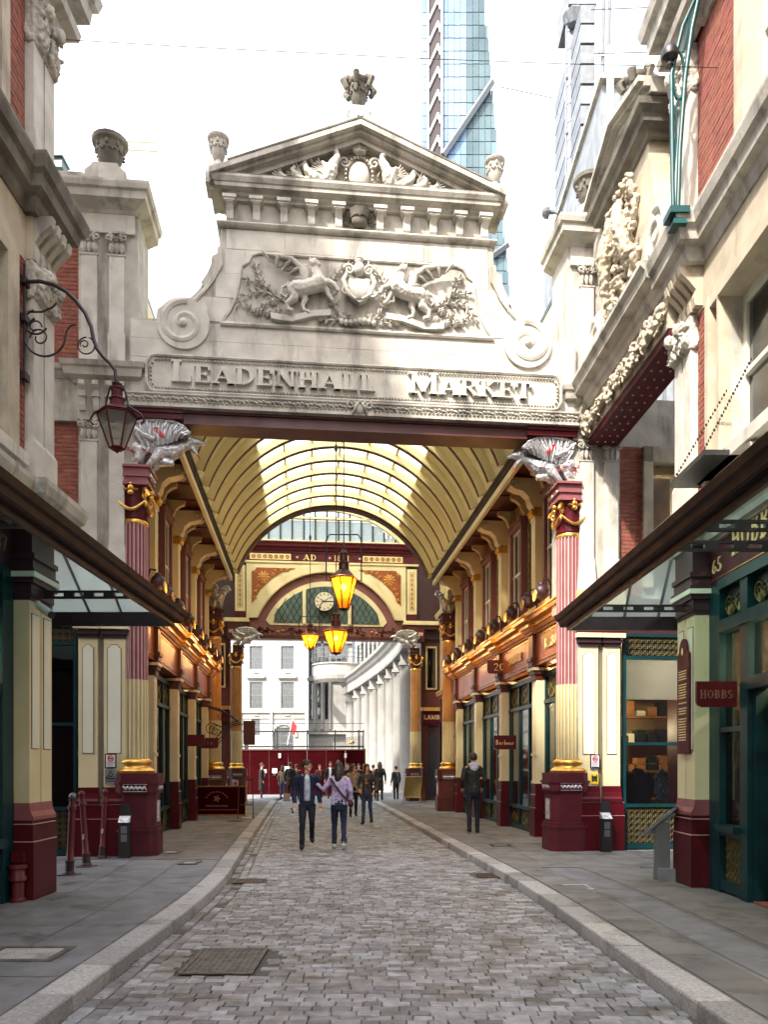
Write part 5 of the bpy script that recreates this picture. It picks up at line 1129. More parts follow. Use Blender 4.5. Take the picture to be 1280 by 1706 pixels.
q = MB(); q.box(-5.1, 5.1, 12.0, 20.2, 13.25, 13.28); q.build('glass_roof', 'roof_glass', X)
for k in range(11): q = MB(); q.box(-5+k-.03, -5+k+.03, 12.0, 20.2, 13.15, 13.25); q.build('roof_bar', 'cream', X)
for s in (-1, 1):
    T = thing('iron_column', f'tan and cream fluted iron column midway down the hall, {SXN[s]} side, at the end of the vault', 'column', (s*3.92, 12.35, .11), FA, local=False)
    iron_column(T, s*3.92, 12.35, s, 'ochre', 'tan', base='brownred')
    dragon(f'small silver dragon perched on the middle {SXN[s]} column of the hall', s*3.92, 12.35, 6.74, -s, sc_=.9, vox=.02, rz=radians(62)*s, red=False)
# ---------------------------------------------------------------- inner portal
PO = thing('inner_portal', 'painted inner arch dated 1881 at the far end of the hall, with arched window', 'archway', (0, 20.2, .11), FA, local=False)
Y = 20.0; pr = lambda q, P, a, b: q.prism(P, a, b, 'y')
def arcpts(hw, rise, z0, n=28, a=None):
    r = (hw**2+rise**2)/(2*rise); c = z0+rise-r; t = math.asin(min(1, hw/r)); t = pi-t if rise > hw else t
    return [(r*sin(-t+2*t*k/n), c+r*cos(-t+2*t*k/n)) for k in range(n+1)]
q = MB(); q.box(-5.1, -3.45, Y+.12, Y+.5, 7.2, 13.2); q.box(3.45, 5.1, Y+.12, Y+.5, 7.2, 13.2); q.build('flank_wall', 'plum', PO)
ai = arcpts(3.0, 2.05, 7.98)
q = MB(); pr(q, [(-3.45, 7.15), (3.45, 7.15), (3.45, 7.98)]+ai[::-1]+[(-3.45, 7.98)], Y+.10, Y+.45); q.build('tympanum', 'mauve', PO)
q = MB(); q.box(-3.45, 3.45, Y+.04, Y+.5, 7.10, 7.22); q.box(-3.45, 3.45, Y+.07, Y+.5, 7.22, 7.26); q.build('lintel_edge', 'brownred', PO)
# arch ring and moulded outer edge
def ring(q, a, b, y0, y1):
    n = len(a)-1
    for k in range(n):
        p = [a[k], a[k+1], b[k+1], b[k]]; q.add([(x, y0, z) for x, z in p]+[(x, y1, z) for x, z in p], [(0, 1, 2, 3), (7, 6, 5, 4), (1, 0, 4, 5), (3, 2, 6, 7)]+([(0, 3, 7, 4)] if k == 0 else [])+([(2, 1, 5, 6)] if k == n-1 else []))
q = MB(); ring(q, arcpts(3.0, 2.05, 7.98), arcpts(3.30, 2.36, 7.98), Y-.04, Y+.2); q.build('arch_ring', 'cream', PO)
q = MB(); ring(q, arcpts(2.94, 2.0, 7.98), arcpts(3.0, 2.05, 7.98), Y-.07, Y+.2); q.build('arch_soffit_edge', 'cream_old', PO)
ao = arcpts(3.30, 2.36, 7.98)
h_ = len(ao)//2
for s in (-1, 1):
    half_ = [p for p in ao if p[0]*s >= -1e-6]; half_ = sorted(half_, key=lambda p: -abs(p[0]))
    P = [(s*3.45, 7.98), (s*3.45, 10.36), (0, 10.36)]+[(p[0], p[1]) for p in half_[::-1]]
    q = MB(); pr(q, P if s < 0 else P[::-1], Y+.03, Y+.4); q.build('spandrel', 'cream', PO)
    P = [(s*3.22, 8.6), (s*3.22, 9.95), (s*3.08, 10.0), (s*3.02, 10.14), (s*1.35, 10.14), (s*1.9, 9.98), (s*2.4, 9.66), (s*2.85, 9.2)]
    q = MB(); pr(q, P if s < 0 else P[::-1], Y-.0, Y+.03); q.build('spandrel_panel', 'orange_brown', PO)
    q = MB(); c = (s*2.72, 9.72)
    for k in range(10): q.leaf((c[0], Y-.0, c[1]), k*2*pi/10, .30, .12, .06)
    q.ball((c[0], Y-.02, c[1]), .05)
    for (lx, lz) in ((3.05, 9.1), (3.08, 8.85), (2.95, 9.32), (2.2, 10.0), (1.95, 10.04), (1.7, 10.07), (3.1, 9.95), (2.3, 9.85)):
        for k in range(4): q.leaf((s*lx, Y-.0, lz), k*pi/2+lx*7, .11, .07, .05)
    q.build('carved_rosette', 'ochre', PO)
    q = MB(); q.box(s*3.5, s*3.92, Y-.02, Y+.3, 8.25, 10.22); q.build('upper_pilaster', 'cream', PO)
    q = MB(); q.box(s*3.58, s*3.84, Y-.03, Y-.015, 8.4, 10.1); q.build('inset_strip', 'cream_old', PO)
    q = MB()
    for k in range(8): q.ball((s*3.71, Y-.035, 8.55+.2*k), (.05, .02, .07), 6, 4)
    q.build('strip_ornament', 'tan', PO)
    q = MB(); q.box(s*3.48, s*3.94, Y-.04, Y+.3, 7.98, 8.25); q.build('pilaster_foot', 'maroon_dull', PO)
    q = MB(); q.box(s*3.3, s*4.9, Y-.16, Y+.4, 7.78, 7.86); q.box(s*3.34, s*4.9, Y-.10, Y+.4, 7.86, 7.96); q.build('impost_ledge', 'cream', PO)
    q = MB(); q.box(s*3.3, s*4.9, Y-.10, Y+.4, 7.60, 7.78); q.box(s*3.52, s*4.25, Y-.12, Y+.35, 7.05, 7.6); q.build('impost', 'brownred', PO)
    q = MB(); q.box(s*3.98, s*4.18, Y-.14, Y-.12, 7.3, 7.45); q.box(s*4.02, s*4.14, Y-.15, Y-.14, 7.34, 7.41); q.build('impost_panel', 'rose_pale', PO)
# leaded window
wo = arcpts(2.62, 1.72, 7.90); 
wi = arcpts(2.30, 1.42, 8.02)
def shp(o): return [(-o, 7.78)]
O = [(-2.45, 7.70), (2.45, 7.70), (2.62, 7.90)]+[p for p in wo[::-1] if abs(p[0]) < 2.6]+[(-2.62, 7.90)]
q = MB(); pr(q, O, Y+.06, Y+.12); q.build('window_border', 'cream', PO)
wz = arcpts(2.42, 1.52, 7.88)
q = MB(); pr(q, [(-2.3, 7.80), (2.3, 7.80)]+[p for p in wz[::-1] if abs(p[0]) < 2.3], Y+.035, Y+.062); W = q.build('leaded_glass', 'teal_pale', PO)
q = MB(); st = .26; rz = lambda x: next((b[1] for a, b in zip(wz, wz[1:]) if a[0] <= x <= b[0]), 7.9)
for k in range(-14, 15):
    for sg in (-1, 1):
        pts = []
        for j in range(0, 33):
            z = 7.80+j*.05; x = k*st+sg*(z-7.8)*.55
            if abs(x) < 2.28 and z < rz(x)-.01: pts.append((x, z))
        if len(pts) > 1: q.tube([(pts[0][0], Y+.03, pts[0][1]), (pts[-1][0], Y+.03, pts[-1][1])], .012, 4)
q.build('lead_lattice', 'darkgreen', W)
for x in (-.98, .98): q = MB(); q.box(x-.07, x+.07, Y-.0, Y+.07, 7.76, rz(x)+.02); q.build('mullion', 'cream', W)
q = MB()      # leafy branches along the lintel
for x in (-2.9, -2.5, -1.55, -1.2, -.5, .35, .9, 1.45, 2.4, 2.85):
    for k in range(7): q.leaf((x+random.uniform(-.12, .12), Y+.09, 7.46+random.uniform(-.08, .08)), random.uniform(0, 6.28), .19, .05, .05)
    q.tube([(x-.25, Y+.09, 7.42), (x, Y+.07, 7.50), (x+.25, Y+.09, 7.44)], .014, 5)
q.build('lintel_branches', 'brownred', PO)
q = MB()
for x in (-2.1, -1.9, -.85, -.1, .1, .65, 1.95, 2.15): q.ball((x, Y+.08, 7.45+random.uniform(-.04, .04)), (.08, .05, .06), 7, 5)
q.build('lintel_flowers', 'tan', PO)
# entablature with the date
q = MB(); q.box(-4.0, 4.0, Y-.02, Y+.5, 10.36, 10.44); q.build('architrave', 'cream', PO)
q = MB(); q.box(-4.0, 4.0, Y+.0, Y+.5, 10.44, 10.80); fz = q.build('frieze', 'maroon_dull', PO)
q = MB(); wt = twidth('A.D', .24, .1); text(q, 'AD', -1.02, 10.50, .24, Y, .03, gap=.14, wide=1.25); text(q, '1881', .30, 10.50, .24, Y, .03, gap=.14, wide=1.0); q.build('date_letters', 'brass_text', fz)
q = MB()
for x in (-1.28, .12, 1.42): q.disc((x, 10.62), .05, Y-.02, Y+.0, 10)
q.build('roundel', 'rose_pale', fz)
for s in (-1, 1):
    q = MB(); q.box(s*1.55, s*3.3, Y-.015, Y, 10.49, 10.75); q.build('ornament_strip', 'brass_text', fz)
    q = MB()
    for k in range(7): q.tube([(s*(1.7+.24*k)+.07*cos(a), Y-.02, 10.62+.07*sin(a)) for a in [j*pi/3 for j in range(7)]], .018, 5, cap=False); q.ball((s*(1.7+.24*k), Y-.02, 10.62), .022, 6, 4)
    q.build('star_ornament', 'brownred', fz)
hsweep([(-4.0, Y+.5), (-4.0, Y), (4.0, Y), (4.0, Y+.5)], [(-.02, 0), (.03, 0), (.03, .06), (.08, .10), (.10, .18), (.18, .24), (.20, .34), (.24, .40), (.24, .44), (-.02, .46)], 10.80, 'cornice', 'maroon_dull', PO)
q = MB(); q.box(-4.1, 4.1, Y-.2, Y+.5, 11.26, 11.30); q.build('cornice_line', 'cream', PO)
# clerestory
ca = arcpts(3.25, 1.35, 11.32)
q = MB(); ring(q, ca, arcpts(3.6, 1.7, 11.32), Y+.0, Y+.2); q.build('clerestory_arch', 'cream', PO)
q = MB(); pr(q, [(-5.1, 11.3), (-3.6, 11.32)]+arcpts(3.6, 1.7, 11.32)+[(3.6, 11.32), (5.1, 11.3), (5.1, 13.25), (-5.1, 13.25)], Y+.2, Y+.3) if False else None
q = MB(); aa = arcpts(3.6, 1.7, 11.32)
for (a, b_) in zip(aa, aa[1:]): q.add([(a[0], Y+.1, a[1]), (b_[0], Y+.1, b_[1]), (b_[0], Y+.1, 13.25), (a[0], Y+.1, 13.25)], [(0, 1, 2, 3)])
q.box(-5.1, -3.6, Y+.1, Y+.3, 11.3, 13.25); q.box(3.6, 5.1, Y+.1, Y+.3, 11.3, 13.25); q.build('clerestory_wall', 'cream_old', PO)
cz = lambda x: next((b[1] for a, b in zip(ca, ca[1:]) if a[0] <= x <= b[0]), 11.4)
for k in range(13):
    x = -3.0+.5*k; q = MB(); q.box(x-.035, x+.035, Y+.05, Y+.18, 11.32, cz(x)); q.build('clerestory_mullion', 'darkgreen', PO)
q = MB(); q.box(-3.15, 3.15, Y+.0, Y+.2, 12.30, 12.38); q.box(-3.2, 3.2, Y+.04, Y+.2, 11.32, 11.38); q.build('clerestory_rail', 'cream', PO)
for k in range(13):
    x0 = -3.2+.5*k if k else -3.2; x0 = -3.47+.5*k; x1 = x0+.43; x0 = max(x0, -3.2); x1 = min(x1, 3.2); zz = min(cz(x0+.02), cz(x1-.02))
    if x1-x0 < .1: continue
    z = 11.40
    while z < min(zz, 12.28)-.05:
        q = MB(); q.add([(x0, Y+.14, z), (x1, Y+.14, z), (x1, Y+.08, z+.15), (x0, Y+.08, z+.15)], [(0, 1, 2, 3)]); q.build('louvre_pane', 'louvre_glass', PO); z += .17
q = MB()
for k in range(22):
    x = -2.2+4.4*k/21; t = min(cz(x)-.04, 12.75); z0 = 12.38
    if t-z0 > .08: q.tube([(x-.1, Y+.1, z0), (x, Y+.1, t), (x+.1, Y+.1, z0)], .015, 5)
q.build('fan_tracery', 'olive_gold', PO)
for s in (-1, 1):
    T = thing('iron_column', f'tan and cream fluted iron column at the {SXN[s]} of the inner arch', 'column', (s*3.86, 19.9, .11), FA, local=False)
    iron_column(T, s*3.86, 19.9, s, 'ochre', 'tan', base='brownred')
    q = MB(); q.box(s*3.86-.13, s*3.86+.13, 19.9-.42, 19.9-.405, .72, 1.06); q.build('crest_plaque', 'silver', T)
    q = MB(); q.box(s*3.86-.04, s*3.86+.04, 19.9-.43, 19.9-.42, .8, .98); q.box(s*3.86-.09, s*3.86+.09, 19.9-.428, 19.9-.42, .86, .92); q.build('crest_cross', 'red_bright', T)
    dragon(f'silver dragon on the {SXN[s]} column of the inner arch, leaning into the opening', s*3.86, 19.9, 6.74, -s, sc_=.95, vox=.02, red=False)
# shop beside the portal, right, and plain wall on the left
for s in (-1, 1):
    LB = thing('portal_shop', 'narrow brown public house front with gilt name beside the right portal column' if s > 0 else 'narrow brown wall front beside the left portal column', 'shop front', (s*4.5, 20.3, .11), FA, local=False)
    q = MB(); q.box(s*4.15, s*4.45, Y+.2, Y+.6, .11, 3.4); q.box(s*4.45, s*5.3, Y+.5, Y+.6, .11, 3.4); q.box(s*4.15, s*5.3, Y+.25, Y+.6, 3.4, 7.6); q.build('wall', 'brownred', LB)
    q = MB(); q.box(s*4.45, s*4.9, Y+.3, Y+.34, .3, 3.0); q.build('door', 'black', LB)
    q = MB(); q.box(s*4.2, s*5.0, Y+.1, Y+.26, 3.5, 4.05); sg = q.build('name_board', 'maroon', LB)
    q = MB(); q.box(s*4.15, s*5.05, Y+.0, Y+.26, 4.05, 4.2); q.build('cornice', 'ochre', LB)
    q = MB(); q.box(s*4.35, s*4.85, Y+.18, Y+.26, 5.0, 6.9); fr = q.build('window', 'cream_old', LB); q = MB(); q.box(s*4.42, s*4.78, Y+.16, Y+.18, 5.08, 6.82); q.build('pane', 'glass_dark', fr)
    if s > 0: q = MB(); text(q, 'LAMB', 4.24, 3.68, .19, Y+.1, .012, gap=.1); q.build('gilt_letters', 'brass_text', sg)
ck = thing('clock', 'round white clock hanging in front of the leaded window of the inner arch', 'clock', (-.12, 19.75, 8.2), FA, local=False)
q = MB(); q.disc((-.12, 8.68), .42, 19.72, 19.86, 32); q.build('case', 'black', ck)
q = MB(); q.disc((-.12, 8.68), .40, 19.70, 19.72, 32); q.build('dial', 'clock', ck)
q = MB()
for k in range(12):
    a = k*pi/6; c, s_ = cos(a), sin(a); p = [(-.12+c*r+s_*w_, 8.68+s_*r-c*w_) for r, w_ in ((.27, -.018), (.27, .018), (.36, .018), (.36, -.018))]; q.prism(p, 19.69, 19.70, 'y')
q.build('hour_marks', 'black', ck)
for L_, a, w_ in ((.22, radians(150), .02), (.32, radians(40), .014)):
    q = MB(); c, s_ = cos(a), sin(a); q.prism([(-.12+c*r+s_*w2, 8.68+s_*r-c*w2) for r, w2 in ((-.06, -w_), (-.06, w_), (L_, w_*.4), (L_, -w_*.4))], 19.675, 19.69, 'y'); q.build('hand', 'black', ck)
q = MB(); q.box(-.15, -.09, 19.74, 19.9, 9.1, 9.3); q.build('bracket', 'iron', ck)
# ============================================================ NEAR BUILDINGS WITH THEIR GLASS CANOPIES
def facade_X(s, XF, y0=0):      # local x runs left to right for a viewer in the street, -y points at the street
    M = Matrix.Identity(4)
    if s > 0: M[0][:3], M[1][:3], M[2][:3] = (0, 1, 0), (-1, 0, 0), (0, 0, 1)
    else: M[0][:3], M[1][:3], M[2][:3] = (0, -1, 0), (1, 0, 0), (0, 0, 1)
    return Matrix.Translation((s*XF, y0, 0)) @ M
def near_building(s, XL, XU, ya, yb, label, ce, cedge):
    """s side, XL lower facade plane, XU upper facade plane, ya..yb the corner pilaster, ce canopy far edge, cedge canopy outer edge"""
    B = thing('corner_building', label, 'building', (s*(XU+3), 4, .11), FW, local=False)
    bx = lambda q, a, b, y0, y1, z0, z1: q.box(s*a, s*b, y0, y1, z0, z1)
    def path(o, ret=1.8, X=None, y2=None):
        X = X or XU; P = [(s*X, -3), (s*X, ya-.05), (s*(X-o), ya-.05), (s*(X-o), yb+.05), (s*(X+ret), yb+.05)]
        return P if s < 0 else P[::-1]
    q = MB(); bx(q, XU+.40, XU+6, -22, yb, 4.4, 17.5); bx(q, XU+.02, XU+.4, yb-.3, yb, 4.4, 17.5); bx(q, XU+.02, XU+6, -22, -3, .1, 4.4); bx(q, XU+.02, XU+.4, -3, yb-.3, 7.9, 8.6); bx(q, XU+.02, XU+.4, -3, yb-.3, 11.2, 16); bx(q, XU+.02, XU+.4, -3, yb-.3, 4.4, 5.1); bx(q, XU+.02, XU+.4, -3, 3.0, 5.1, 11.2)  # unseen height and length behind the camera sized to shade the street
    bx(q, XU+.02, XU+.4, 5.7, 6.3, 5.1, 11.2); bx(q, XU+.02, XU+.4, (8.42 if s < 0 else 8.80), yb-.3, 8.5, 11.2); bx(q, XU+.02, XU+.4, (ya-.22 if s < 0 else ya-.10), yb-.3, 5.0, 7.9); q.build('upper_wall', 'mortar', B)
    q = MB(); bx(q, XU+.30, XU+6, ya-.02, yb, .11, 4.4); bx(q, XL, XU+6, ya, yb, 3.9, 4.45); q.build('lower_wall', 'plum', B)
    o1 = XL-(XU-.10)+.15 if False else .26
    # corner pilaster, painted part
    w0, w1 = XL-o1, XL+.3
    q = MB(); bx(q, w0-.03, w1, ya-.03, yb, .11, .78); bx(q, w0-.018, w1, ya-.018, yb, .78, .98); bx(q, w0, w1, ya, yb, .98, 1.02)
    q.build('pilaster_base', 'maroon', B)
    q = MB(); bx(q, w0-.036, w1, ya-.036, yb, .772, .782); bx(q, w0-.024, w1, ya-.024, yb, .972, .982); q.build('base_line', 'rose_pale', B)
    h_ = (yb-ya)/2
    for k in (0, 1):
        a, b_ = ya+k*h_+.012*k, ya+(k+1)*h_-.012*(1-k)
        q = MB(); q.prism([(s*(w0-.02), 1.02), (s*(w0-.02), 1.06), (s*(w0+.015), 1.12), (s*(w0+.03), 1.22), (s*(w0+.2), 1.22), (s*(w0+.2), 1.02)][::(1 if s > 0 else -1)], a-.01, b_+.01, 'y'); q.build('base_moulding', 'rose', B)
        q = MB(); bx(q, w0+.03, w1-.05, a, b_, 1.22, 3.55); q.build('pilaster_shaft', 'cream', B)
        q = MB(); bx(q, w0+.02, w0+.03, a+.055, b_-.055, 1.85, 3.40); q.build('inset_panel', 'panel_pale', B)
        q = MB(); bx(q, w0+.025, w0+.03, a+.045, b_-.045, 1.84, 3.41); q.build('panel_line', 'maroon_dull', B)
    q = MB(); bx(q, w0+.02, w1, ya-.01, yb, 3.55, 3.60); bx(q, w0+.0, w1, ya-.02, yb, 3.60, 3.74); bx(q, w0-.04, w1, ya-.06, yb, 3.74, 3.80); bx(q, w0-.06, w1, ya-.08, yb, 3.86, 3.90); bx(q, w0-.02, w1, ya-.02, yb, 3.90, 4.02); bx(q, w0-.05, w1, ya-.05, yb, 4.02, 4.08); bx(q, w0, w1, ya, yb, 4.08, 4.45); q.build('pilaster_capital', 'plum', B)
    q = MB(); bx(q, w0-.07, w1, ya-.09, yb, 3.80, 3.86); q.build('capital_fillet', 'panel_pale', B)
    # stone belt over the shop
    pf = [(-.05, 0), (.06, 0), (.09, .06), (.16, .10), (.18, .20), (.24, .26), (.27, .36), (.27, .42), (-.05, .46)]
    hsweep(path(.12), pf, 4.42, 'shop_cornice', 'stone', B)
    q = MB(); bx(q, XU+.05, XU+3, -3, yb, 4.86, 5.0); q.build('plinth_course', 'stone', B)
    for (zb, zs, zc, zt) in ((4.88, 5.42, 7.02, 7.46), (8.46, 9.0, 9.98 if s < 0 else 10.35, 10.56 if s < 0 else 10.96)):
        for k in (0, 1):
            us = .2 if s > 0 else 0; a, b_ = ya+us+k*h_+.02, ya+us+(k+1)*h_-.02; X0 = XU-.10
            q = MB(); bx(q, X0, XU+.25, a, b_, zs, zc); bx(q, X0-.03, XU+.25, a-.02, b_+.02, zb, zs-.06); q.prism([(s*(X0-.03), zs-.06), (s*X0, zs), (s*(X0+.2), zs), (s*(X0+.2), zs-.06)][::(1 if s > 0 else -1)], a-.01, b_+.01, 'y'); q.build('stone_pilaster', 'stone_pale', B)
            q = MB(); q.X = facade_X(s, X0, (a+b_)/2); w = (b_-a)/2; q.box(-w-.02, w+.02, -.01, .1, zc, zt)
            for j in range(34): q.ball((random.uniform(-w, w), -.03-random.uniform(0, .06), random.uniform(zc+.02, zt-.06)), (.026, .035, .034), 6, 4)
            for j in range(14): q.leaf((random.uniform(-w, w), -.03, random.uniform(zc, zt-.15)), random.uniform(.8, 2.4), .13, .07, .08)
            for j in (-1, 0, 1): q.leaf((j*w*.6, -.02, zc), pi/2, (zt-zc)*.6, w*.8, .09)
            q.ball((0, -.13, zt-.14), (.075, .06, .09)); q.X = None
            for j in range(5): q.ball((s*(X0+.05+.04*j), a-.02, zc+.07*j+.03), (.05, .04, .05), 6, 4)
            fuse(q, 'carved_capital', 'stone', B, .014, 0, disp=.014, dsc=24)
    # consoles and main cornice between the floors
    for k in range(4):
        y = ya+.06+(yb-ya-.12)*k/3; P = [(XU, 7.46), (XU-.12, 7.46), (XU-.14, 7.56), (XU-.11, 7.66), (XU-.19, 7.76), (XU-.30, 7.86), (XU-.32, 7.96), (XU, 7.96)]
        q = MB(); q.prism([(s*a, b_) for a, b_ in P], y-.045, y+.045, 'y'); q.build('scroll_console', 'stone_warm' if s > 0 else 'stone', B)
    q = MB(); bx(q, XU-.10, XU+.3, ya+(.2 if s > 0 else 0), yb, 7.46, 7.98); bx(q, XU-.02, XU+.3, -3, yb, 7.42, 7.98); q.build('frieze', 'stone_warm', B)
    hsweep(path(.12 if s < 0 else .22), [(-.05, 0), (.04, 0), (.07, .06), (.09, .14), (.18, .18), (.20, .30), (.25, .34), (.28, .46), (.28, .50), (-.05, .54)], 7.95, 'main_cornice', 'stone_dark' if s < 0 else 'stone', B)
    q = MB(); P = path(.30); 
    hsweep(path(.10), [(-.05, 0), (.05, 0), (.08, .1), (.2, .16), (.22, .26), (-.05, .3)], 10.56 if s < 0 else 10.96, 'upper_frieze', 'stone', B)
    hsweep(path(.10), [(-.05, 0), (.06, 0), (.09, .08), (.30, .14), (.32, .30), (.38, .36), (.42, .50), (-.05, .56)], 10.90 if s < 0 else 11.30, 'eaves_cornice', 'stone', B)
    # brickwork and window surrounds
    wy = ya-.22 if s < 0 else ya-.10; yu = ya if s < 0 else ya+.21
    bricks(B, wy, yu-.01, 4.98, 7.44, s*XU, axis='y', face=-s)
    bricks(B, (8.42 if s < 0 else 8.80), yu-.01, 8.50, 10.86 if s < 0 else 11.2, s*XU, axis='y', face=-s)
    def surround(y0, y1, z0, z1, jw, dep, sashx):
        q = MB()
        if jw > .3:
            bx(q, XU-.05, XU+.12, y1-.09, y1, z0, z1); bx(q, XU-.03, XU+.12, y1-.36, y1-.30, z0, z1); bx(q, XU-.03, XU+.12, y1-.30, y1-.09, z1-.14, z1); r_ = MB(); bx(r_, XU+.12, XU+dep, y1-.36, y1-.03, z0, z1); r_.build('jamb_recess', 'stone', B)
            bx(q, XU-.05, XU+dep, y0, y0+jw, z0, z1); jw = .36
        else:
          for a, b_ in ((y1-jw, y1), (y0, y0+jw)): bx(q, XU-.05, XU+.10, a, b_, z0, z1); bx(q, XU+.10, XU+dep, a+.03 if a == y0 else a, b_ if a == y0 else b_-.03, z0, z1)
        bx(q, XU-.05, XU+dep, y0+jw, y1-jw, z1-.16, z1); fr_ = q.build('window_surround', 'stone_warm', B)
        q = MB(); bx(q, XU-.14, XU+dep, y0-.05, y1+.04, z0-.14, z0); q.build('window_sill', 'stone_pale', fr_)
        q = MB(); a, b_ = y0+jw, y1-jw; e = .09
        bx(q, XU+dep-.08, XU+dep, a, a+e, z0, z1-.16); bx(q, XU+dep-.08, XU+dep, b_-e, b_, z0, z1-.16); bx(q, XU+dep-.08, XU+dep, a+e, b_-e, z0, z0+.12); bx(q, XU+dep-.08, XU+dep, a+e, b_-e, z1-.28, z1-.16); bx(q, XU+dep-.10, XU+dep-.02, a+e, b_-e, (z0+z1)/2-.09, (z0+z1)/2-.03)
        q.build('sash', 'sash', fr_)
        q = MB(); bx(q, XU+dep-.04, XU+dep-.03, a+e, b_-e, z0+.12, z1-.28); q.build('pane', 'glass_dark', fr_)
        q = MB(); bx(q, XU+dep+.01, XU+dep+.02, a, b_, z0, z1); q.build('pane_backing', 'darkroom', fr_)  # dark room behind the sash painted as a near-black sheet
    if s < 0: surround(6.6, wy-.0, 5.15, 7.40, .26, .22, 0); surround(6.6, 8.40, 8.7, 10.8, .18, .2, 0)
    else: surround(6.9, wy-.0, 5.3, 7.44, .42, .34, 0); surround(6.4, 8.80, 8.65, 11.0, .22, .25, 0); surround(3.2, 5.6, 5.3, 7.44, .4, .34, 0)
    q = MB(); 
    for z in (5.0, ): bx(q, XU-.0, XU+.1, -3, wy, 4.9, 5.02)
    q.build('sill_course', 'stone', B)
    for y in ((8.5, 7.2) if s < 0 else (9.45, 8.3)):
        q = MB(); q.prism([(s*a, b_) for a, b_ in [(XU, 4.90), (XU-.06, 4.90), (XU-.09, 5.0), (XU-.13, 5.12), (XU, 5.12)]], y-.06, y+.06, 'y'); q.build('sill_bracket', 'stone', B)
    # shop front
    X = XL; yE = ya-.03
    q = MB()
    if s < 0:
        posts = [(8.55, yE), (7.1, 7.2), (5.4, 5.5)]; 
        for a, b_ in posts: bx(q, X-.06, X+.12, a, b_, .11, 3.88)
        for z0, z1 in ((.74, .84), (2.44, 2.56), (3.30, 3.40), (3.78, 3.90)): bx(q, X-.05 if z0 > 1 else X-.12, X+.10, 5.0, 8.55, z0, z1)
        bx(q, X-.02, X+.06, 5.5, 8.55, 2.30, 2.44)
    else:
        posts = [(9.38, yE), (8.66, 8.84), (7.55, 7.70)]
        for a, b_ in posts: bx(q, X-.06, X+.12, a, b_, .11, 3.88)
        bx(q, X-.14, X+.10, 8.84, 9.38, .86, .94); bx(q, X-.05, X+.10, 8.84, 9.38, .14, .26); bx(q, X-.05, X+.10, 8.84, 9.38, .80, .86); bx(q, X-.05, X+.08, 8.84, 9.38, 2.05, 2.11)
        for z0, z1 in ((2.50, 2.64),): bx(q, X-.10, X+.12, 6.6, 8.66, z0, z1)
        for z0, z1 in ((3.26, 3.40), (3.78, 3.90)): bx(q, X-.09, X+.12, 6.6, 9.38, z0, z1)
        bx(q, X+.0, X+.3, 8.58, 8.66, .11, 2.5)
    sf = q.build('shop_front', 'teal', B)
    rng = [(7.2, 8.55), (5.5, 7.1)] if s < 0 else [(8.84, 9.38), (7.70, 8.66)]
    for i, (a, b_) in enumerate(rng):
        if s < 0: zz = [(.84, 2.30), (2.56, 3.30)]
        else: zz = [(.94, 2.05), (2.11, 3.26)] if i == 0 else [(2.64, 3.26)]
        for z0, z1 in zz: g_ = MB(); bx(g_, X+.02, X+.03, a, b_, z0, z1); g_.build('pane', 'glass_clear', sf)
        g_ = MB(); bx(g_, X+.04, X+.05, a, b_, 3.40, 3.78); g_.build('fanlight_backing', 'black', sf)
        g_ = MB(); g_.X = facade_X(s, X, (a+b_)/2); w = (b_-a)/2; n = max(2, int(w*2/.30))
        for k in range(n):
            c = -w+2*w*(k+.5)/n; g_.spiral((c-.06, .02, 3.59), .11, 1.5, .014, sgn=1, a0=.5, n=18, sides=5); g_.spiral((c+.08, .02, 3.58), .09, 1.4, .012, sgn=-1, a0=2.5, n=16, sides=5)
            for t in range(5): g_.leaf((c, .02, 3.45), pi/2+(t-2)*.5, .16, .05, .02)
        g_.X = None; g_.build('fanlight_scrollwork', 'olive_gold', sf)
    if s > 0:
        g_ = MB(); g_.X = facade_X(s, X, 9.11); 
        for i in range(5):
            for j in range(5):
                cx, cz = -.216+.108*i, .33+.105*j; g_.tube([(cx+.042*cos(a), .02, cz+.042*sin(a)) for a in [k*pi/3 for k in range(7)]], .009, 4, cap=False); g_.ball((cx, .02, cz), .014, 5, 4)
        g_.box(-.27, .27, .03, .05, .26, .80); g_.X = None; g_.build('ventilation_panel', 'olive_gold', sf)
        d = MB(); bx(d, X+.30, X+.35, 7.72, 8.55, .14, 2.5); bx(d, X+.28, X+.30, 7.85, 8.4, .35, 1.1); bx(d, X+.28, X+.30, 7.85, 8.4, 1.25, 2.3); d_ = B and d.build('door', 'maroon', B)
        d = MB(); d.tube([(s*(X+.26), 8.46, .95), (s*(X+.22), 8.46, 1.0), (s*(X+.22), 8.46, 1.5), (s*(X+.26), 8.46, 1.55)], .014); d.build('door_handle', 'gold', d_)
        st = MB(); bx(st, X-.02, X+.5, 7.70, 8.60, .108, .135); st.build('doorstep', 'brick', B)
        room('shop_room', X+.36, X+4, 7.2, 9.5, .12, 3.9, 'interior_lit', F=FW, parent=B) if False else None
        rm = MB(); bx(rm, X+2.4, X+2.5, 2.0, 9.6, .12, 3.95); bx(rm, X+.12, X+2.5, 9.60, 9.66, .12, 3.95); bx(rm, X+.12, X+2.5, 2.0, 9.6, .08, .13); bx(rm, X+.12, X+2.5, 2, 9.6, 3.9, 3.95); bx(rm, X+.3, X+2.4, 6.9, 6.95, .1, 3.9); rm.build('shop_room', 'interior_lit', B)
        for (lx, ly, lz) in ((X+.9, 8.9, 3.1), (X+1.3, 9.3, 3.0), (X+.8, 8.2, 3.1)): ledge_light(B, (lx, ly, lz), .045, 'spotlight', 'bulb', power=34, F=FW)
        c_ = MB(); bx(c_, X+1.0, X+1.05, 8.2, 9.5, .2, 3.2); c_.build('display_partition', 'cream', B)
    else:
        st = MB()
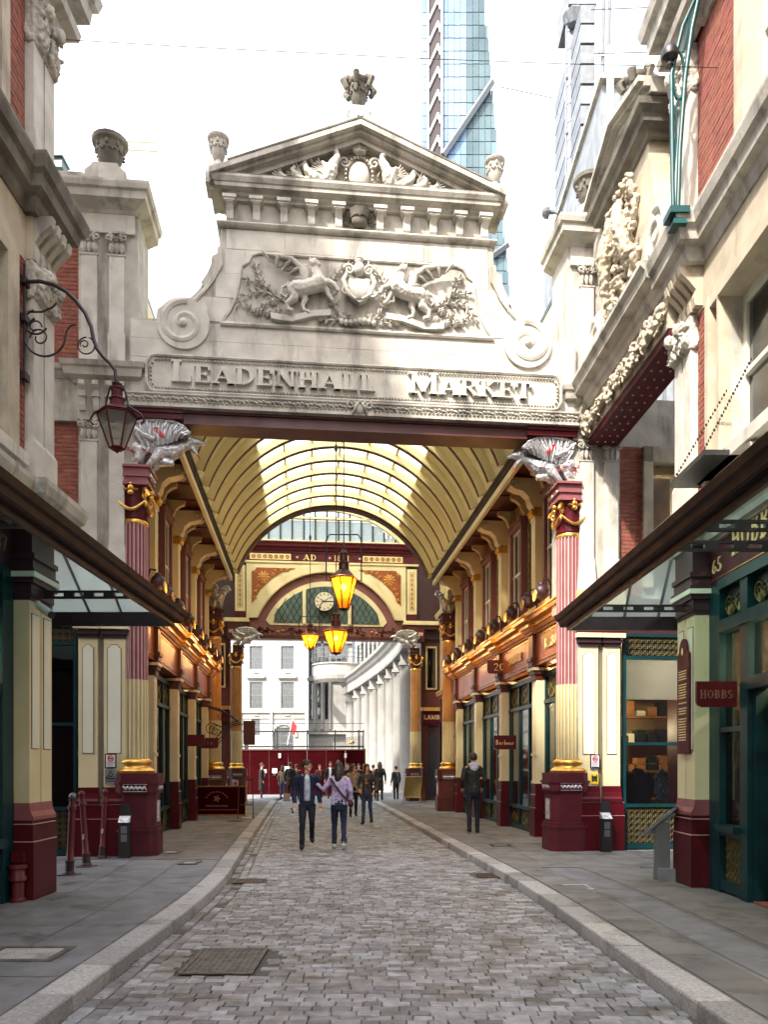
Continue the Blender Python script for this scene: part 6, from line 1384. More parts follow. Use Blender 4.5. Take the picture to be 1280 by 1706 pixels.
        for k in range(16):
            a = 5.4+k*.2; 
            for zz in range(3): st.box(s*(X-.03), s*(X+.05), a+.006, a+.194, .115+zz*.21, .115+zz*.21+.202)
        o = st.build('riser_tiles', 'brownred', B); o['kind'] = 'stuff'
        rm = MB(); bx(rm, X+1.6, X+1.7, 2.0, 8.8, .12, 3.95); bx(rm, X+.12, X+1.7, 8.78, 8.82, .12, 3.95); bx(rm, X+.12, X+1.7, 2.0, 8.8, .08, .13); bx(rm, X+.12, X+1.7, 2, 8.8, 3.9, 3.95); rm.build('shop_room', 'cream_old', B)
        c_ = MB(); 
        for z in (1.5, 1.95): bx(c_, X+.3, X+.9, 7.6, 8.6, z, z+.03)
        sh_ = c_.build('display_shelf', 'wood', B); ledge_light(B, (-(X+.6), 8.3, 2.9), .05, 'spotlight', 'bulb', power=20, F=FW)
    # fascia with number and name
    q = MB(); bx(q, X-.03, X+.2, 2.0, ya, 3.90, 4.70 if s > 0 else 4.42); fb = q.build('fascia_board', 'maroon_dull' if s > 0 else 'plum', B)
    q = MB(); q.X = facade_X(s, X-.03, 0)
    if s > 0:
        text(q, '65', -9.64, 4.03, .18, -.0, .012, gap=.1); text(q, 'HOBBS', -9.10, 4.12, .38, -.0, .012, gap=.12, wide=.62)
        q.X = None; q.build('gilt_lettering', 'brass_text', fb); q = MB(); bx(q, X-.036, X-.03, 2, 9.66, 3.955, 3.965); bx(q, X-.036, X-.03, 2, 9.66, 4.62, 4.63); q.build('gilt_line', 'gold', fb)
    else:
        text(q, '37', 8.45, 4.06, .17, -.0, .012, gap=.1); q.X = None; q.build('gilt_number', 'dull_text', fb)
    # canopy: two glazed slopes meeting on a hip, gutters on brackets
    zi, zo = 4.62 if s > 0 else 4.5, 3.72; Xi = XL-.26 if s > 0 else XL-.26
    def cpt(u_, v_): return None
    C0 = Vector((s*Xi, yb+.02, zi)); C1 = Vector((s*cedge, ce, zo))
    CP = B
    def slope(y): return zi
    n = 12; ylist = [-2.0+(yb+.02+2.0)*k/n for k in range(n+1)]
    for k in range(n):
        a, b_ = ylist[k]+.02, ylist[k+1]-.02; q = MB(); q.add([(s*Xi, a, zi), (s*Xi, b_, zi), (s*cedge, b_, zo), (s*cedge, a, zo)]+[(s*Xi, a, zi+.01), (s*Xi, b_, zi+.01), (s*cedge, b_, zo+.01), (s*cedge, a, zo+.01)], [(0, 1, 2, 3), (7, 6, 5, 4), (0, 4, 5, 1), (1, 5, 6, 2), (2, 6, 7, 3), (3, 7, 4, 0)]); q.build('canopy_pane', 'canopy_glass', B)
    q = MB()
    for y in ylist: q.tube([(s*Xi, y, zi-.02), (s*cedge, y, zo-.02)], .022, 4)
    q.tube([C0+Vector((0, 0, -.02)), C1+Vector((0, 0, -.02))], .025, 4)
    q.tube([(s*(Xi+.0), yb+.02, zi-.0), (s*(XL+4.5), yb+.02, zi)], .03, 4)
    hipt = lambda t: C0.lerp(C1, t)
    q.build('canopy_bar', 'black' if False else 'steelgrey', B)
    # end slope
    w_tot = XL+4.2-Xi
    tri = MB(); p = lambda X_, y_, z_: (s*X_, y_, z_)
    tri.add([tuple(C0), tuple(C1), p(cedge, yb+.02, zo)], [(0, 1, 2)]); tri.build('canopy_pane', 'canopy_glass', B)
    xs = [Xi+.0, Xi+.85, Xi+1.7, Xi+2.6, Xi+3.5, Xi+4.4]
    tri = MB(); tri.add([tuple(C0), tuple(C1), p(Xi, ce, zo)], [(0, 1, 2)]); tri.build('canopy_pane', 'canopy_glass', B)
    for k in range(5):
        a, b_ = xs[k]+.015, xs[k+1]-.015; tri = MB(); tri.add([p(a, yb+.02, zi), p(a, ce, zo), p(b_, ce, zo), p(b_, yb+.02, zi)], [(0, 1, 2, 3)]); tri.build('canopy_pane', 'canopy_glass', B)
    q = MB()
    for x in xs: q.tube([p(x, yb+.02, zi-.02), p(x, ce, zo-.02)], .022, 4)
    for t in (.35, .7): h0 = hipt(t); q.tube([h0, (h0.x, ce, zo-.02)], .02, 4)
    q.build('canopy_bar', 'steelgrey', B)
    pth = [(s*cedge, -3), (s*cedge, ce), (s*(XL+4.2), ce)]; pth = pth if s < 0 else pth[::-1]
    hsweep(pth, [(-.08, 0), (.0, 0), (.02, .02), (.03, .08), (.06, .10), (.08, .165), (.05, .175), (.02, .13), (-.08, .12)], zo-.11, 'canopy_gutter', 'gutter', B)
    q = MB(); bx(q, cedge+.08, XL+4.2, ce-.14, ce-.10, zo-.17, zo+.02); bx(q, cedge+.06, cedge+.10, -3, ce-.1, zo-.17, zo); q.build('canopy_beam', 'iron', B)
    for y in ([yb-.35, 7.1, 6.5, 4.2] if s > 0 else [yb-.3, 6.4, 4.0]):
        q = MB(); L0, L1 = XL-.2, cedge+.12; z = 3.66
        bx(q, L1, L0, y-.02, y+.02, z+.035, z+.06); bx(q, L1, L0, y-.02, y+.02, z-.035, z-.01); nn = 5
        for k in range(nn): a = L1+(L0-L1)*(k+.2)/nn; bx(q, a, a+(L0-L1)/nn*.5, y-.02, y+.02, z-.012, z+.037)
        q.build('canopy_bracket', 'iron', B)
    # the wall behind, out of the canopy's way
    return B
NL = near_building(-1, 4.30, 4.13, 8.83, 9.42, 'near left corner building in brick and grey stone, shop numbered 37 under a glass canopy', 10.62, 2.80)
NR = near_building(1, 4.15, 4.05, 9.70, 10.27, 'near right corner building, red brick and buff stone above a teal shop with glass canopy', 10.95, 2.52)
# ============================================================ SIDE GATE
SG = thing('side_gate', 'carved stone gate over the right side alley, seen obliquely, with pediment and urn', 'gateway', (0, .3, 7), FS, local=False)
q = MB(); q.box(-1.85, 1.72, .0, .5, 7.52, 8.05); q.build('beam', 'stone_warm', SG)
q = MB(); q.box(-1.85, 1.72, .02, .55, 7.40, 7.52); q.build('soffit', 'maroon_dull', SG)
q = MB()
for k in range(14):
    for j in range(3): q.ball((-1.6+.245*k, .12+.14*j, 7.395), .02, 6, 4)
q.build('soffit_rivets', 'rose_pale', SG)
q = MB(); random.seed(3)
for k in range(90):
    x = -1.8+3.5*k/89; q.ball((x, -.05-random.uniform(0, .06), 7.70+random.uniform(-.12, .14)), (random.uniform(.03, .06), .06, random.uniform(.03, .06)), 7, 5)
    for j in range(2): q.leaf((x+random.uniform(-.05, .05), -.04, 7.70+random.uniform(-.1, .1)), random.uniform(0, 6.28), .17, .07, .10)
fuse(q, 'carved_garland', 'stone_warm', SG, .018, 0, disp=.02, dsc=20)
hsweep([(-1.95, .4), (-1.95, .0), (1.62, .0)], [(-.05, 0), (.03, 0), (.06, .07), (.10, .10), (.12, .20), (.26, .24), (.28, .34), (.34, .40), (.34, .46), (-.05, .50)], 8.02, 'cornice', 'stone', SG)
c_ = [(1.70, 8.45), (1.70, 9.0), (1.55, 9.06), (1.50, 9.3), (1.30, 9.42), (1.14, 9.62), (1.02, 10.0), (.98, 10.35), (.90, 10.42), (.88, 10.75)]
q = MB(); q.prism([(a, b) for a, b in half(c_)], .06, 1.25, 'y'); q.build('attic_wall', 'stone_warm', SG)
for s in (-1, 1):
    v = MB(); v.spiral((s*1.32, .0, 9.06), .34, 1.8, .06, sgn=-s, a0=radians(95), n=40, sides=8); v.disc((s*1.32, 9.06), .42, .0, .07, 26); v.build('volute', 'stone_pale', SG, smooth=50)
q = MB()
for k in range(240):
    z = random.uniform(8.9, 10.6); w = .75-.25*(z-8.9)/1.7; x = random.uniform(-w, w); q.ball((x, .02-random.uniform(0, .12), z), (random.uniform(.02, .05), .06, random.uniform(.04, .10)), 6, 4, Matrix.Rotation(random.uniform(0, 3), 3, 'Y'))
q.ball((0, -.04, 9.9), (.22, .12, .30), 10, 7); q.tube([(-.5, -.1, 9.3), (-.35, -.2, 9.8), (-.15, -.15, 10.3)], [.1, .13, .06]); q.tube([(.5, -.1, 9.3), (.35, -.2, 9.8), (.15, -.15, 10.3)], [.1, .13, .06])
fuse(q, 'relief_carving', 'stone_warm', SG, .018, 0, disp=.028, dsc=16)
hsweep([(-.95, 1.3), (-.95, .06), (.95, .06), (.95, 1.3)], [(-.03, 0), (.04, 0), (.06, .08), (.16, .12), (.18, .22), (.26, .28), (.28, .36), (-.03, .4)], 10.7, 'upper_cornice', 'stone_dark', SG)
q = MB()
for (dz0, dz1, yf) in ((0, .08, -.06), (.08, .14, -.16), (.14, .22, -.24)):
    for s in (-1, 1): P = [(s*1.28, 11.08+dz0), (0, 11.52+dz0), (0, 11.52+dz1), (s*1.28, 11.08+dz1)]; q.prism(P if s > 0 else P[::-1], yf-.001*s, 1.2, 'y')
q.prism([(-1.15, 11.08), (1.15, 11.08), (0, 11.5)], .05, 1.15, 'y'); q.build('pediment', 'stone', SG)
q = MB(); q.box(-.26, .26, .0, .5, 11.68, 11.82); q.build('apex_block', 'stone_dark', SG)
ornate_urn(SG, (0, .25, 11.8), .68, 'stone_dark', crown=True, sw=.8)
ornate_urn(SG, (-1.5, .3, 11.0), .8, 'stone_dark', sw=.9); q = MB(); q.box(-1.75, -1.3, .1, .6, 10.6, 11.0); q.build('urn_block', 'stone', SG)
# ============================================================ LANTERNS
def lantern(T, c, r, h, glassm, frame, lit=0, n=6, off=None, F=FW):
    """tapered six-sided lantern; c is the middle of its wide upper rim"""
    x, y, z = c; rb = r*.38; P = lambda k, rr, zz: (x+rr*cos(k*2*pi/n+.3), y+rr*sin(k*2*pi/n+.3), zz)
    q = MB()
    for k in range(n):
        q.tube([P(k, r, z), P(k, rb, z-h)], r*.05, 4); q.tube([P(k, r, z), P(k+1, r, z)], r*.055, 4); q.tube([P(k, rb, z-h), P(k+1, rb, z-h)], r*.05, 4)
        q.add([P(k, r*1.06, z+.02), P(k+1, r*1.06, z+.02), P(k+1, r*.40, z+h*.30), P(k, r*.40, z+h*.30)], [(0, 1, 2, 3)])
    q.lathe((x, y, z+h*.28), [(r*.40, 0), (r*.36, h*.18), (r*.42, h*.22), (r*.30, h*.30), (r*.30, h*.5), (r*.36, h*.54), (r*.14, h*.66), (r*.10, h*.80), (.0, h*.84)], 10)
    q.lathe((x, y, z-h), [(rb, 0), (rb*.4, -.03), (0, -.06)], 6); T_ = q.build('lantern_frame', frame, T)
    for k in range(n):
        g_ = MB(); a, b, c2, d = P(k, r*.98, z-.01), P(k+1, r*.98, z-.01), P(k+1, rb*.98, z-h+.01), P(k, rb*.98, z-h+.01); g_.add([a, b, c2, d], [(0, 1, 2, 3)]); g_.build('lantern_pane', glassm, T)
    g_ = MB(); g_.lathe((x, y, z-h*.42), [(.0, 0), (r*.13, .03), (r*.20, h*.12), (r*.14, h*.22), (0, h*.26)], 10); g_.build('mantle' if lit else 'unlit_mantle', 'lamp_hot' if lit else 'sash', T, smooth=True)
    if lit:
        ld = bpy.data.lights.new('lamp', 'POINT'); ld.energy = lit; ld.color = (1, .62, .25); ld.shadow_soft_size = .09
        lo = bpy.data.objects.new('lamp', ld); col.objects.link(lo); lo.location = (x, y, z-h*.2)
BL = thing('bracket_lantern', 'unlit dark red street lantern hanging from a scrolled iron wall bracket on the left building', 'street lamp', (-4.15, 8.86, 6.2), FW, local=False)
K = lambda px, py, Y_=8.74: ((px-640)/1282*Y_, Y_, 1.65+(1275-py)/1282*Y_)
q = MB(); 
q.tube([K(*p) for p in [(42, 470), (66, 469), (90, 475), (110, 486), (127, 502), (142, 522), (152, 545), (156, 566), (162, 582), (172, 595), (184, 606), (192, 618), (194, 640)]], [.022]*8+[.02]*5, 8); q.build('main_arm', 'iron', BL, smooth=60)
q = MB(); q.tube([K(41, 440), K(40, 640)], .016, 6); 
for py in (470, 532, 628): q.box(K(30, 0)[0], K(46, 0)[0], 8.68, 8.80, K(0, py+6)[2], K(0, py-6)[2])
q.build('wall_plate', 'iron', BL)
def arc(cx, cy, r, a0, a1, n=14, k=1.0): return [K(cx+r*cos(radians(a0+(a1-a0)*i/n))*(1-(1-k)*i/n), cy-r*sin(radians(a0+(a1-a0)*i/n))*(1-(1-k)*i/n)) for i in range(n+1)]
q = MB(); q.tube(arc(75, 560, 34, 120, 360, 18), .012, 6); q.tube(arc(66, 563, 16, 180, -200, 16, .4), .010, 6); q.tube(arc(60, 537, 20, 100, 330, 14), .011, 6); q.tube(arc(58, 545, 12, 0, 300, 14, .4), .010, 6)
q.tube([K(109, 560), K(112, 550), K(118, 543), K(127, 541)], .011, 6); q.tube([K(46, 520), K(70, 520), K(88, 512), K(94, 505)], .011, 6); q.build('wall_scrolls', 'iron', BL, smooth=60)
q = MB(); q.tube(arc(144, 576, 14, 90, 430, 18), .008, 6); q.tube(arc(141, 574, 8, 200, -160, 14, .4), .008, 6); q.build('end_scroll', 'iron', BL, smooth=60)
lx, ly, lz = K(195, 690)
for sg in (-1, 1):
    q = MB(); q.tube([(lx, ly, lz+.33), (lx+sg*.08, ly, lz+.31), (lx+sg*.11, ly, lz+.20), (lx+sg*.13, ly, lz+.09), (lx+sg*.27, ly, lz+.0), (lx+sg*.31, ly, lz-.07), (lx+sg*.27, ly, lz-.12)], .012, 6); q.build('cradle_arm', 'iron', BL, smooth=60)
q = MB(); q.lathe((lx, ly, lz+.32), [(.05, 0), (.06, .02), (.02, .04)], 8); q.build('hook', 'iron', BL)
lantern(BL, (lx, ly, lz-.02), .215, .37, 'lamp_glass', 'maroon_dull')
def hanging(label, px, Y_, ztop, r, h, hoop, zc, lit):
    x = (px-640)/1282*Y_; T = thing('hanging_lantern', label, 'lantern', (x, Y_, ztop-h), FW, local=False)
    lantern(T, (x, Y_, ztop), r, h, 'amber_glass', 'brownred', lit)
    q = MB(); w = hoop; zt = ztop+h*1.45
    q.tube([(x-w, Y_, ztop-.05), (x-w, Y_, zt-.12), (x-w*.8, Y_, zt), (x+w*.8, Y_, zt), (x+w, Y_, zt-.12), (x+w, Y_, ztop-.05)], .014, 6); q.tube([(x, Y_, ztop+h*.9), (x, Y_, zt)], .012, 6); q.tube([(x-w, Y_, ztop-.04), (x+w, Y_, ztop-.04)], .008, 4); q.build('hanging_hoop', 'iron', T)
    q = MB(); q.tube([(x, Y_, zt), (x, Y_, zc)], .011, 5); q.build('hanging_rod', 'iron', T)
    q = MB(); q.ball((x, Y_, zc-1.15), (.04, .04, .1), 8, 5); q.build('pulley', 'iron', T); return T
hanging('lit amber lantern hanging highest and nearest in the middle of the hall', 573, 15.7, 5.46, .27, .62, .36, 9.9, 12)
hanging('lit amber lantern hanging lower, just behind the highest one', 560, 17.6, 4.70, .29, .48, .38, 10.05, 12)
hanging('small lit amber lantern hanging furthest down the hall, left of the other two', 517, 24.5, 5.78, .29, .42, .36, 10.05, 12)
# cornice floodlights
n_ = 0; ORD = 'first second third fourth fifth sixth seventh eighth'.split()
for s in (-1, 1):
    for y in (1.3, 2.2, 3.5, 5.1, 6.6, 8.1, 9.7, 11.2):
        n_ += 1; F1 = thing('cornice_floodlight', f'dark round floodlight on the {SXN[s]} shop cornice, {ORD[(n_-1) % 8]} from the gateway', 'floodlight', (s*3.76, y, 4.83), FA, group='floodlights along the shop cornices', local=False)
        q = MB(); q.ball((s*3.66, y, 5.05), (.15, .14, .15), 12, 8); q.lathe((s*3.66, y, 5.16), [(.06, 0), (.07, .05), (.03, .08)], 8); q.build('lamp_body', 'plum', F1, smooth=True)
        q = MB(); q.tube([(s*3.85, y, 4.83), (s*3.86, y, 5.15), (s*3.80, y, 5.3), (s*3.70, y, 5.28)], .02, 6); q.build('arm', 'iron', F1)
        q = MB(); q.lathe((0, 0, 0), [(.09, 0), (.11, .03), (.11, .06)], 12); q.v = [(s*(3.56-c*.7), y+a, 5.0+b-c*.5) for a, b, c in q.v]; q.build('lens', 'lens_glass', F1)
        if y in (1.3, 3.5, 5.1, 6.6, 8.1, 9.7, 11.2):
            ld = bpy.data.lights.new('lamp', 'POINT'); ld.energy = 6; ld.color = (1, .50, .15); ld.shadow_soft_size = .08
            lo = bpy.data.objects.new('lamp', ld); col.objects.link(lo); lo.matrix_world = FA @ Matrix.Translation((s*3.42, y, 4.82))
# ============================================================ BEYOND THE HALL
HD = thing('site_hoarding', 'dark red site hoarding across the far street, notices on it and black railings above', 'hoarding', (-4.2, 41, 0), FW, local=False)
for k in range(8):
    x0 = -9.2+1.02*k; q = MB(); q.box(x0+.006, min(x0+1.014, -1.04), 41-.004*(k % 2), 41.06, .05, 2.45); q.build('hoarding_panel', 'hoarding', HD)
q = MB(); q.box(-9.3, -1.0, 40.95, 41.08, 2.45, 2.52); q.box(-1.05, -.98, 40.9, 41.1, 0, 2.55); q.build('top_rail', 'brownred', HD)
for x in (-5.55, -2.05): q = MB(); q.box(x-.06, x+.06, 40.9, 40.97, 2.05, 2.3); q.build('site_lamp', 'sash', HD)
for x0, x1, z0, z1, m in ((-5.95, -5.7, 1.25, 1.5, 'sign_white'), (-5.35, -5.05, 1.1, 1.6, 'sign_white'), (-6.6, -6.25, 1.25, 1.45, 'rose_pale')):
    q = MB(); q.box(x0, x1, 40.96, 40.99, z0, z1); n_ = q.build('notice', m, HD); q = MB()
    for k in range(4): q.box(x0+.05, x1-.08, 40.955, 40.96, z1-.10-.09*k, z1-.07-.09*k)
    q.build('notice_text', 'steelgrey', n_)
q = MB()
for x in (-9.0, -7.4, -5.7, -4.1, -2.6, -1.35, -1.1): q.box(x-.035, x+.035, 41.02, 41.1, 2.5, 3.55 if x > -8 else 3.9)
q.box(-7.45, -7.25, 41.0, 41.12, 2.5, 4.0); q.build('railing_post', 'black', HD)
q = MB(); q.box(-9.2, -1.05, 41.03, 41.07, 2.62, 2.70); q.box(-9.2, -1.05, 41.03, 41.07, 3.42, 3.50); q.box(-9.2, -1.05, 41.04, 41.06, 3.88, 3.91); q.build('rail', 'black', HD)
for k in range(28):
    x = -3.9+.1*k; q = MB(); q.box(x, x+.035, 41.2, 41.22, 2.55, 2.95+.32*k/28); q.build('baluster', 'black', HD)
q = MB(); q.tube([(-1.95, 40.98, 2.82), (-1.7, 40.95, 2.9), (-1.55, 40.98, 2.85)], [.03, .1, .02], 6); q.tube([(-1.85, 40.97, 2.98), (-1.7, 40.95, 2.88), (-1.6, 40.97, 3.03)], [.02, .06, .02], 6); q.build('gilt_emblem', 'gold', HD)
# facing white office block, windows built as openings with frames, sashes and panes
WB = thing('white_office_block', 'white stone office block seen through the arch, rows of dark sash windows', 'building', (-9, 60, 0), FW, local=False)
def wall_with_windows(T, x0, x1, y, z0, z1, wins, m='white_stone', th=.4):
    xs = sorted(set([x0, x1]+[a for w in wins for a in w[:2]])); zs = sorted(set([z0, z1]+[a for w in wins for a in w[2:4]])); q = MB()
    for a, b in zip(xs, xs[1:]):
        for c, d in zip(zs, zs[1:]):
            mx, mz = (a+b)/2, (c+d)/2
            if not any(w[0] < mx < w[1] and w[2] < mz < w[3] for w in wins): q.box(a, b, y, y+th, c, d)
    q.build('wall', m, T)
    for (a, b, c, d) in [w[:4] for w in wins]:
        f = MB(); e = .07; f.box(a, a+e, y+.15, y+.25, c, d); f.box(b-e, b, y+.15, y+.25, c, d); f.box(a+e, b-e, y+.15, y+.25, c, c+e); f.box(a+e, b-e, y+.15, y+.25, d-e, d); f.box(a+e, b-e, y+.14, y+.25, (c+d)/2-.03, (c+d)/2+.03)
        for k in (1, 2): f.box(a+(b-a)*k/3-.015, a+(b-a)*k/3+.015, y+.16, y+.24, c+e, d-e)
        for t in (.25, .75): f.box(a+e, b-e, y+.17, y+.23, c+(d-c)*t-.015, c+(d-c)*t+.015)
        w = f.build('window', 'steelgrey', T); p_ = MB(); p_.box(a+e, b-e, y+.2, y+.21, c+e, d-e); p_.build('pane', 'glass_dark', w)
        p_ = MB(); p_.box(a, b, y+.32, y+.34, c, d); p_.build('room_behind', 'lead' if random.random() < .4 else 'darkroom', w)
    
wl = []
for cx in (-12.4, -9.97, -7.53):
    wl += [(cx-.5, cx+.5, 9.15, 10.95), (cx-.5, cx+.5, 6.1, 8.15), (cx-.5, cx+.5, 12.1, 13.9)]
    if cx != -7.53: wl.append((cx-.35, cx+.3, 4.0, 5.3))
wl.append((-8.6, -7.05, 2.2, 4.6))
wall_with_windows(WB, -16, -6.2, 60, 0, 22, wl)
q = MB()
for z, o, h in ((5.75, .12, .16), (5.3, .06, .08), (11.5, .10, .14), (14.6, .16, .2)): q.box(-16, -6.2, 60-o, 60, z, z+h)
for cx in (-12.4, -9.97, -7.53): q.box(cx-.72, cx+.72, 59.8, 60, 8.45, 8.62); q.box(cx-.62, cx+.62, 59.88, 60, 8.35, 8.45); q.box(cx-.2, cx+.2, 59.93, 60, 8.85, 8.95); q.box(cx-.2, cx+.2, 59.93, 60, 5.5, 5.6)
q.build('string_course', 'white_stone', WB)
for x_, in ((-11.2,), (-8.75,)): q = MB(); q.tube([(x_, 59.8, 0), (x_, 59.8, 5.9)], .07, 8); q.build('rainwater_pipe', 'white_paint', WB)
q = MB()
for k in range(13): a = pi*k/12; q.box(-7.82+.95*cos(a)-.13, -7.82+.95*cos(a)+.13, 59.9-.01*(k % 2), 60, 4.0+.95*sin(a)-.13, 4.0+.95*sin(a)+.13)
q.build('arch_stone', 'white_stone', WB)
q = MB(); q.tube([(-7.3, 58, 3.2), (-6.9, 58, 5.2)], .03, 5); fl = tag(q.build('flagpole', 'white_paint', None, off=(-7.3, 58, 3.2), F=FW), 'short slanting flagpole with a red and white flag beyond the hoarding', 'flagpole')
q = MB(); q.add([(-6.92, 58, 5.1), (-6.55, 57.9, 4.6), (-6.75, 58.0, 3.9), (-7.08, 58, 4.3)], [(0, 1, 2, 3)]); q.build('flag', 'red_bright', fl, off=(-7.3, 58, 3.2))
# receding white building with bays, then the curved colonnade
CB = thing('white_corner_building', 'white stone building with tall narrow windows and a railed balcony beyond the hall', 'building', (-5, 62, 0), FW, local=False)
q = MB(); q.box(-6.2, -2.6, 63.0, 70, 0, 22)
q.build('wall', 'white_stone', CB)
for k in range(3):
    for z0, z1 in ((5.4, 8.4), (9.0, 11.4), (12.2, 14.4)):
        cx = -5.95+.62*k; q = MB(); q.box(cx-.17, cx+.17, 62.93, 63.0, z0, z1); fr = q.build('window', 'steelgrey', CB); q = MB(); q.box(cx-.12, cx+.12, 62.91, 62.93, z0+.06, z1-.06); q.build('pane', 'glass_dark', fr)
    q = MB(); q.box(-6.2+.62*k+.44, -6.2+.62*k+.62, 62.75, 63.0, 4.6, 15); q.build('pier', 'white_stone', CB)
q = MB(); 
for z, o in ((4.2, .5), (8.55, .25), (11.6, .25)): q.box(-6.3, -2.6, 63-o, 63.0, z, z+.28)
q.build('string_course', 'white_stone', CB)
q = MB(); q.lathe((-3.6, 61.5, 8.4), [(1.8, -.25), (2.0, 0), (2.1, .3), (2.1, 1.1), (2.2, 1.15), (2.2, 1.25)], 20, pi*.95, 2.05*pi); q.build('curved_balcony', 'white_stone', CB)
q = MB()
for z in (10.1, 10.45, 10.8): q.tube([(-3.6+2.1*cos(a), 61.5+2.1*sin(a), z) for a in [pi+pi*j/14 for j in range(15)]], .025, 4, cap=False)
for j in range(15): a = pi+pi*j/14; q.tube([(-3.6+2.1*cos(a), 61.5+2.1*sin(a), 9.6), (-3.6+2.1*cos(a), 61.5+2.1*sin(a), 10.8)], .02, 4)
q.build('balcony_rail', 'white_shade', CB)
q = MB(); q.box(-4.4, -3.0, 62.9, 63, 9.7, 12.6); fr = q.build('balcony_window', 'steelgrey', CB); q = MB(); 
for k in range(3): q.box(-4.35+.45*k, -3.98+.45*k, 62.87, 62.9, 9.8, 12.5)
q.build('pane', 'glass_dark', fr)
CO = thing('curved_colonnade', 'tall white curved colonnade sweeping forward on the right beyond the hall', 'building', (-.5, 50, 0), FW, local=False)
# plan curve, from the balcony towards the camera
cur = [(-3.1, 62.5), (-2.35, 59.0), (-1.65, 55.8), (-1.02, 52.4), (-.40, 49.0), (.12, 46.0), (.55, 43.0), (.9, 40.0), (1.15, 37.2)]
pth = [(x, y) for x, y in cur][::-1]
hsweep(pth[::-1], [(-.6, 0), (.12, 0), (.16, .12), (.16, .8), (.3, .9), (.34, 1.15), (.48, 1.25), (.5, 1.5), (-.6, 1.55)], 7.35, 'entablature', 'white_stone', CO) if False else None
hsweep([(x, y) for x, y in cur[::-1]], [(-1.2, 0), (.25, 0), (.28, .12), (.28, .7), (.42, .82), (.45, 1.0), (.62, 1.12), (.64, 1.3), (-1.2, 1.35)][::-1], 7.35, 'entablature', 'white_stone', CO) if False else None
def offp(o): # shift the curve to the right
    out = []
    for i, (x, y) in enumerate(cur):
        a = Vector(cur[max(0, i-1)]); b = Vector(cur[min(len(cur)-1, i+1)]); d = (b-a).normalized(); nrm = Vector((-d.y, d.x)); out.append((x+nrm.x*o, y+nrm.y*o))
    return out
L_ = cur; 
q = MB(); q.sweep([(x, y, 7.35) for x, y in cur], [(-1.4, 0), (.25, 0), (.28, .12), (.28, .62), (.40, .74), (.44, .92), (.60, 1.04), (.62, 1.22), (-1.4, 1.25)]); q.build('entablature', 'white_stone', CO)
q = MB(); q.sweep([(x, y, 8.6) for x, y in offp(.9)], [(-.3, 0), (0, 0), (0, 12), (-.3, 12)]); q.build('upper_wall', 'white_stone', CO)
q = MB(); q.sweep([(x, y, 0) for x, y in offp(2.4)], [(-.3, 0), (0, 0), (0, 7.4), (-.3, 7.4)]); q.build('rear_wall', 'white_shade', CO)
for i, (x, y) in enumerate(cur[:-1]):
    for t in (.3,):
        x1, y1 = cur[i+1]; cx, cy = x+(x1-x)*t+.28, y+(y1-y)*t
        q = MB(); r = .46; 
        q.lathe((cx, cy, 0), [(r*1.1, 0), (r*1.1, .3), (r, .35), (r*.96, 6.55), (r*1.05, 6.6), (r*1.05, 6.7)], 20); c_ = q.build('column', 'white_stone', CO, smooth=40)
        q = MB(); q.box(cx-r*1.1, cx+r*1.1, cy-r*1.1, cy+r*1.1, 6.7, 6.86); q.box(cx-r*.92, cx+r*.92, cy-r*.92, cy+r*.92, 6.86, 7.4); q.build('capital', 'white_stone', c_)
op = offp(.86)
for i in range(len(op)-1):
    for t in (.2, .7):
        for z0 in (9.4, 12.2, 15):
            a = Vector(op[i]).lerp(Vector(op[i+1]), t-.12); b = Vector(op[i]).lerp(Vector(op[i+1]), t+.14); q = MB(); q.add([(a.x, a.y, z0), (b.x, b.y, z0), (b.x, b.y, z0+1.9), (a.x, a.y, z0+1.9), (a.x+.1, a.y, z0), (b.x+.1, b.y, z0), (b.x+.1, b.y, z0+1.9), (a.x+.1, a.y, z0+1.9)], [(0, 1, 2, 3), (0, 4, 5, 1), (2, 6, 7, 3)]); q.build('window', 'glass_dark', CO)
            q = MB()
            for zz in (.1, .5, .9): q.tube([(a.x-.1, a.y, z0+zz), (b.x-.1, b.y, z0+zz)], .02, 4)
            q.build('balcony_rail', 'steelgrey', CO)
# ============================================================ SKYLINE
SK = thing('glass_skyscraper', 'tapering blue glass skyscraper with steel bracing behind the pediment', 'skyscraper', (21, 250, 0), FW, local=False)
Yt = 250; k_ = Yt/1282
PX = lambda px, py: ((px-640)*k_, 1.65+(1275-py)*k_)
zt = 290; 
def edgeR(z): py = 1275-(z-1.65)/k_; return (808+(py)*.086-640)*k_
mat('tower_glass', (.115, .19, .30), (.20, .28, .38), .4, nscale=.05, spec=.25, rnd=.14, hue=.01)
mat('tower_glass_green', (.055, .095, .115), (.11, .165, .185), .4, nscale=.05, spec=.25, rnd=.22, hue=.01)
xl = (706-640)*k_
q = MB(); q.prism([(xl+.5, 0), (edgeR(0)-.5, 0), (edgeR(zt)-.5, zt), (xl+.5, zt)], Yt+.5, Yt+30, 'y'); q.build('core', 'steelgrey', SK)
rows = 46; zz0 = 95
for j in range(rows):
    z0 = zz0+j*4.2; z1 = z0+4.0; xa = xl; xb = (748-640)*k_
    cols = [((704-640)*k_, (712-640)*k_, 'tower_glass')]; xs = [(737-640)*k_+i*2.0 for i in range(20)]
    q1, q2 = MB(), MB(); q1.box(cols[0][0], cols[0][1], Yt, Yt+.4, z0, z1)
    lim = edgeR((z0+z1)/2)
    for i, x in enumerate(xs):
        x2 = min(x+1.85, lim)
        if x2-x < .4: break
        (q1 if x < (770-640)*k_ else q2).box(x, x2, Yt-.05*(i % 2), Yt+.4, z0+random.uniform(0, .15), z1)
    for q_, m_ in ((q1, 'tower_glass'), (q2, 'tower_glass_green')): q_.build('glazing_row', m_, SK)
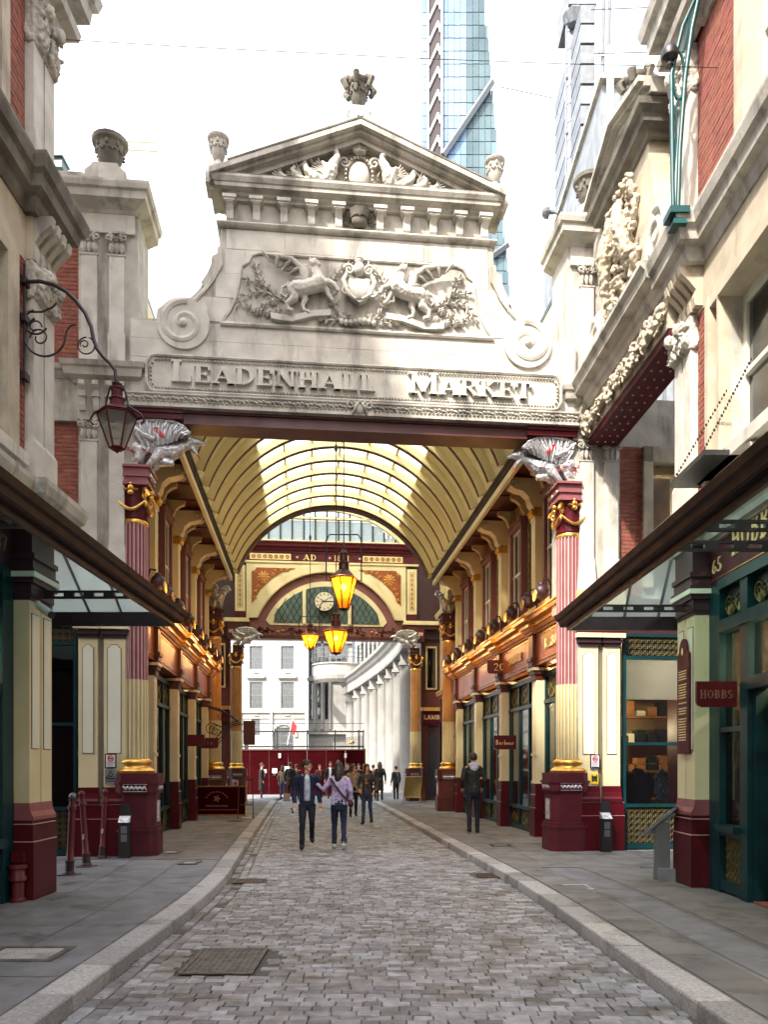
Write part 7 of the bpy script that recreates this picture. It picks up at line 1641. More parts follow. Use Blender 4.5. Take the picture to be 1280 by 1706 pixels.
q = MB(); lx0, lx1 = (713-640)*k_, (736-640)*k_; q.box(lx0, lx1, Yt-.3, Yt, 90, zt); q.build('ladder_back', 'iron', SK)
for j in range(26):
    z0 = 95+j*7.4; q = MB(); q.tube([(lx0+.3, Yt-.8, z0), (lx1-1.2, Yt-.8, z0+6.6), ], .35, 4); q.tube([(lx1-.3, Yt-.8, z0+3.4), (lx1-1.3, Yt-.8, z0+6.8)], .42, 4); q.build('chevron_brace', 'white_paint', SK)
for x in (lx0, lx1): q = MB(); q.box(x-.4, x+.4, Yt-1.0, Yt-.3, 90, zt); q.build('ladder_rail', 'steelgrey', SK)
for a, b in (((738, 264), (820, 142)), ((820, 430), (846, 412))):
    (ax, az), (bx_, bz) = PX(*a), PX(*b); q = MB(); q.tube([(ax, Yt-1.2, az), (bx_, Yt-1.2, bz)], 1.0, 4); q.build('diagonal_brace', 'steelgrey', SK)
ST = thing('steel_service_tower', 'shiny steel clad cylindrical service tower rising at the right behind the gateway', 'tower', (10.8, 42, 0), FW, local=False)
K2 = 42/1282
q = MB(); cx = (962-640)*K2
for j in range(44):
    z = 8+j*1.0; q = MB(); q.lathe((cx, 42.6, z), [(.48, 0), (.50, .02), (.50, .95), (.48, .97)], 22); q.build('cladding_drum', 'chrome', ST, smooth=50)
q = MB(); q.lathe((cx, 42.6, 8), [(.46, 0), (.46, 44)], 16); q.build('tower_core', 'steelgrey', ST)
q = MB(); q.tube([((944-640)*K2, 41.9, 8), ((944-640)*K2, 41.9, 52)], .05, 6)
for j in range(14): q.ball(((944-640)*K2, 41.85, 12+3*j), .1, 6, 4)
q.build('cable_riser', 'steelgrey', ST)
q = MB(); q.box(cx-.6, cx+.9, 41.4, 44, 42.6, 44.2); q.lathe((cx-.2, 42, 42.0), [(.3, 0), (.6, .5), (.6, .8)], 10); q.build('head_platform', 'lead', ST)
RBk = thing('service_block', 'dark ribbed steel and glass service block with pipes beside the steel tower', 'building', (12, 40, 0), FW, local=False)
# receding ribbed flank
for j in range(26):
    z = 14+j*1.05; q = MB(); w = .9+(z-14)*.012; x0 = (968-640)*40/1282; x1 = x0+w*.62
    q.box(x0, x1, 40+.02*(j % 2), 46, z, z+.92); q.build('ribbed_panel', 'steelgrey' if j % 3 else 'lead', RBk)
for i, dx in enumerate((.95, 1.25)):
    q = MB(); x0 = (968-640)*40/1282+dx; q.tube([(x0-.3, 39.6, 14), (x0+.15, 39.6, 42)], .09, 8); q.build('service_pipe', 'white_shade', RBk)
for j in range(6): q = MB(); z = 22+4*j; x0 = (985-640)*40/1282; q.tube([(x0, 39.5, z), (x0+.6+.05*j, 39.5, z+.1)], .04, 5); q.ball((x0+.25, 39.4, z+.2), .14, 7, 5); q.build('pipe_bracket', 'white_paint', RBk)
DB = thing('dark_attic_block', 'dark slate clad attic block with pale capping behind the side gate pediment', 'building', (9.2, 22, 0), FW, local=False)
K3 = 22/1282
x0, x1 = (1003-640)*K3, (1150-640)*K3; zt_ = 1.65+(1275-140)*K3
q = MB(); q.box(x0, x1+5, 22, 30, 8, zt_); q.build('wall', 'lead', DB)
q = MB(); q.box(x0-.1, x1+5, 21.8, 30, zt_, zt_+.14); q.build('capping', 'stone', DB)
for k in range(9): q = MB(); q.box(x0+.25+.3*k, x0+.30+.3*k, 21.94, 22, 10, zt_); q.build('standing_seam', 'steelgrey', DB)
q = MB(); q.tube([((1000-640)*K3, 21, 17.0), ((1000-640)*K3, 21, zt_+.1)], .10, 8); q.lathe(((1000-640)*K3, 21, 16.6), [(.16, 0), (.2, .2), (.12, .5)], 8); q.build('vent_pipe', 'stone_pale', DB)
# rooftop floodlights, ducts and small skyline bits
for i, (px, py) in enumerate(((914, 354), (916, 420))):
    x, z = (px-640)*20/1282, 1.65+(1275-py)*20/1282
    q = MB(); q.lathe((0, 0, 0), [(.0, 0), (.10, .02), (.17, .09), (.18, .18)], 12); q.v = [(x-.17+c, 20+a, z+b*.8) for a, b, c in q.v]; q.box(x+.0, x+.16, 19.95, 20.05, z-.03, z+.03)
    q.tube([(x+.14, 20, z), (x+.9, 20.3, z-.15)], .02, 5)
    tag(q.build('roof_floodlight', 'white_shade', None, off=(x, 20, z), F=FW), f'{("upper", "lower")[i]} of two pale half dome floodlights in front of the sky, right of the pediment', 'floodlight')
def wire(name, label, pts, r=.008, m='black'):
    q = MB(); q.tube(pts, r, 5); tag(q.build(name, m, None, off=pts[0], F=FW), label, 'cable')
def P3(px, py, Y_): return ((px-640)*Y_/1282, Y_, 1.65+(1275-py)*Y_/1282)
wire('span_wire', 'thin dark wire spanning the street between the two near buildings', [P3(-60, 58, 9.3), P3(130, 68, 9.3), P3(320, 79, 9.3), P3(700, 98, 9.3), P3(940, 107, 9.3), P3(1180, 113, 9.3), P3(1400, 122, 9.3)], .0042)
wire('roof_wire', 'short pale wire against the sky between tower and pediment', [P3(832, 145, 18), P3(922, 164, 18)], .010, 'steelgrey')
wire('roof_wire', 'thin grey wire high at the right crossing to the eaves, upper', [P3(985, 17, 14), P3(1110, 12, 14)], .008, 'steelgrey')
wire('roof_wire', 'thin grey wire high at the right crossing to the eaves, lower', [P3(990, 90, 14), P3(1100, 87, 14)], .008, 'steelgrey')
wire('roof_wire', 'pair of short wires beside the lower roof floodlight', [P3(850, 410, 18), P3(905, 421, 18)], .008, 'steelgrey')
CRN = thing('tower_crane_jib', 'pale yellow lattice crane jib far off behind the left urn', 'crane', (-40, 130, 117), FW, local=False)
k5 = 130/1282; z0 = 1.65+(1275-250)*k5; z1 = 1.65+(1275-236)*k5
q = MB(); xa, xb = (206-640)*k5, (262-640)*k5
for z in (z0, z1): q.tube([(xa, 130, z), (xb, 130, z-.3)], .14, 4)
for k in range(5): q.tube([(xa+(xb-xa)*k/5, 130, z0), (xa+(xb-xa)*(k+.5)/5, 130, z1), (xa+(xb-xa)*(k+1)/5, 130, z0)], .10, 4)
mat('crane', (.62, .52, .26), None, .6); q.build('lattice_jib', 'crane', CRN)
CR2 = thing('roof_gantry', 'small yellow and green roof gantry behind the left shoulder of the pediment', 'gantry', (-5.5, 30, 24), FW, local=False)
q = MB(); k6 = 30/1282; a = ((385-640)*k6, 30, 1.65+(1275-265)*k6); b = ((430-640)*k6, 30, 1.65+(1275-272)*k6); q.tube([a, b], .10, 4); q.tube([(a[0], 30, a[2]-.3), (b[0], 30, b[2]-.3)], .06, 4); q.build('gantry_beam', 'crane', CR2); q = MB(); q.box(a[0]+.05, a[0]+.3, 29.9, 30, a[2]-.5, a[2]-.05); q.build('gantry_panel', 'teal_pale', CR2)
VN = thing('roof_vent', 'blue grey metal roof vent above the parapet left of the left tower', 'vent', (-6.6, 15.5, 12.3), FW, local=False)
k7 = 15.5/1282; q = MB(); q.box((86-640)*k7, (103-640)*k7, 15.5, 15.8, 1.65+(1275-278)*k7, 1.65+(1275-262)*k7); q.box((84-640)*k7, (105-640)*k7, 15.45, 15.85, 1.65+(1275-262)*k7, 1.65+(1275-259)*k7); q.build('vent_body', 'teal_pale', VN)
# ============================================================ STREET FURNITURE
def bollard(x, y, tilt, tdir, label):
    T = thing('bollard', label, 'bollard', (x, y, .11), FW, group=None)
    q = MB(); q.lathe((0, 0, 0), [(.075, 0), (.075, .03), (.060, .05), (.058, .17), (.064, .20), (.050, .22), (.048, .42), (.044, .90), (.046, .92)], 10); q.lathe((0, 0, .92), [(.046, 0), (.062, .01), (.062, .05), (.045, .06), (.040, .12), (.055, .13), (.055, .15)], 10)
    sh = Matrix.Rotation(tilt, 3, 'Y') @ Matrix.Rotation(tdir, 3, 'X'); R3 = lambda q_: setattr(q_, 'v', [tuple(sh @ Vector(p)) for p in q_.v])
    R3(q); q.build('post', 'rose_red', T, smooth=40, off=(0, 0, 0))
    q = MB(); q.ball((0, 0, 1.11), (.052, .052, .05), 12, 8); R3(q); q.build('ball_top', 'rose_red' if 'grey' not in label else 'steelgrey', T, smooth=True, off=(0, 0, 0))
    q = MB(); q.lathe((0, 0, 0), [(.078, .0), (.078, .032), (.062, .055), (.061, .16), (.066, .19), (.066, .205), (.05, .21)], 10); R3(q); q.build('foot', 'plum', T, off=(0, 0, 0))
    q = MB(); q.box(-.12, .12, -.12, .12, .0, .012); q.build('base_plate', 'ironcover', T, off=(0, 0, 0))
    if 'grey' not in label:
        q = MB()
        for k in range(4): q.box(-.02+.012*(k % 2), .004+.012*(k % 2), -.056, -.050, .42+.02*k, .435+.02*k)
        R3(q); q.build('sticker', 'sign_white', T, off=(0, 0, 0))
mat('rose_red', (.12, .010, .015), (.09, .008, .011), .45, nscale=12, bump=.1)
bollard(-4.44, 10.85, radians(2.5), 0, 'leaning dark red bollard with grey worn top, nearest of the three on the left pavement')
bollard(-4.54, 11.75, radians(-4), 0, 'leaning dark red bollard with white sticker, middle of the three on the left pavement')
bollard(-4.67, 12.75, radians(2.5), 0, 'dark red bollard with white sticker, furthest of the three, before the cream pilasters')
def ashbin(x, y, F, label):
    T = thing('ash_bin', label, 'ash bin', (x, y, .11), F)
    q = MB(); q.box(-.085, .085, -.07, .07, 0, .58); q.prism([(-.09, .58), (.09, .58), (.085, .86), (.06, .90), (-.06, .90), (-.085, .86)], .02, .075, 'y'); q.build('body', 'black', T, off=(0, 0, 0))
    q = MB(); q.prism([(-.10, .60), (.04, .72), (.04, .60)], -.09, .09, 'x'); q.build('stub_plate', 'silver', T, off=(0, 0, 0))
    for z in (.28, .42): q = MB(); q.box(-.05, .05, -.076, -.07, z, z+.12); q.build('label_plate', 'steelgrey', T, off=(0, 0, 0))
ashbin(-3.92, -.22, FA, 'black cigarette bin with steel top against the left column pedestal')
ashbin(4.38, -.16, FA, 'black cigarette bin with steel top beside the right column, under the H sign')
LE = thing('information_lectern', 'grey steel information lectern with slanted panel before the right shop pilaster', 'lectern', (3.75, 10.35, .11), FW, rz=radians(-4))
q = MB(); q.box(-.11, .09, -.03, .03, 0, .78); q.build('post', 'steelgrey', LE, off=(0, 0, 0))
q = MB(); q.box(-.08, .42, -.16, .16, 0, .17); q.build('foot_box', 'lead', LE, off=(0, 0, 0))
q = MB(); q.prism([(-.20, .60), (.22, .97), (.20, 1.0), (-.23, .63)], -.20, .20, 'y'); 
M_ = Matrix.Rotation(radians(-30), 3, 'Z'); q.v = [tuple(M_ @ Vector(p)) for p in q.v]; q.build('sloping_panel', 'steelgrey', LE, off=(0, 0, 0))
q = MB(); q.prism([(-.10, .715), (.12, .91), (.115, .918), (-.105, .723)], -.13, .13, 'y'); q.v = [tuple(M_ @ Vector((p[0], p[1], p[2]+.025))) for p in q.v]; q.build('printed_sheet', 'sign_white', LE, off=(0, 0, 0))
# notices on the pilasters
def notice(x, z, w, h, label, kind, F=FA, y=.04):
    T = thing('notice', label, 'sign', (x, y, z), F)
    if kind == 'smoke':
        q = MB(); q.box(-w/2, w/2, -.012, 0, 0, h); q.build('frame', 'plum', T, off=(0, 0, 0)); q = MB(); q.box(-w/2+.02, w/2-.02, -.016, -.012, .02, h-.02); q.build('sheet', 'sign_white', T, off=(0, 0, 0))
        q = MB(); c = h*.68; r = w*.24; q.tube([(r*cos(a), -.018, c+r*sin(a)) for a in [k*pi/8 for k in range(17)]], .008, 4, cap=False); q.tube([(-r*.7, -.018, c+r*.7), (r*.7, -.018, c-r*.7)], .008, 4); q.build('ban_ring', 'red_bright', T, off=(0, 0, 0))
        q = MB(); q.box(-r*.7, r*.6, -.018, -.016, c-.012, c+.010)
        for k in range(4): q.box(-w*.32, w*.32-.02*(k % 2), -.018, -.016, h*.36-.035*k, h*.36-.035*k+.012)
        q.build('print', 'steelgrey', T, off=(0, 0, 0))
    if kind == 'tri':
        q = MB(); q.box(-w/2, w/2, -.008, 0, 0, h); q.build('plate', 'lead', T, off=(0, 0, 0)); q = MB(); P = [(-w*.4, h*.42), (w*.4, h*.42), (0, h*.92)]
        q.tube([(a, -.012, b) for a, b in P+[P[0]]], .010, 4); q.ball((0, -.012, h*.56), (.035, .004, .012), 6, 4); q.box(-w*.35, w*.35, -.012, -.008, .05, .06); q.box(-w*.35, w*.3, -.012, -.008, .09, .10); q.build('warning_triangle', 'black', T, off=(0, 0, 0))
    if kind == 'H':
        q = MB(); q.box(-w/2, w/2, -.008, 0, 0, h); q.build('plate', 'yellow', T, off=(0, 0, 0)); q = MB(); q.box(-w*.34, -w*.2, -.012, -.008, .03, h-.03); q.box(w*.2, w*.34, -.012, -.008, .03, h-.03); q.box(-w*.2, w*.2, -.011, -.008, h*.45, h*.55); q.box(-.03, .03, -.012, -.008, h-.09, h-.05); q.box(-.03, .03, -.012, -.008, .05, .08); q.build('letter', 'black', T, off=(0, 0, 0))
notice(-4.21, 1.60, .19, .25, 'framed white no smoking notice on the left cream pilaster', 'smoke')
notice(-4.21, 1.33, .19, .25, 'grey plate with black warning triangle under the left no smoking notice', 'tri')
notice(4.26, 1.60, .18, .25, 'framed white no smoking notice on the right cream pilaster', 'smoke')
notice(4.25, 1.32, .15, .19, 'small yellow hydrant plate with black H on the right cream pilaster', 'H')
# history plaque on the right near pilaster
HP = thing('history_plaque', 'tall round topped maroon plaque with lines of gold text on the right near pilaster', 'plaque', (3.92, 9.98, 1.8), FW, local=False)
q = MB(); q.X = facade_X(1, 3.905, 9.975); pts = [(-.19, 1.80), (.19, 1.80), (.19, 3.08)]+[(.13*cos(a), 3.12+.17*sin(a)) for a in [k*pi/8 for k in range(9)]]+[(-.19, 3.08)]
q.prism(pts, -.03, .0, 'y'); q.X = None; q.build('board', 'maroon_dull', HP)
q = MB(); q.X = facade_X(1, 3.872, 9.975); 
zr = 2.86
for n__ in (4, 6, 1, 3, 9):
    for k in range(n__): q.box(-.13, .13-.012*((k*7) % 3), -.003, .0, zr, zr+.015); zr -= .034
    zr -= .035
q.ball((0, -.005, 3.12), (.03, .01, .05), 8, 5); q.X = None; q.build('gold_text', 'brass_text', HP)
def hang_sign(name, label, w, h, F, base, txt, th, tm='brass_text', rnd_=True, arm=1, m='maroon', ty=None):
    T = thing(name, label, 'hanging sign', base, F)
    q = MB(); c = .07; P = [(c, 0), (w, 0), (w, h), (0, h), (0, c), (c*.3, c*.3)] if arm > 0 else [(0, 0), (w-c, 0), (w-c*.3, c*.3), (w, c), (w, h), (0, h)]
    q.prism(P, -.02, .02, 'y'); q.build('board', m, T, off=(0, 0, 0))
    if txt:
        q = MB(); tw = twidth(txt, th, .1); ctext(q, txt, w/2, h*.5-th*.5, th, -.02, .006, gap=.1, wide=min(1, (w-.08)/tw)); q.build('lettering', tm, T, off=(0, 0, 0))
    return T
hang_sign('hanging_sign', 'dark red hanging sign lettered HOBBS on the teal shop front at the right', .47, .30, FW, (3.64, 8.98, 2.33), 'HOBBS', .10, 'dull_text')
hang_sign('hanging_sign', 'maroon hanging sign lettered Barbour on the right row of shops', .52, .32, FA, (3.36, 3.9, 2.02), 'Barbour', .11, 'brass_text')
hang_sign('hanging_sign', 'small dark red hanging sign on the left row of shops, nearer one', .46, .30, FA, (-4.0, 7.0, 2.15), '', .1, arm=-1)
hang_sign('hanging_sign', 'small dark red hanging sign on the left row of shops, further one', .50, .30, FA, (-3.95, 9.4, 2.15), 'T.B', .08, 'dull_text', arm=-1)
hang_sign('name_board', 'brown board with gilt number 20 in the right row fascia', .62, .34, FA, (3.62, 5.62, 3.96), '20', .19, 'brass_text', m='brownred')
FB = thing('fascia_lettering', 'gilt name lettering BARBOUR on the orange fascia of the right row, nearest bay', 'lettering', (4.0, 2.2, 4.05), FA, local=False)
for (y, tx) in ((2.25, 'BARBOUR'),):
    q = MB(); q.X = facade_X(1, 4.0, 0) @ Matrix.Translation((0, 0, 0)); ctext(q, tx, -1.6, 4.07, .20, .0, .012, gap=.12, wide=.8); q.X = None; q.build('letters', 'brass_text', FB)
FB = thing('fascia_lettering', 'gilt name lettering BARBOUR on the orange fascia of the right row, second bay', 'lettering', (4.0, 4.4, 4.05), FA, local=False)
q = MB(); q.X = facade_X(1, 4.0, 0); ctext(q, 'BARBOUR', -4.4, 4.07, .20, .0, .012, gap=.12, wide=.8); q.X = None; q.build('letters', 'brass_text', FB)
# cctv
CC = thing('security_camera', 'white security camera under the left canopy bracket', 'camera', (-4.05, 8.95, 3.5), FW, local=False)
q = MB(); q.tube([(-4.0, 8.9, 3.50), (-3.82, 8.82, 3.38)], [.045, .05], 10); q.build('housing', 'white_paint', CC); q = MB(); q.tube([(-3.82, 8.82, 3.38), (-3.80, 8.81, 3.367)], .042, 10); q.build('lens', 'black', CC); q = MB(); q.tube([(-4.12, 9.0, 3.56), (-4.0, 8.92, 3.54)], .02, 6); q.build('mount', 'white_paint', CC)
# gas pillar foot on left pilaster
GP = thing('pipe_pedestal', 'short dark red cast iron pipe pedestal against the left near pilaster', 'pedestal', (-4.12, 8.74, .11), FW, local=False)
q = MB(); q.lathe((-4.15, 8.72, .11), [(.09, 0), (.09, .03), (.07, .05), (.07, .22), (.095, .24), (.095, .28), (.08, .30), (.08, .36), (.10, .38), (.10, .42), (.0, .43)], 14); q.build('casting', 'rose_red', GP, smooth=40); q = MB(); q.box(-4.22, -4.08, 8.70, 8.80, .55, .68); q.build('bracket', 'maroon', GP)
# teal bracket on the right cornice
TB = thing('iron_standard', 'teal painted openwork iron standard leaning up from the right cornice corner', 'bracket', (3.66, 9.5, 8.5), FW, local=False)
KT = lambda px, py, Y_=9.45: ((px-640)/1282*Y_, Y_, 1.65+(1275-py)/1282*Y_)
q = MB(); q.tube([KT(1122, 345), KT(1121, 300), KT(1120, 200), KT(1119, 125)], .028, 8); q.tube([KT(1130, 345), KT(1133, 250), KT(1142, 130), KT(1153, 50), KT(1168, -20)], .030, 8); q.tube([KT(1119, 125), KT(1127, 90), KT(1138, 45), KT(1158, 0), KT(1168, -20)], .024, 8); q.build('rails', 'teal_iron', TB, smooth=60)

q = MB(); 
q.tube([KT(1131+9*cos(a), 127-40*sin(a)) for a in [k*pi/10 for k in range(21)]], .018, 6, cap=False); q.tube([KT(1122, 300), KT(1127, 230), KT(1127, 180), KT(1130, 168)], .016, 6); q.tube([KT(1138, 88), KT(1145, 60), KT(1150, 20)], .016, 6); q.build('oval_ring', 'teal_iron', TB, smooth=60)
q = MB(); x, y, z = KT(1126, 360); q.box(x-.10, x+.14, y-.1, y+.15, z-.02, z+.06); q.frus(x-.06, x+.12, y-.08, y+.12, z-.14, z-.02, .03); q.build('foot', 'teal_iron', TB)
q = MB(); x, y, z = KT(1116, 95); q.lathe((x, y, z), [(.05, -.12), (.03, -.06), (.10, -.02), (.11, .04), (.08, .10), (.05, .13)], 12); q.build('insulator', 'black', TB, smooth=50)
# window tray over the right shop
WT = thing('window_tray', 'black flat tray hung on two chains outside the right first floor window', 'tray', (3.9, 9.3, 5.3), FW, local=False)
q = MB(); q.box(3.62, 4.02, 8.7, 9.75, 5.16, 5.22); q.build('tray', 'black', WT)
for a, b in (((3.64, 9.72, 5.22), (4.02, 9.0, 6.05)), ((3.64, 8.8, 5.22), (4.02, 8.4, 6.1))):
    q = MB(); n = 26; A_, B_ = Vector(a), Vector(b)
    for k in range(n): p = A_.lerp(B_, (k+.5)/n); q.ball(p, (.007, .016, .02) if k % 2 else (.016, .010, .02), 6, 4)
    q.build('chain', 'iron', WT)
# banner barrier and A-board
BB = thing('cafe_barrier', 'dark red cafe banner screen with faint gilt lettering across the left pavement in the hall', 'barrier', (-5.15, 22.6, .11), FW, local=False)
Yb = 22.6; xa, xb = (315-640)/1282*Yb, (408-640)/1282*Yb
q = MB(); q.box(xa, xb, Yb, Yb+.03, .22, 1.02); bn = q.build('banner', 'hoarding', BB)
q = MB(); q.box(xa-.03, xb+.03, Yb-.01, Yb+.04, .16, .22); q.box(xa-.03, xb+.03, Yb-.01, Yb+.04, 1.02, 1.06); q.build('rails', 'wood', BB)
q = MB(); ctext(q, 'THE MARKET', (xa+xb)/2, .78, .07, Yb, .004, gap=.12); ctext(q, 'KITCHEN', (xa+xb)/2, .62, .08, Yb, .004, gap=.12); ctext(q, 'BAR AND DINER', (xa+xb)/2, .45, .06, Yb, .004, gap=.12); q.build('faint_lettering', 'dull_text', bn) if False else None
q = MB()
for k in range(9): a = pi*.15+pi*.7*k/8; q.box((xa+xb)/2+.34*cos(a)-.022, (xa+xb)/2+.34*cos(a)+.022, Yb-.004, Yb, .56+.3*sin(a), .60+.3*sin(a))
for k in range(11): q.box((xa+xb)/2-.32+.06*k, (xa+xb)/2-.29+.06*k, Yb-.004, Yb, .44, .49)
for k in range(5): q.leaf(((xa+xb)/2, Yb, .68), k*1.26, .12, .05, .004)
for k in range(20): q.box(xa+.15+.065*k, xa+.19+.065*k, Yb-.004, Yb, .34, .365)
q.build('faint_lettering', 'dull_text', bn)
for x in (xa, xb+.05):
    q = MB(); q.tube([(x, Yb, .11), (x, Yb, 1.25)], .02, 6); q.box(x-.12, x+.12, Yb-.15, Yb+.15, .11, .13); q.tube([(x-.0, Yb-.1, .12), (x, Yb, .5)], .012, 5); q.build('stanchion', 'gold' if x > xa else 'brownred', BB)
q = MB(); q.box(xb-.2, xb+.35, Yb-.3, Yb-.26, 1.22, 1.27); q.tube([(xb-.15, Yb-.28, .11), (xb-.12, Yb-.28, 1.22)], .015, 5); q.tube([(xb+.30, Yb-.28, .11), (xb+.27, Yb-.28, 1.22)], .015, 5); q.box(xb-.1, xb+.3, Yb-.29, Yb-.27, .5, .53); q.build('side_table', 'brownred', BB)
AB = thing('a_board', 'wooden A-board with blank pale sheet standing by the right portal column', 'sandwich board', (1.25, 32.0, .11), FW, rz=radians(-22))
q = MB(); 
for s in (-1, 1): 
    for a in (-.36, .36): q.tube([(a, s*.32, 0), (a, s*.03, 1.12)], .025, 4)
    q.tube([(-.36, s*.05, 1.06), (.36, s*.05, 1.06)], .03, 4); q.tube([(-.36, s*.26, .22), (.36, s*.26, .22)], .025, 4)
q.build('frame', 'wood', AB, off=(0, 0, 0))
for s, nm in ((-1, 'front_sheet'), (1, 'rear_sheet')):
    q = MB(); q.add([(-.34, s*.25, .25), (.34, s*.25, .25), (.34, s*.06, 1.04), (-.34, s*.06, 1.04), (-.34, s*.235, .25), (.34, s*.235, .25), (.34, s*.045, 1.04), (-.34, s*.045, 1.04)], [(0, 1, 2, 3), (7, 6, 5, 4), (0, 4, 5, 1), (1, 5, 6, 2), (2, 6, 7, 3), (3, 7, 4, 0)]); q.build(nm, 'olive_gold' if s < 0 else 'wood', AB, off=(0, 0, 0))
# scrolled iron canopy at the far end of the left row, and a board in the arch
SC = thing('iron_canopy', 'dark scrolled iron canopy frame standing out from the end of the left shop row', 'canopy', (-4.0, 10.9, 2.2), FA, local=False)
for y in (10.2, 11.0, 11.7):
    q = MB(); q.tube([(-4.02, y, 3.5), (-3.5, y, 3.35), (-3.1, y, 3.1), (-2.95, y, 2.95)], .022, 6); q.tube([(-4.02, y, 2.3), (-3.7, y, 2.35), (-3.5, y, 2.6), (-3.3, y, 2.9), (-3.0, y, 2.98)], .018, 6); q.spiral((-3.75, y, 2.75), .2, 1.5, .014, a0=.4); q.spiral((-3.45, y, 3.12), .11, 1.3, .012, a0=1.4); q.build('scroll_arm', 'iron', SC)
q = MB(); 
for t, z in ((-3.5, 3.36), (-3.1, 3.12), (-2.95, 2.96)): q.tube([(t, 10.1, z), (t, 11.8, z)], .018, 5)
q.build('purlin', 'iron', SC)
hang_sign('arch_board', 'plain brown board hung edge on in the left side of the inner arch', .50, 1.05, FA, (-3.62, 20.6, 2.55), '', .1, m='brownred')
# goods in the lit window right of the gateway
def garment(label, x, y, z, w, h, m, F=FA):
    T = thing('hanging_jacket', label, 'jacket', (x, y, z-h), F)
    q = MB(); q.tube([(0, 0, h*1.0), (0, 0, h*.93), (0, 0, h*.75), (0, 0, h*.4), (0, 0, 0)], [w*.12, w*.22, w*.42, w*.40, w*.44], 12, sq=None); q.v = [(a, b*.45, c) for a, b, c in q.v]
    for s in (-1, 1): q.tube([(s*w*.28, 0, h*.86), (s*w*.46, 0, h*.68), (s*w*.50, 0, h*.15)], [w*.12, w*.12, w*.09], 8)
    fuse(q, 'garment', m, T, .02, 1, off=(0, 0, 0), disp=.02, dsc=14); q = MB(); q.tube([(0, 0, h), (0, 0, h+.07), (.03, 0, h+.09)], .006, 5); q.build('hook', 'gold', T, off=(0, 0, 0))
mat('navy_cloth', (.010, .012, .022), (.016, .018, .03), .7, nscale=20); mat('check_cloth', (.05, .10, .22), (.32, .36, .42), .8, nscale=26)
garment('navy quilted jacket hanging in the lit shop window beside the right tower', 5.32, .62, 1.60, .55, .66, 'navy_cloth'); garment('blue checked shirt hanging next to the navy jacket in the lit window', 5.80, .62, 1.60, .26, .62, 'check_cloth')
RL = thing('clothes_rail', 'brass clothes rail in the lit shop window', 'rail', (5.5, .6, .4), FA, local=False); q = MB(); q.tube([(5.1, .62, 1.68), (6.2, .62, 1.68)], .012, 6); q.tube([(5.1, .62, .4), (5.1, .62, 1.68)], .012, 6); q.tube([(6.2, .62, .4), (6.2, .62, 1.68)], .012, 6); q.build('rail', 'gold', RL)
FRM = thing('framed_board', 'tan framed board behind the jackets in the lit window', 'board', (5.3, 1.6, .4), FA, local=False); q = MB(); q.box(4.98, 5.55, 1.6, 1.63, .4, 2.2); q.build('board', 'wood', FRM); q = MB(); q.box(5.5, 5.56, 1.57, 1.6, .4, 2.26); q.box(4.98, 5.5, 1.57, 1.6, 2.2, 2.26); q.build('frame', 'tan', FRM)
PD = thing('wall_lamp', 'half round glowing wall lamp inside the lit shop window', 'lamp', (5.15, 2.0, 2.6), FA, local=False); q = MB(); q.lathe((5.22, 2.0, 2.55), [(0, 0), (.10, .04), (.14, .14), (.15, .24)], 12); q.build('shade', 'lamp_soft', PD, smooth=True)

SHF = thing('shop_shelving', 'dark shelving with folded clothes at the back of the lit shop window', 'shelving', (5.8, 3.1, .4), FA, local=False)
for z in (.9, 1.5, 2.1, 2.7, 3.2):
    q = MB(); q.box(5.0, 7.4, 2.9, 3.3, z, z+.04); sh_ = q.build('shelf', 'wood', SHF)
    for k in range(9): x = 5.05+.26*k; hh = random.uniform(.10, .34); q = MB(); q.box(x, x+.2, 2.95, 3.2, z+.04, z+.04+hh); q.build('folded_stack', random.choice(('navy_cloth', 'brownred', 'tan', 'panel_pale', 'darkgreen')), sh_)
CH = thing('ceiling_lights', 'cluster of warm ceiling bulbs inside the lit shop window', 'ceiling light', (5.5, 2.4, 2.3), FA, local=False)
for k in range(4): ledge_light(CH, (5.25+.1*k, 2.6, 2.46+.02*(k % 2)), .05, 'bulb', 'bulb', power=(16 if k == 1 else 0))
for (x, y, z, pw) in ((5.6, 1.4, 3.7, 30),):
    ld = bpy.data.lights.new('lamp', 'POINT'); ld.energy = pw; ld.color = (1, .75, .45); ld.shadow_soft_size = .2; lo = bpy.data.objects.new('lamp', ld); col.objects.link(lo); lo.matrix_world = FA @ Matrix.Translation((x, y, z))
DM = thing('display_mannequin', 'pale draped display figure in the lit window beside the HOBBS sign', 'mannequin', (4.75, 8.45, 1.9), FW)
q = MB(); q.tube([(0, 0, 0), (0, 0, .25), (0, 0, .55), (0, 0, .78), (0, 0, .86)], [.17, .13, .17, .10, .05], 12); q.tube([(-.15, 0, .72), (-.24, 0, .45), (-.2, -.1, .25)], [.07, .055, .045], 8); q.tube([(.15, 0, .72), (.24, 0, .45), (.22, -.08, .22)], [.07, .055, .045], 8); q.v = [(a, b*.7, c) for a, b, c in q.v]; fuse(q, 'torso', 'panel_pale', DM, .02, 1, off=(0, 0, 0), disp=.015, dsc=12); q = MB(); q.box(-.3, .3, -.25, .25, -.9, 0); q.build('plinth', 'wood', DM, off=(0, 0, 0))
CT = thing('shop_coat', 'dusty pink coat hung in the narrow window beside the teal post', 'coat', (4.65, 9.3, 1.0), FW)
q = MB(); q.tube([(0, 0, 0), (0, 0, .9), (0, 0, 1.35), (0, 0, 1.5)], [.2, .17, .19, .06], 12); q.v = [(a, b*.5, c) for a, b, c in q.v]; fuse(q, 'cloth', 'rose_pale', CT, .02, 1, off=(0, 0, 0), disp=.02, dsc=10)
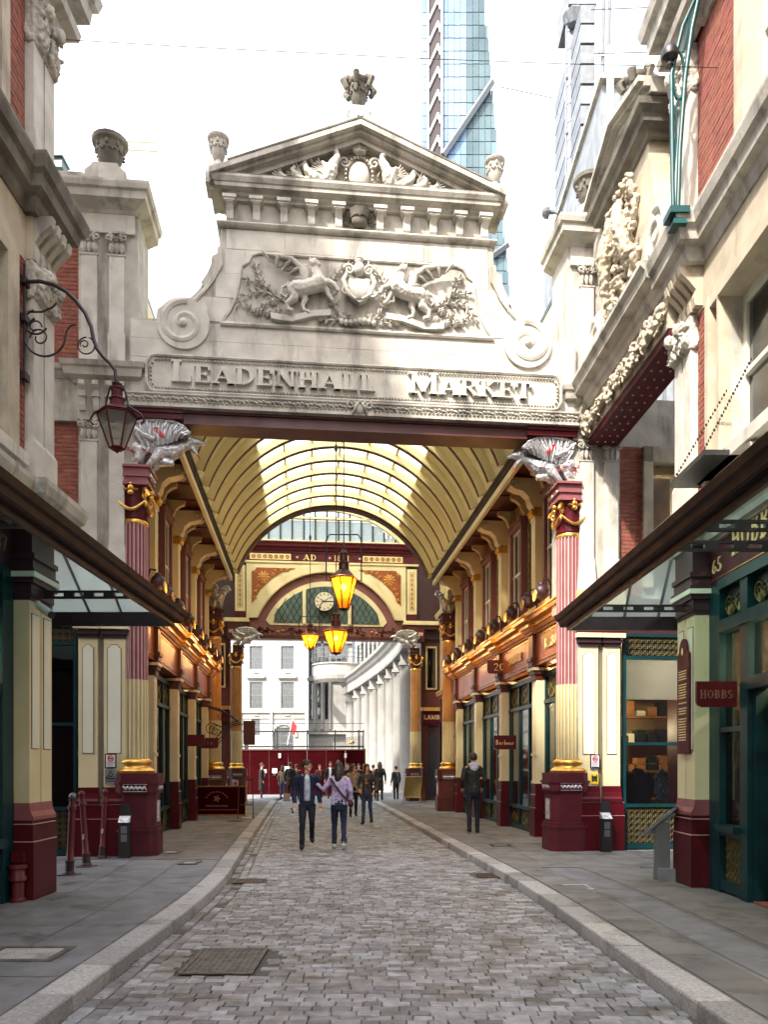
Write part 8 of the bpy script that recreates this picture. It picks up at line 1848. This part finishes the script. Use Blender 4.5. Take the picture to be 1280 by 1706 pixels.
# ============================================================ PEOPLE
def cloth(name, c, c2=None): mat(name, c, c2 or tuple(v*.6 for v in c), .8, nscale=16, bump=.4, bscale=90)
for nm, c in (('denim_dark', (.006, .009, .022)), ('denim_blue', (.035, .065, .13)), ('denim_jacket', (.006, .018, .065)), ('tshirt', (.55, .61, .72)), ('navy_denim', (.010, .018, .055)), ('lilac', (.55, .45, .72)), ('olive_coat', (.017, .017, .013)), ('black_cloth', (.004, .004, .005)), ('grey_coat', (.055, .052, .046)), ('cream_coat', (.32, .28, .20)), ('pale_hood', (.52, .56, .72)), ('tan_coat', (.18, .13, .08)), ('brown_cloth', (.025, .012, .009)), ('shoe_white', (.55, .55, .50)), ('shoe_black', (.012, .012, .012)), ('burgundy_bag', (.07, .007, .011)), ('blue_cloth', (.008, .012, .028))): cloth(nm, c)
def person(label, x, y, z0, H, rz, legs=((.0, .0, 0), (.0, .0, 0)), arms=None, yaw=0, top='black_cloth', bottom='denim_dark', shoes='shoe_black', hair='hair', hairlen=.0, coat=.88, vox=.02, girl=False, skirt=0, shirt=None, lean=0, extra=None, hat=None, group=None):
    P = thing('person', label, 'person', (x, y, z0), FW, rz=rz, group=group); k = H/1.75; sh = .165 if girl else .185
    arms = arms or (((.25, .02, 1.16), (.26, -.06, .90)), ((.25, .02, 1.16), (.26, -.06, .90)))
    S = lambda p: (p[0]*k, p[1]*k, p[2]*k); J = {}
    Ln = lambda z: lean*(z-.9)
    hipz = .92-(.015 if any(l[0] or l[1] for l in legs) else 0)
    def leg(m, i, r, z_lo=0, extra_r=0):
        s = -1 if i == 0 else 1; kf, af, lift = legs[i]
        hip = (s*.085, 0, hipz-.02); kn = (s*.095, kf, .50+lift*.5); an = (s*.10, af, .085+lift)
        pts = [hip, (s*.092, (hip[1]+kf)/2, .72+lift*.2), kn, (s*.098, kf*.5+af*.5+.015, .30+lift*.7), an]
        m.tube([S(p) for p in pts], [a*k+extra_r for a in r], 10); return an, kn
    b = MB()
    for i in (0, 1):
        s = -1 if i == 0 else 1; an, kn = leg(b, i, (.075, .068, .050, .045, .034)); tilt = legs[i][2]
        b.tube([S((an[0], an[1]+.04, an[2]-.03)), S((an[0], an[1]-.07, max(.03, an[2]-.05-.0*tilt)))], [.04*k, .034*k], 8)
    t_ = [(0, 0, .88), (0, .0, 1.0), (0, -.005+Ln(1.15), 1.15), (0, Ln(1.3), 1.32), (0, Ln(1.4), 1.42), (0, Ln(1.5)-.005, 1.49), (0, Ln(1.55)-.012, 1.56)]
    o = len(b.v); b.tube([S(p) for p in t_], [a*k for a in (.13, .125, .115, .135, .10, .052, .05)], 12)
    hx, hy, hz = 0, Ln(1.63)-.02, 1.645; R = Matrix.Rotation(yaw, 3, 'Z')
    HP = lambda p: S(tuple(Vector((hx, hy, hz))+R @ Vector(p)))
    b.ball(HP((0, .008, .015)), (.076*k, .095*k, .105*k), 14, 10, R); b.ball(HP((0, -.035, -.055)), (.052*k, .055*k, .055*k), 10, 7, R); b.ball(HP((0, -.098, -.012)), (.013*k, .018*k, .022*k), 8, 5, R)
    for s in (-1, 1): b.ball(HP((s*.078, .01, -.005)), (.012*k, .022*k, .03*k), 8, 5, R)
    for i in (0, 1):
        s = -1 if i == 0 else 1; (el, wr) = arms[i]; shd = (s*sh, Ln(1.42), 1.425); E = (s*el[0], el[1], el[2]); W_ = (s*wr[0], wr[1], wr[2])
        b.tube([S((s*.08, Ln(1.42), 1.44)), S(shd), S(E), S(W_)], [.055*k, .052*k, .038*k, .025*k], 9)
        d = (Vector(W_)-Vector(E)).normalized(); a = d.cross(Vector((0, 1, 0))); a = a.normalized() if a.length > .1 else Vector((1, 0, 0)); w0 = Vector(W_)
        b.tube([S(w0), S(w0+d*.05), S(w0+d*.085)], [.024*k, .034*k, .03*k], 8)
        for f in range(4): q_ = w0+d*.08+a*(.022*(f-1.5)); L = (.065, .075, .07, .055)[f]; b.tube([S(q_), S(q_+d*L*.55+Vector((0, -.008, 0))), S(q_+d*L+Vector((0, -.025, 0)))], [.0095*k, .009*k, .007*k], 6)
        b.tube([S(w0+d*.03-a*s*.0), S(w0+d*.06-a*s*.035), S(w0+d*.09-a*s*.042)], [.012*k, .011*k, .009*k], 6)
    fuse(b, 'body', 'skin', P, vox*.75, 1, off=(0, 0, 0))
    c = MB()     # trousers
    for i in (0, 1): leg(c, i, (.092, .080, .060, .054, .050))
    c.tube([S((0, .0, .80)), S((0, .005, .90)), S((0, 0, 1.02))], [.12*k, .148*k, .135*k], 12)
    if skirt: c.tube([S((0, 0, 1.0)), S((0, 0, .8)), S((0, 0, skirt))], [.15*k, .20*k, .24*k], 12)
    fuse(c, 'trousers', bottom, P, vox, 1, off=(0, 0, 0), disp=.008, dsc=13)
    for i in (0, 1):
        s = -1 if i == 0 else 1; an = (s*.10, legs[i][1], .085+legs[i][2]); c = MB()
        c.tube([S((an[0], an[1]+.065, an[2]-.045)), S((an[0], an[1]+.0, an[2]-.025)), S((an[0]+s*.008, an[1]-.08, an[2]-.042)), S((an[0]+s*.01, an[1]-.155, an[2]-.052))], [.040*k, .052*k, .044*k, .030*k], 9); c.tube([S(an), S((an[0], an[1], an[2]+.05))], [.05*k, .045*k], 8)
        fuse(c, 'shoe', shoes, P, .012 if vox < .016 else .02, 1, off=(0, 0, 0))
    c = MB()     # upper garment
    w = .008
    c.tube([S((0, .0, coat)), S((0, 0, max(1.0, coat+.08))), S((0, Ln(1.15), 1.16)), S((0, Ln(1.3), 1.33)), S((0, Ln(1.4), 1.435)), S((0, Ln(1.47), 1.49))], [a*k for a in (.168, .158, .15, .165, .115, .066)], 14)
    for i in (0, 1):
        s = -1 if i == 0 else 1; (el, wr) = arms[i]; m_ = tuple(Vector(el)*.04+Vector(wr)*.96)
        c.tube([S((s*.09, Ln(1.42), 1.435)), S((s*sh, Ln(1.42), 1.415)), S((s*el[0], el[1], el[2])), S((s*m_[0], m_[1], m_[2]))], [.066*k, .068*k, .052*k, .042*k], 10)
    c.v = [(a, b_*.82 if abs(a) < .16*k else b_, d) for a, b_, d in c.v]
    tp = fuse(c, 'upper_garment', top, P, vox, 1, off=(0, 0, 0), disp=.012, dsc=11)
    if shirt:
        c = MB(); c.tube([S((.0, -.10, .96)), S((0, -.125, 1.2)), S((0, -.115, 1.38)), S((0, -.05, 1.47))], [.06*k, .062*k, .058*k, .05*k], 10); fuse(c, 'shirt', shirt, P, vox, 1, off=(0, 0, 0))
    c = MB(); c.ball(HP((0, .022, .034)), (.088*k, .100*k, .104*k), 14, 10, R)
    c.ball(HP((0, -.045, .085)), (.07*k, .045*k, .038*k), 10, 6, R)
    if hairlen: c.tube([HP((0, .05, 0)), HP((0, .085, -.12)), HP((0, .10, -.12-hairlen*.5)), HP((0, .10, -.12-hairlen))], [.085*k, .085*k, .07*k, .03*k], 10); 
    if hairlen: 
        for s in (-1, 1): c.tube([HP((s*.06, -.01, .05)), HP((s*.082, .01, -.05)), HP((s*.08, .04, -.16))], [.03*k, .032*k, .022*k], 8)
    c.v = c.v
    h_ = fuse(c, 'hair', hair, P, .014 if vox < .016 else .02, 1, off=(0, 0, 0), disp=.010, dsc=30)
    f = MB()
    for s in (-1, 1): f.ball(HP((s*.030, -.083, .012)), (.011*k, .006*k, .007*k), 6, 4)
    f.ball(HP((0, -.088, -.052)), (.022*k, .006*k, .005*k), 6, 4); f.build('eyes_and_mouth', 'hair', P, off=(0, 0, 0)) if vox < .016 or abs(yaw) < 9 else None
    if extra: extra(P, S, HP, k)
    return P
def x_man(P, S, HP, k):
    q = MB()
    for s in (-1, 1): q.tube([HP((s*.032+.022*cos(a), -.098, .012+.018*sin(a))) for a in [j*pi/5 for j in range(11)]], .0028, 4)
    q.tube([HP((-.01, -.1, .014)), HP((.01, -.1, .014))], .0028, 4); q.build('glasses', 'black', P, off=(0, 0, 0))
    q = MB(); q.tube([S((0.0, -.05, 1.49)), S((-.10, -.10, 1.42)), S((-.07, -.13, 1.28))], [.02, .03, .01], 6); q.tube([S((0.0, -.05, 1.49)), S((.10, -.10, 1.42)), S((.07, -.13, 1.28))], [.02, .03, .01], 6); q.build('collar', 'denim_jacket', P, off=(0, 0, 0))
    q = MB(); q.tube([S((-.30, -.16, .82)), S((-.28, -.18, .72))], [.02, .02], 6); q.build('phone', 'black', P, off=(0, 0, 0))
# the couple
person('man in a dark blue denim jacket and pale t-shirt walking beside the woman in lilac', -1.51, 15.1, .02, 1.72, radians(6), legs=((-.14, -.10, 0), (-.04, .22, .10)), arms=(((.245, .03, 1.15), (.25, -.10, .90)), ((.235, .06, 1.15), (.26, .02, .90))), yaw=radians(62), top='denim_jacket', bottom='denim_dark', shirt='tshirt', coat=.93, vox=.013, extra=x_man)
def x_woman(P, S, HP, k):
    q = MB(); q.tube([S((.17, .06, 1.44)), S((.08, .15, 1.3)), S((-.06, .165, 1.12)), S((-.19, .08, .98))], .014*k, 6, sq=2.4); q.tube([S((.17, .04, 1.44)), S((.12, -.12, 1.3)), S((-.10, -.14, 1.08)), S((-.20, .02, .98))], .012*k, 6, sq=2.2); q.build('bag_strap', 'brown_cloth', P, off=(0, 0, 0))
    q = MB(); q.ball(S((-.24, .02, .92)), (.06*k, .10*k, .075*k), 12, 8); q.build('shoulder_bag', 'burgundy_bag', P, off=(0, 0, 0))
    q = MB(); q.tube([S((0, .0, .90)), S((0, 0, .96))], [.165*k, .165*k], 14); q.v = [(a, b*.86, c) for a, b, c in q.v]; q.build('shirt_hem', 'tshirt', P, off=(0, 0, 0), smooth=True)
    for s in (-1, 1):
        q = MB(); an = (s*.10, .22 if s > 0 else -.06, .17); q.tube([S((an[0], an[1], .15)), S((an[0], an[1], .20))], [.068*k, .068*k], 12); q.build('turned_cuff', 'denim_blue', P, off=(0, 0, 0)) if s < 0 else None
person('woman with long dark hair in a lilac top, seen from behind, crossbody bag', -.88, 15.05, .02, 1.68, radians(182), legs=((-.02, .12, .03), (-.12, -.10, 0)), arms=(((.235, .06, 1.18), (.24, -.02, .95)), ((.32, .0, 1.20), (.46, -.10, 1.34))), yaw=radians(-10), top='lilac', bottom='navy_denim', shoes='shoe_white', hairlen=.20, coat=.96, vox=.013, girl=True, extra=x_woman)
def x_hood(P, S, HP, k):
    q = MB(); q.ball(S((0, .05, 1.50)), (.13*k, .10*k, .06*k), 12, 8); q.ball(S((0, .11, 1.44)), (.10*k, .05*k, .08*k), 10, 7); fuse(q, 'hood', 'pale_hood', P, .014, 1, off=(0, 0, 0))
person('man in a dark olive jacket with pale blue hood, walking away on the right pavement', 2.02, 17.4, .12, 1.80, radians(184), legs=((-.05, -.06, 0), (.0, .08, .03)), arms=(((.25, .03, 1.17), (.22, -.12, 1.0)), ((.25, .03, 1.17), (.22, -.12, 1.0))), top='olive_coat', bottom='denim_dark', coat=.88, vox=.014, extra=x_hood)
def x_bag(P, S, HP, k):
    q = MB(); q.ball(S((.22, -.02, .98)), (.10*k, .07*k, .10*k), 10, 7); q.tube([S((.2, 0, 1.05)), S((.05, -.14, 1.3)), S((-.14, -.02, 1.44))], .010, 5); q.build('handbag', 'black', P, off=(0, 0, 0))
person('woman in a grey coat, blue jeans and black ankle boots walking towards us', -.47, 21.4, .02, 1.66, radians(-14), legs=((-.06, -.08, 0), (-.02, .12, .04)), arms=(((.28, .05, 1.16), (.20, -.14, 1.02)), ((.27, .03, 1.16), (.24, -.10, .98))), yaw=radians(40), top='grey_coat', bottom='denim_blue', hair='hair_brown', hairlen=.12, coat=.84, vox=.016, girl=True, extra=x_bag)
person('woman in a cream jacket behind the woman in lilac, face turned left', -.98, 24.5, .02, 1.66, radians(10), yaw=radians(48), top='cream_coat', bottom='black_cloth', hair='hair_brown', hairlen=.10, coat=.82, vox=.018, girl=True, legs=((-.06, -.08, 0), (0, .1, .02)))
def xp(px): return lambda Y_: (px-640)/1282*Y_
FAR = [ # photo x, distance, height, turn, top, bottom, label, extra options
 (436, 36.6, 1.74, 100, 'black_cloth', 'black_cloth', 'person in a long black coat standing alone by the left portal pedestal', dict(coat=.45)),
 (471, 36.8, 1.62, 165, 'tan_coat', 'denim_blue', 'woman in a light tan jacket, back turned, left of the denim jacket man', dict(girl=True, hairlen=.1)),
 (484, 35.6, 1.76, 170, 'black_cloth', 'black_cloth', 'tall man in a black coat beside the tan jacket woman', dict(coat=.7, hair='hair_brown')),
 (494, 36.9, 1.68, 200, 'brown_cloth', 'black_cloth', 'man in a brown coat half hidden behind the denim jacket man', dict(hair='hair_brown')),
 (551, 38.0, 1.80, 0, 'black_cloth', 'black_cloth', 'man in black suit and white shirt facing us at the hoarding', dict(shirt='sign_white', hair='hair_brown')),
 (564, 33.0, 1.84, 180, 'black_cloth', 'black_cloth', 'tall dark haired person in black behind the woman in lilac', dict(hairlen=.12)),
 (590, 37.2, 1.66, 150, 'black_cloth', 'black_cloth', 'person in a black jacket with back turned, left of the grey coat', dict(coat=.7)),
 (598, 38.2, 1.70, 20, 'brown_cloth', 'denim_dark', 'brown haired person facing us between the black jacket and the grey coat', dict(hair='hair_brown')),
 (579, 38.6, 1.70, 60, 'blue_cloth', 'black_cloth', 'person in a dark blue top in the crowd before the hoarding', dict(hair='hair_brown')),
 (607, 36.4, 1.68, 200, 'black_cloth', 'black_cloth', 'person in black just behind the grey coated woman on her left', dict(coat=.75)),
 (622, 37.0, 1.66, 190, 'brown_cloth', 'black_cloth', 'person in a brown jacket behind the grey coated woman', dict(hair='hair_brown')),
 (633, 34.6, 1.78, 185, 'black_cloth', 'black_cloth', 'woman in a long black coat right of the grey coated woman', dict(coat=.5, hairlen=.25, girl=True)),
 (660, 35.2, 1.60, 215, 'blue_cloth', 'black_cloth', 'person in a dark blue jacket standing beside the right portal pedestal', dict()),
 (533, 39.4, 1.66, 30, 'burgundy_bag', 'black_cloth', 'person in a dark red top between the couple in front of the hoarding', dict(hair='hair_brown')),
]
for px, Y_, H, rz, top, bot, lab, kw in FAR: person(lab, (px-640)/1282*Y_, Y_, .02, H, radians(rz), top=top, bottom=bot, vox=.026, **kw)
for px, Y_ in ((478, 35.2), (612, 35.8)):
    T = thing('shopping_bag', f'{"pale" if px < 500 else "black"} bag set on the setts among the {"left" if px < 500 else "right"} hand group of people', 'bag', ((px-640)/1282*Y_, Y_, .02), FW)
    q = MB(); q.frus(-.16, .16, -.08, .08, 0, .36, .02); q.build('bag_body', 'cream_coat' if px < 500 else 'black', T, off=(0, 0, 0)); q = MB(); q.tube([(-.08, 0, .35), (-.06, 0, .5), (.06, 0, .5), (.08, 0, .35)], .008, 5); q.build('handle', 'brown_cloth', T, off=(0, 0, 0))
for o in col.objects:      # fine carving and lattice too small to pick apart stays joined
    if o.parent and o.name.split('.')[0] in ('carved_leaf_band', 'ribbon', 'lattice_panel', 'carved_foliage', 'fanlight_scrollwork', 'rope_border', 'gold_text', 'iron_scrollwork', 'carved_rosette', 'lintel_branches', 'lintel_flowers', 'star_ornament', 'strip_ornament', 'soffit_rivets', 'soffit_strips', 'lead_lattice', 'fan_tracery', 'faint_lettering', 'tympanum_foliage', 'ventilation_panel', 'carved_panel', 'notice_text', 'print', 'hour_marks', 'raised_letters', 'gilt_lettering', 'string_course', 'cartouche_frame', 'carved_head'): o['kind'] = 'stuff'
bpy.data.batch_remove([o.data for o in BIN]+BIN); bpy.data.scenes.remove(WS)
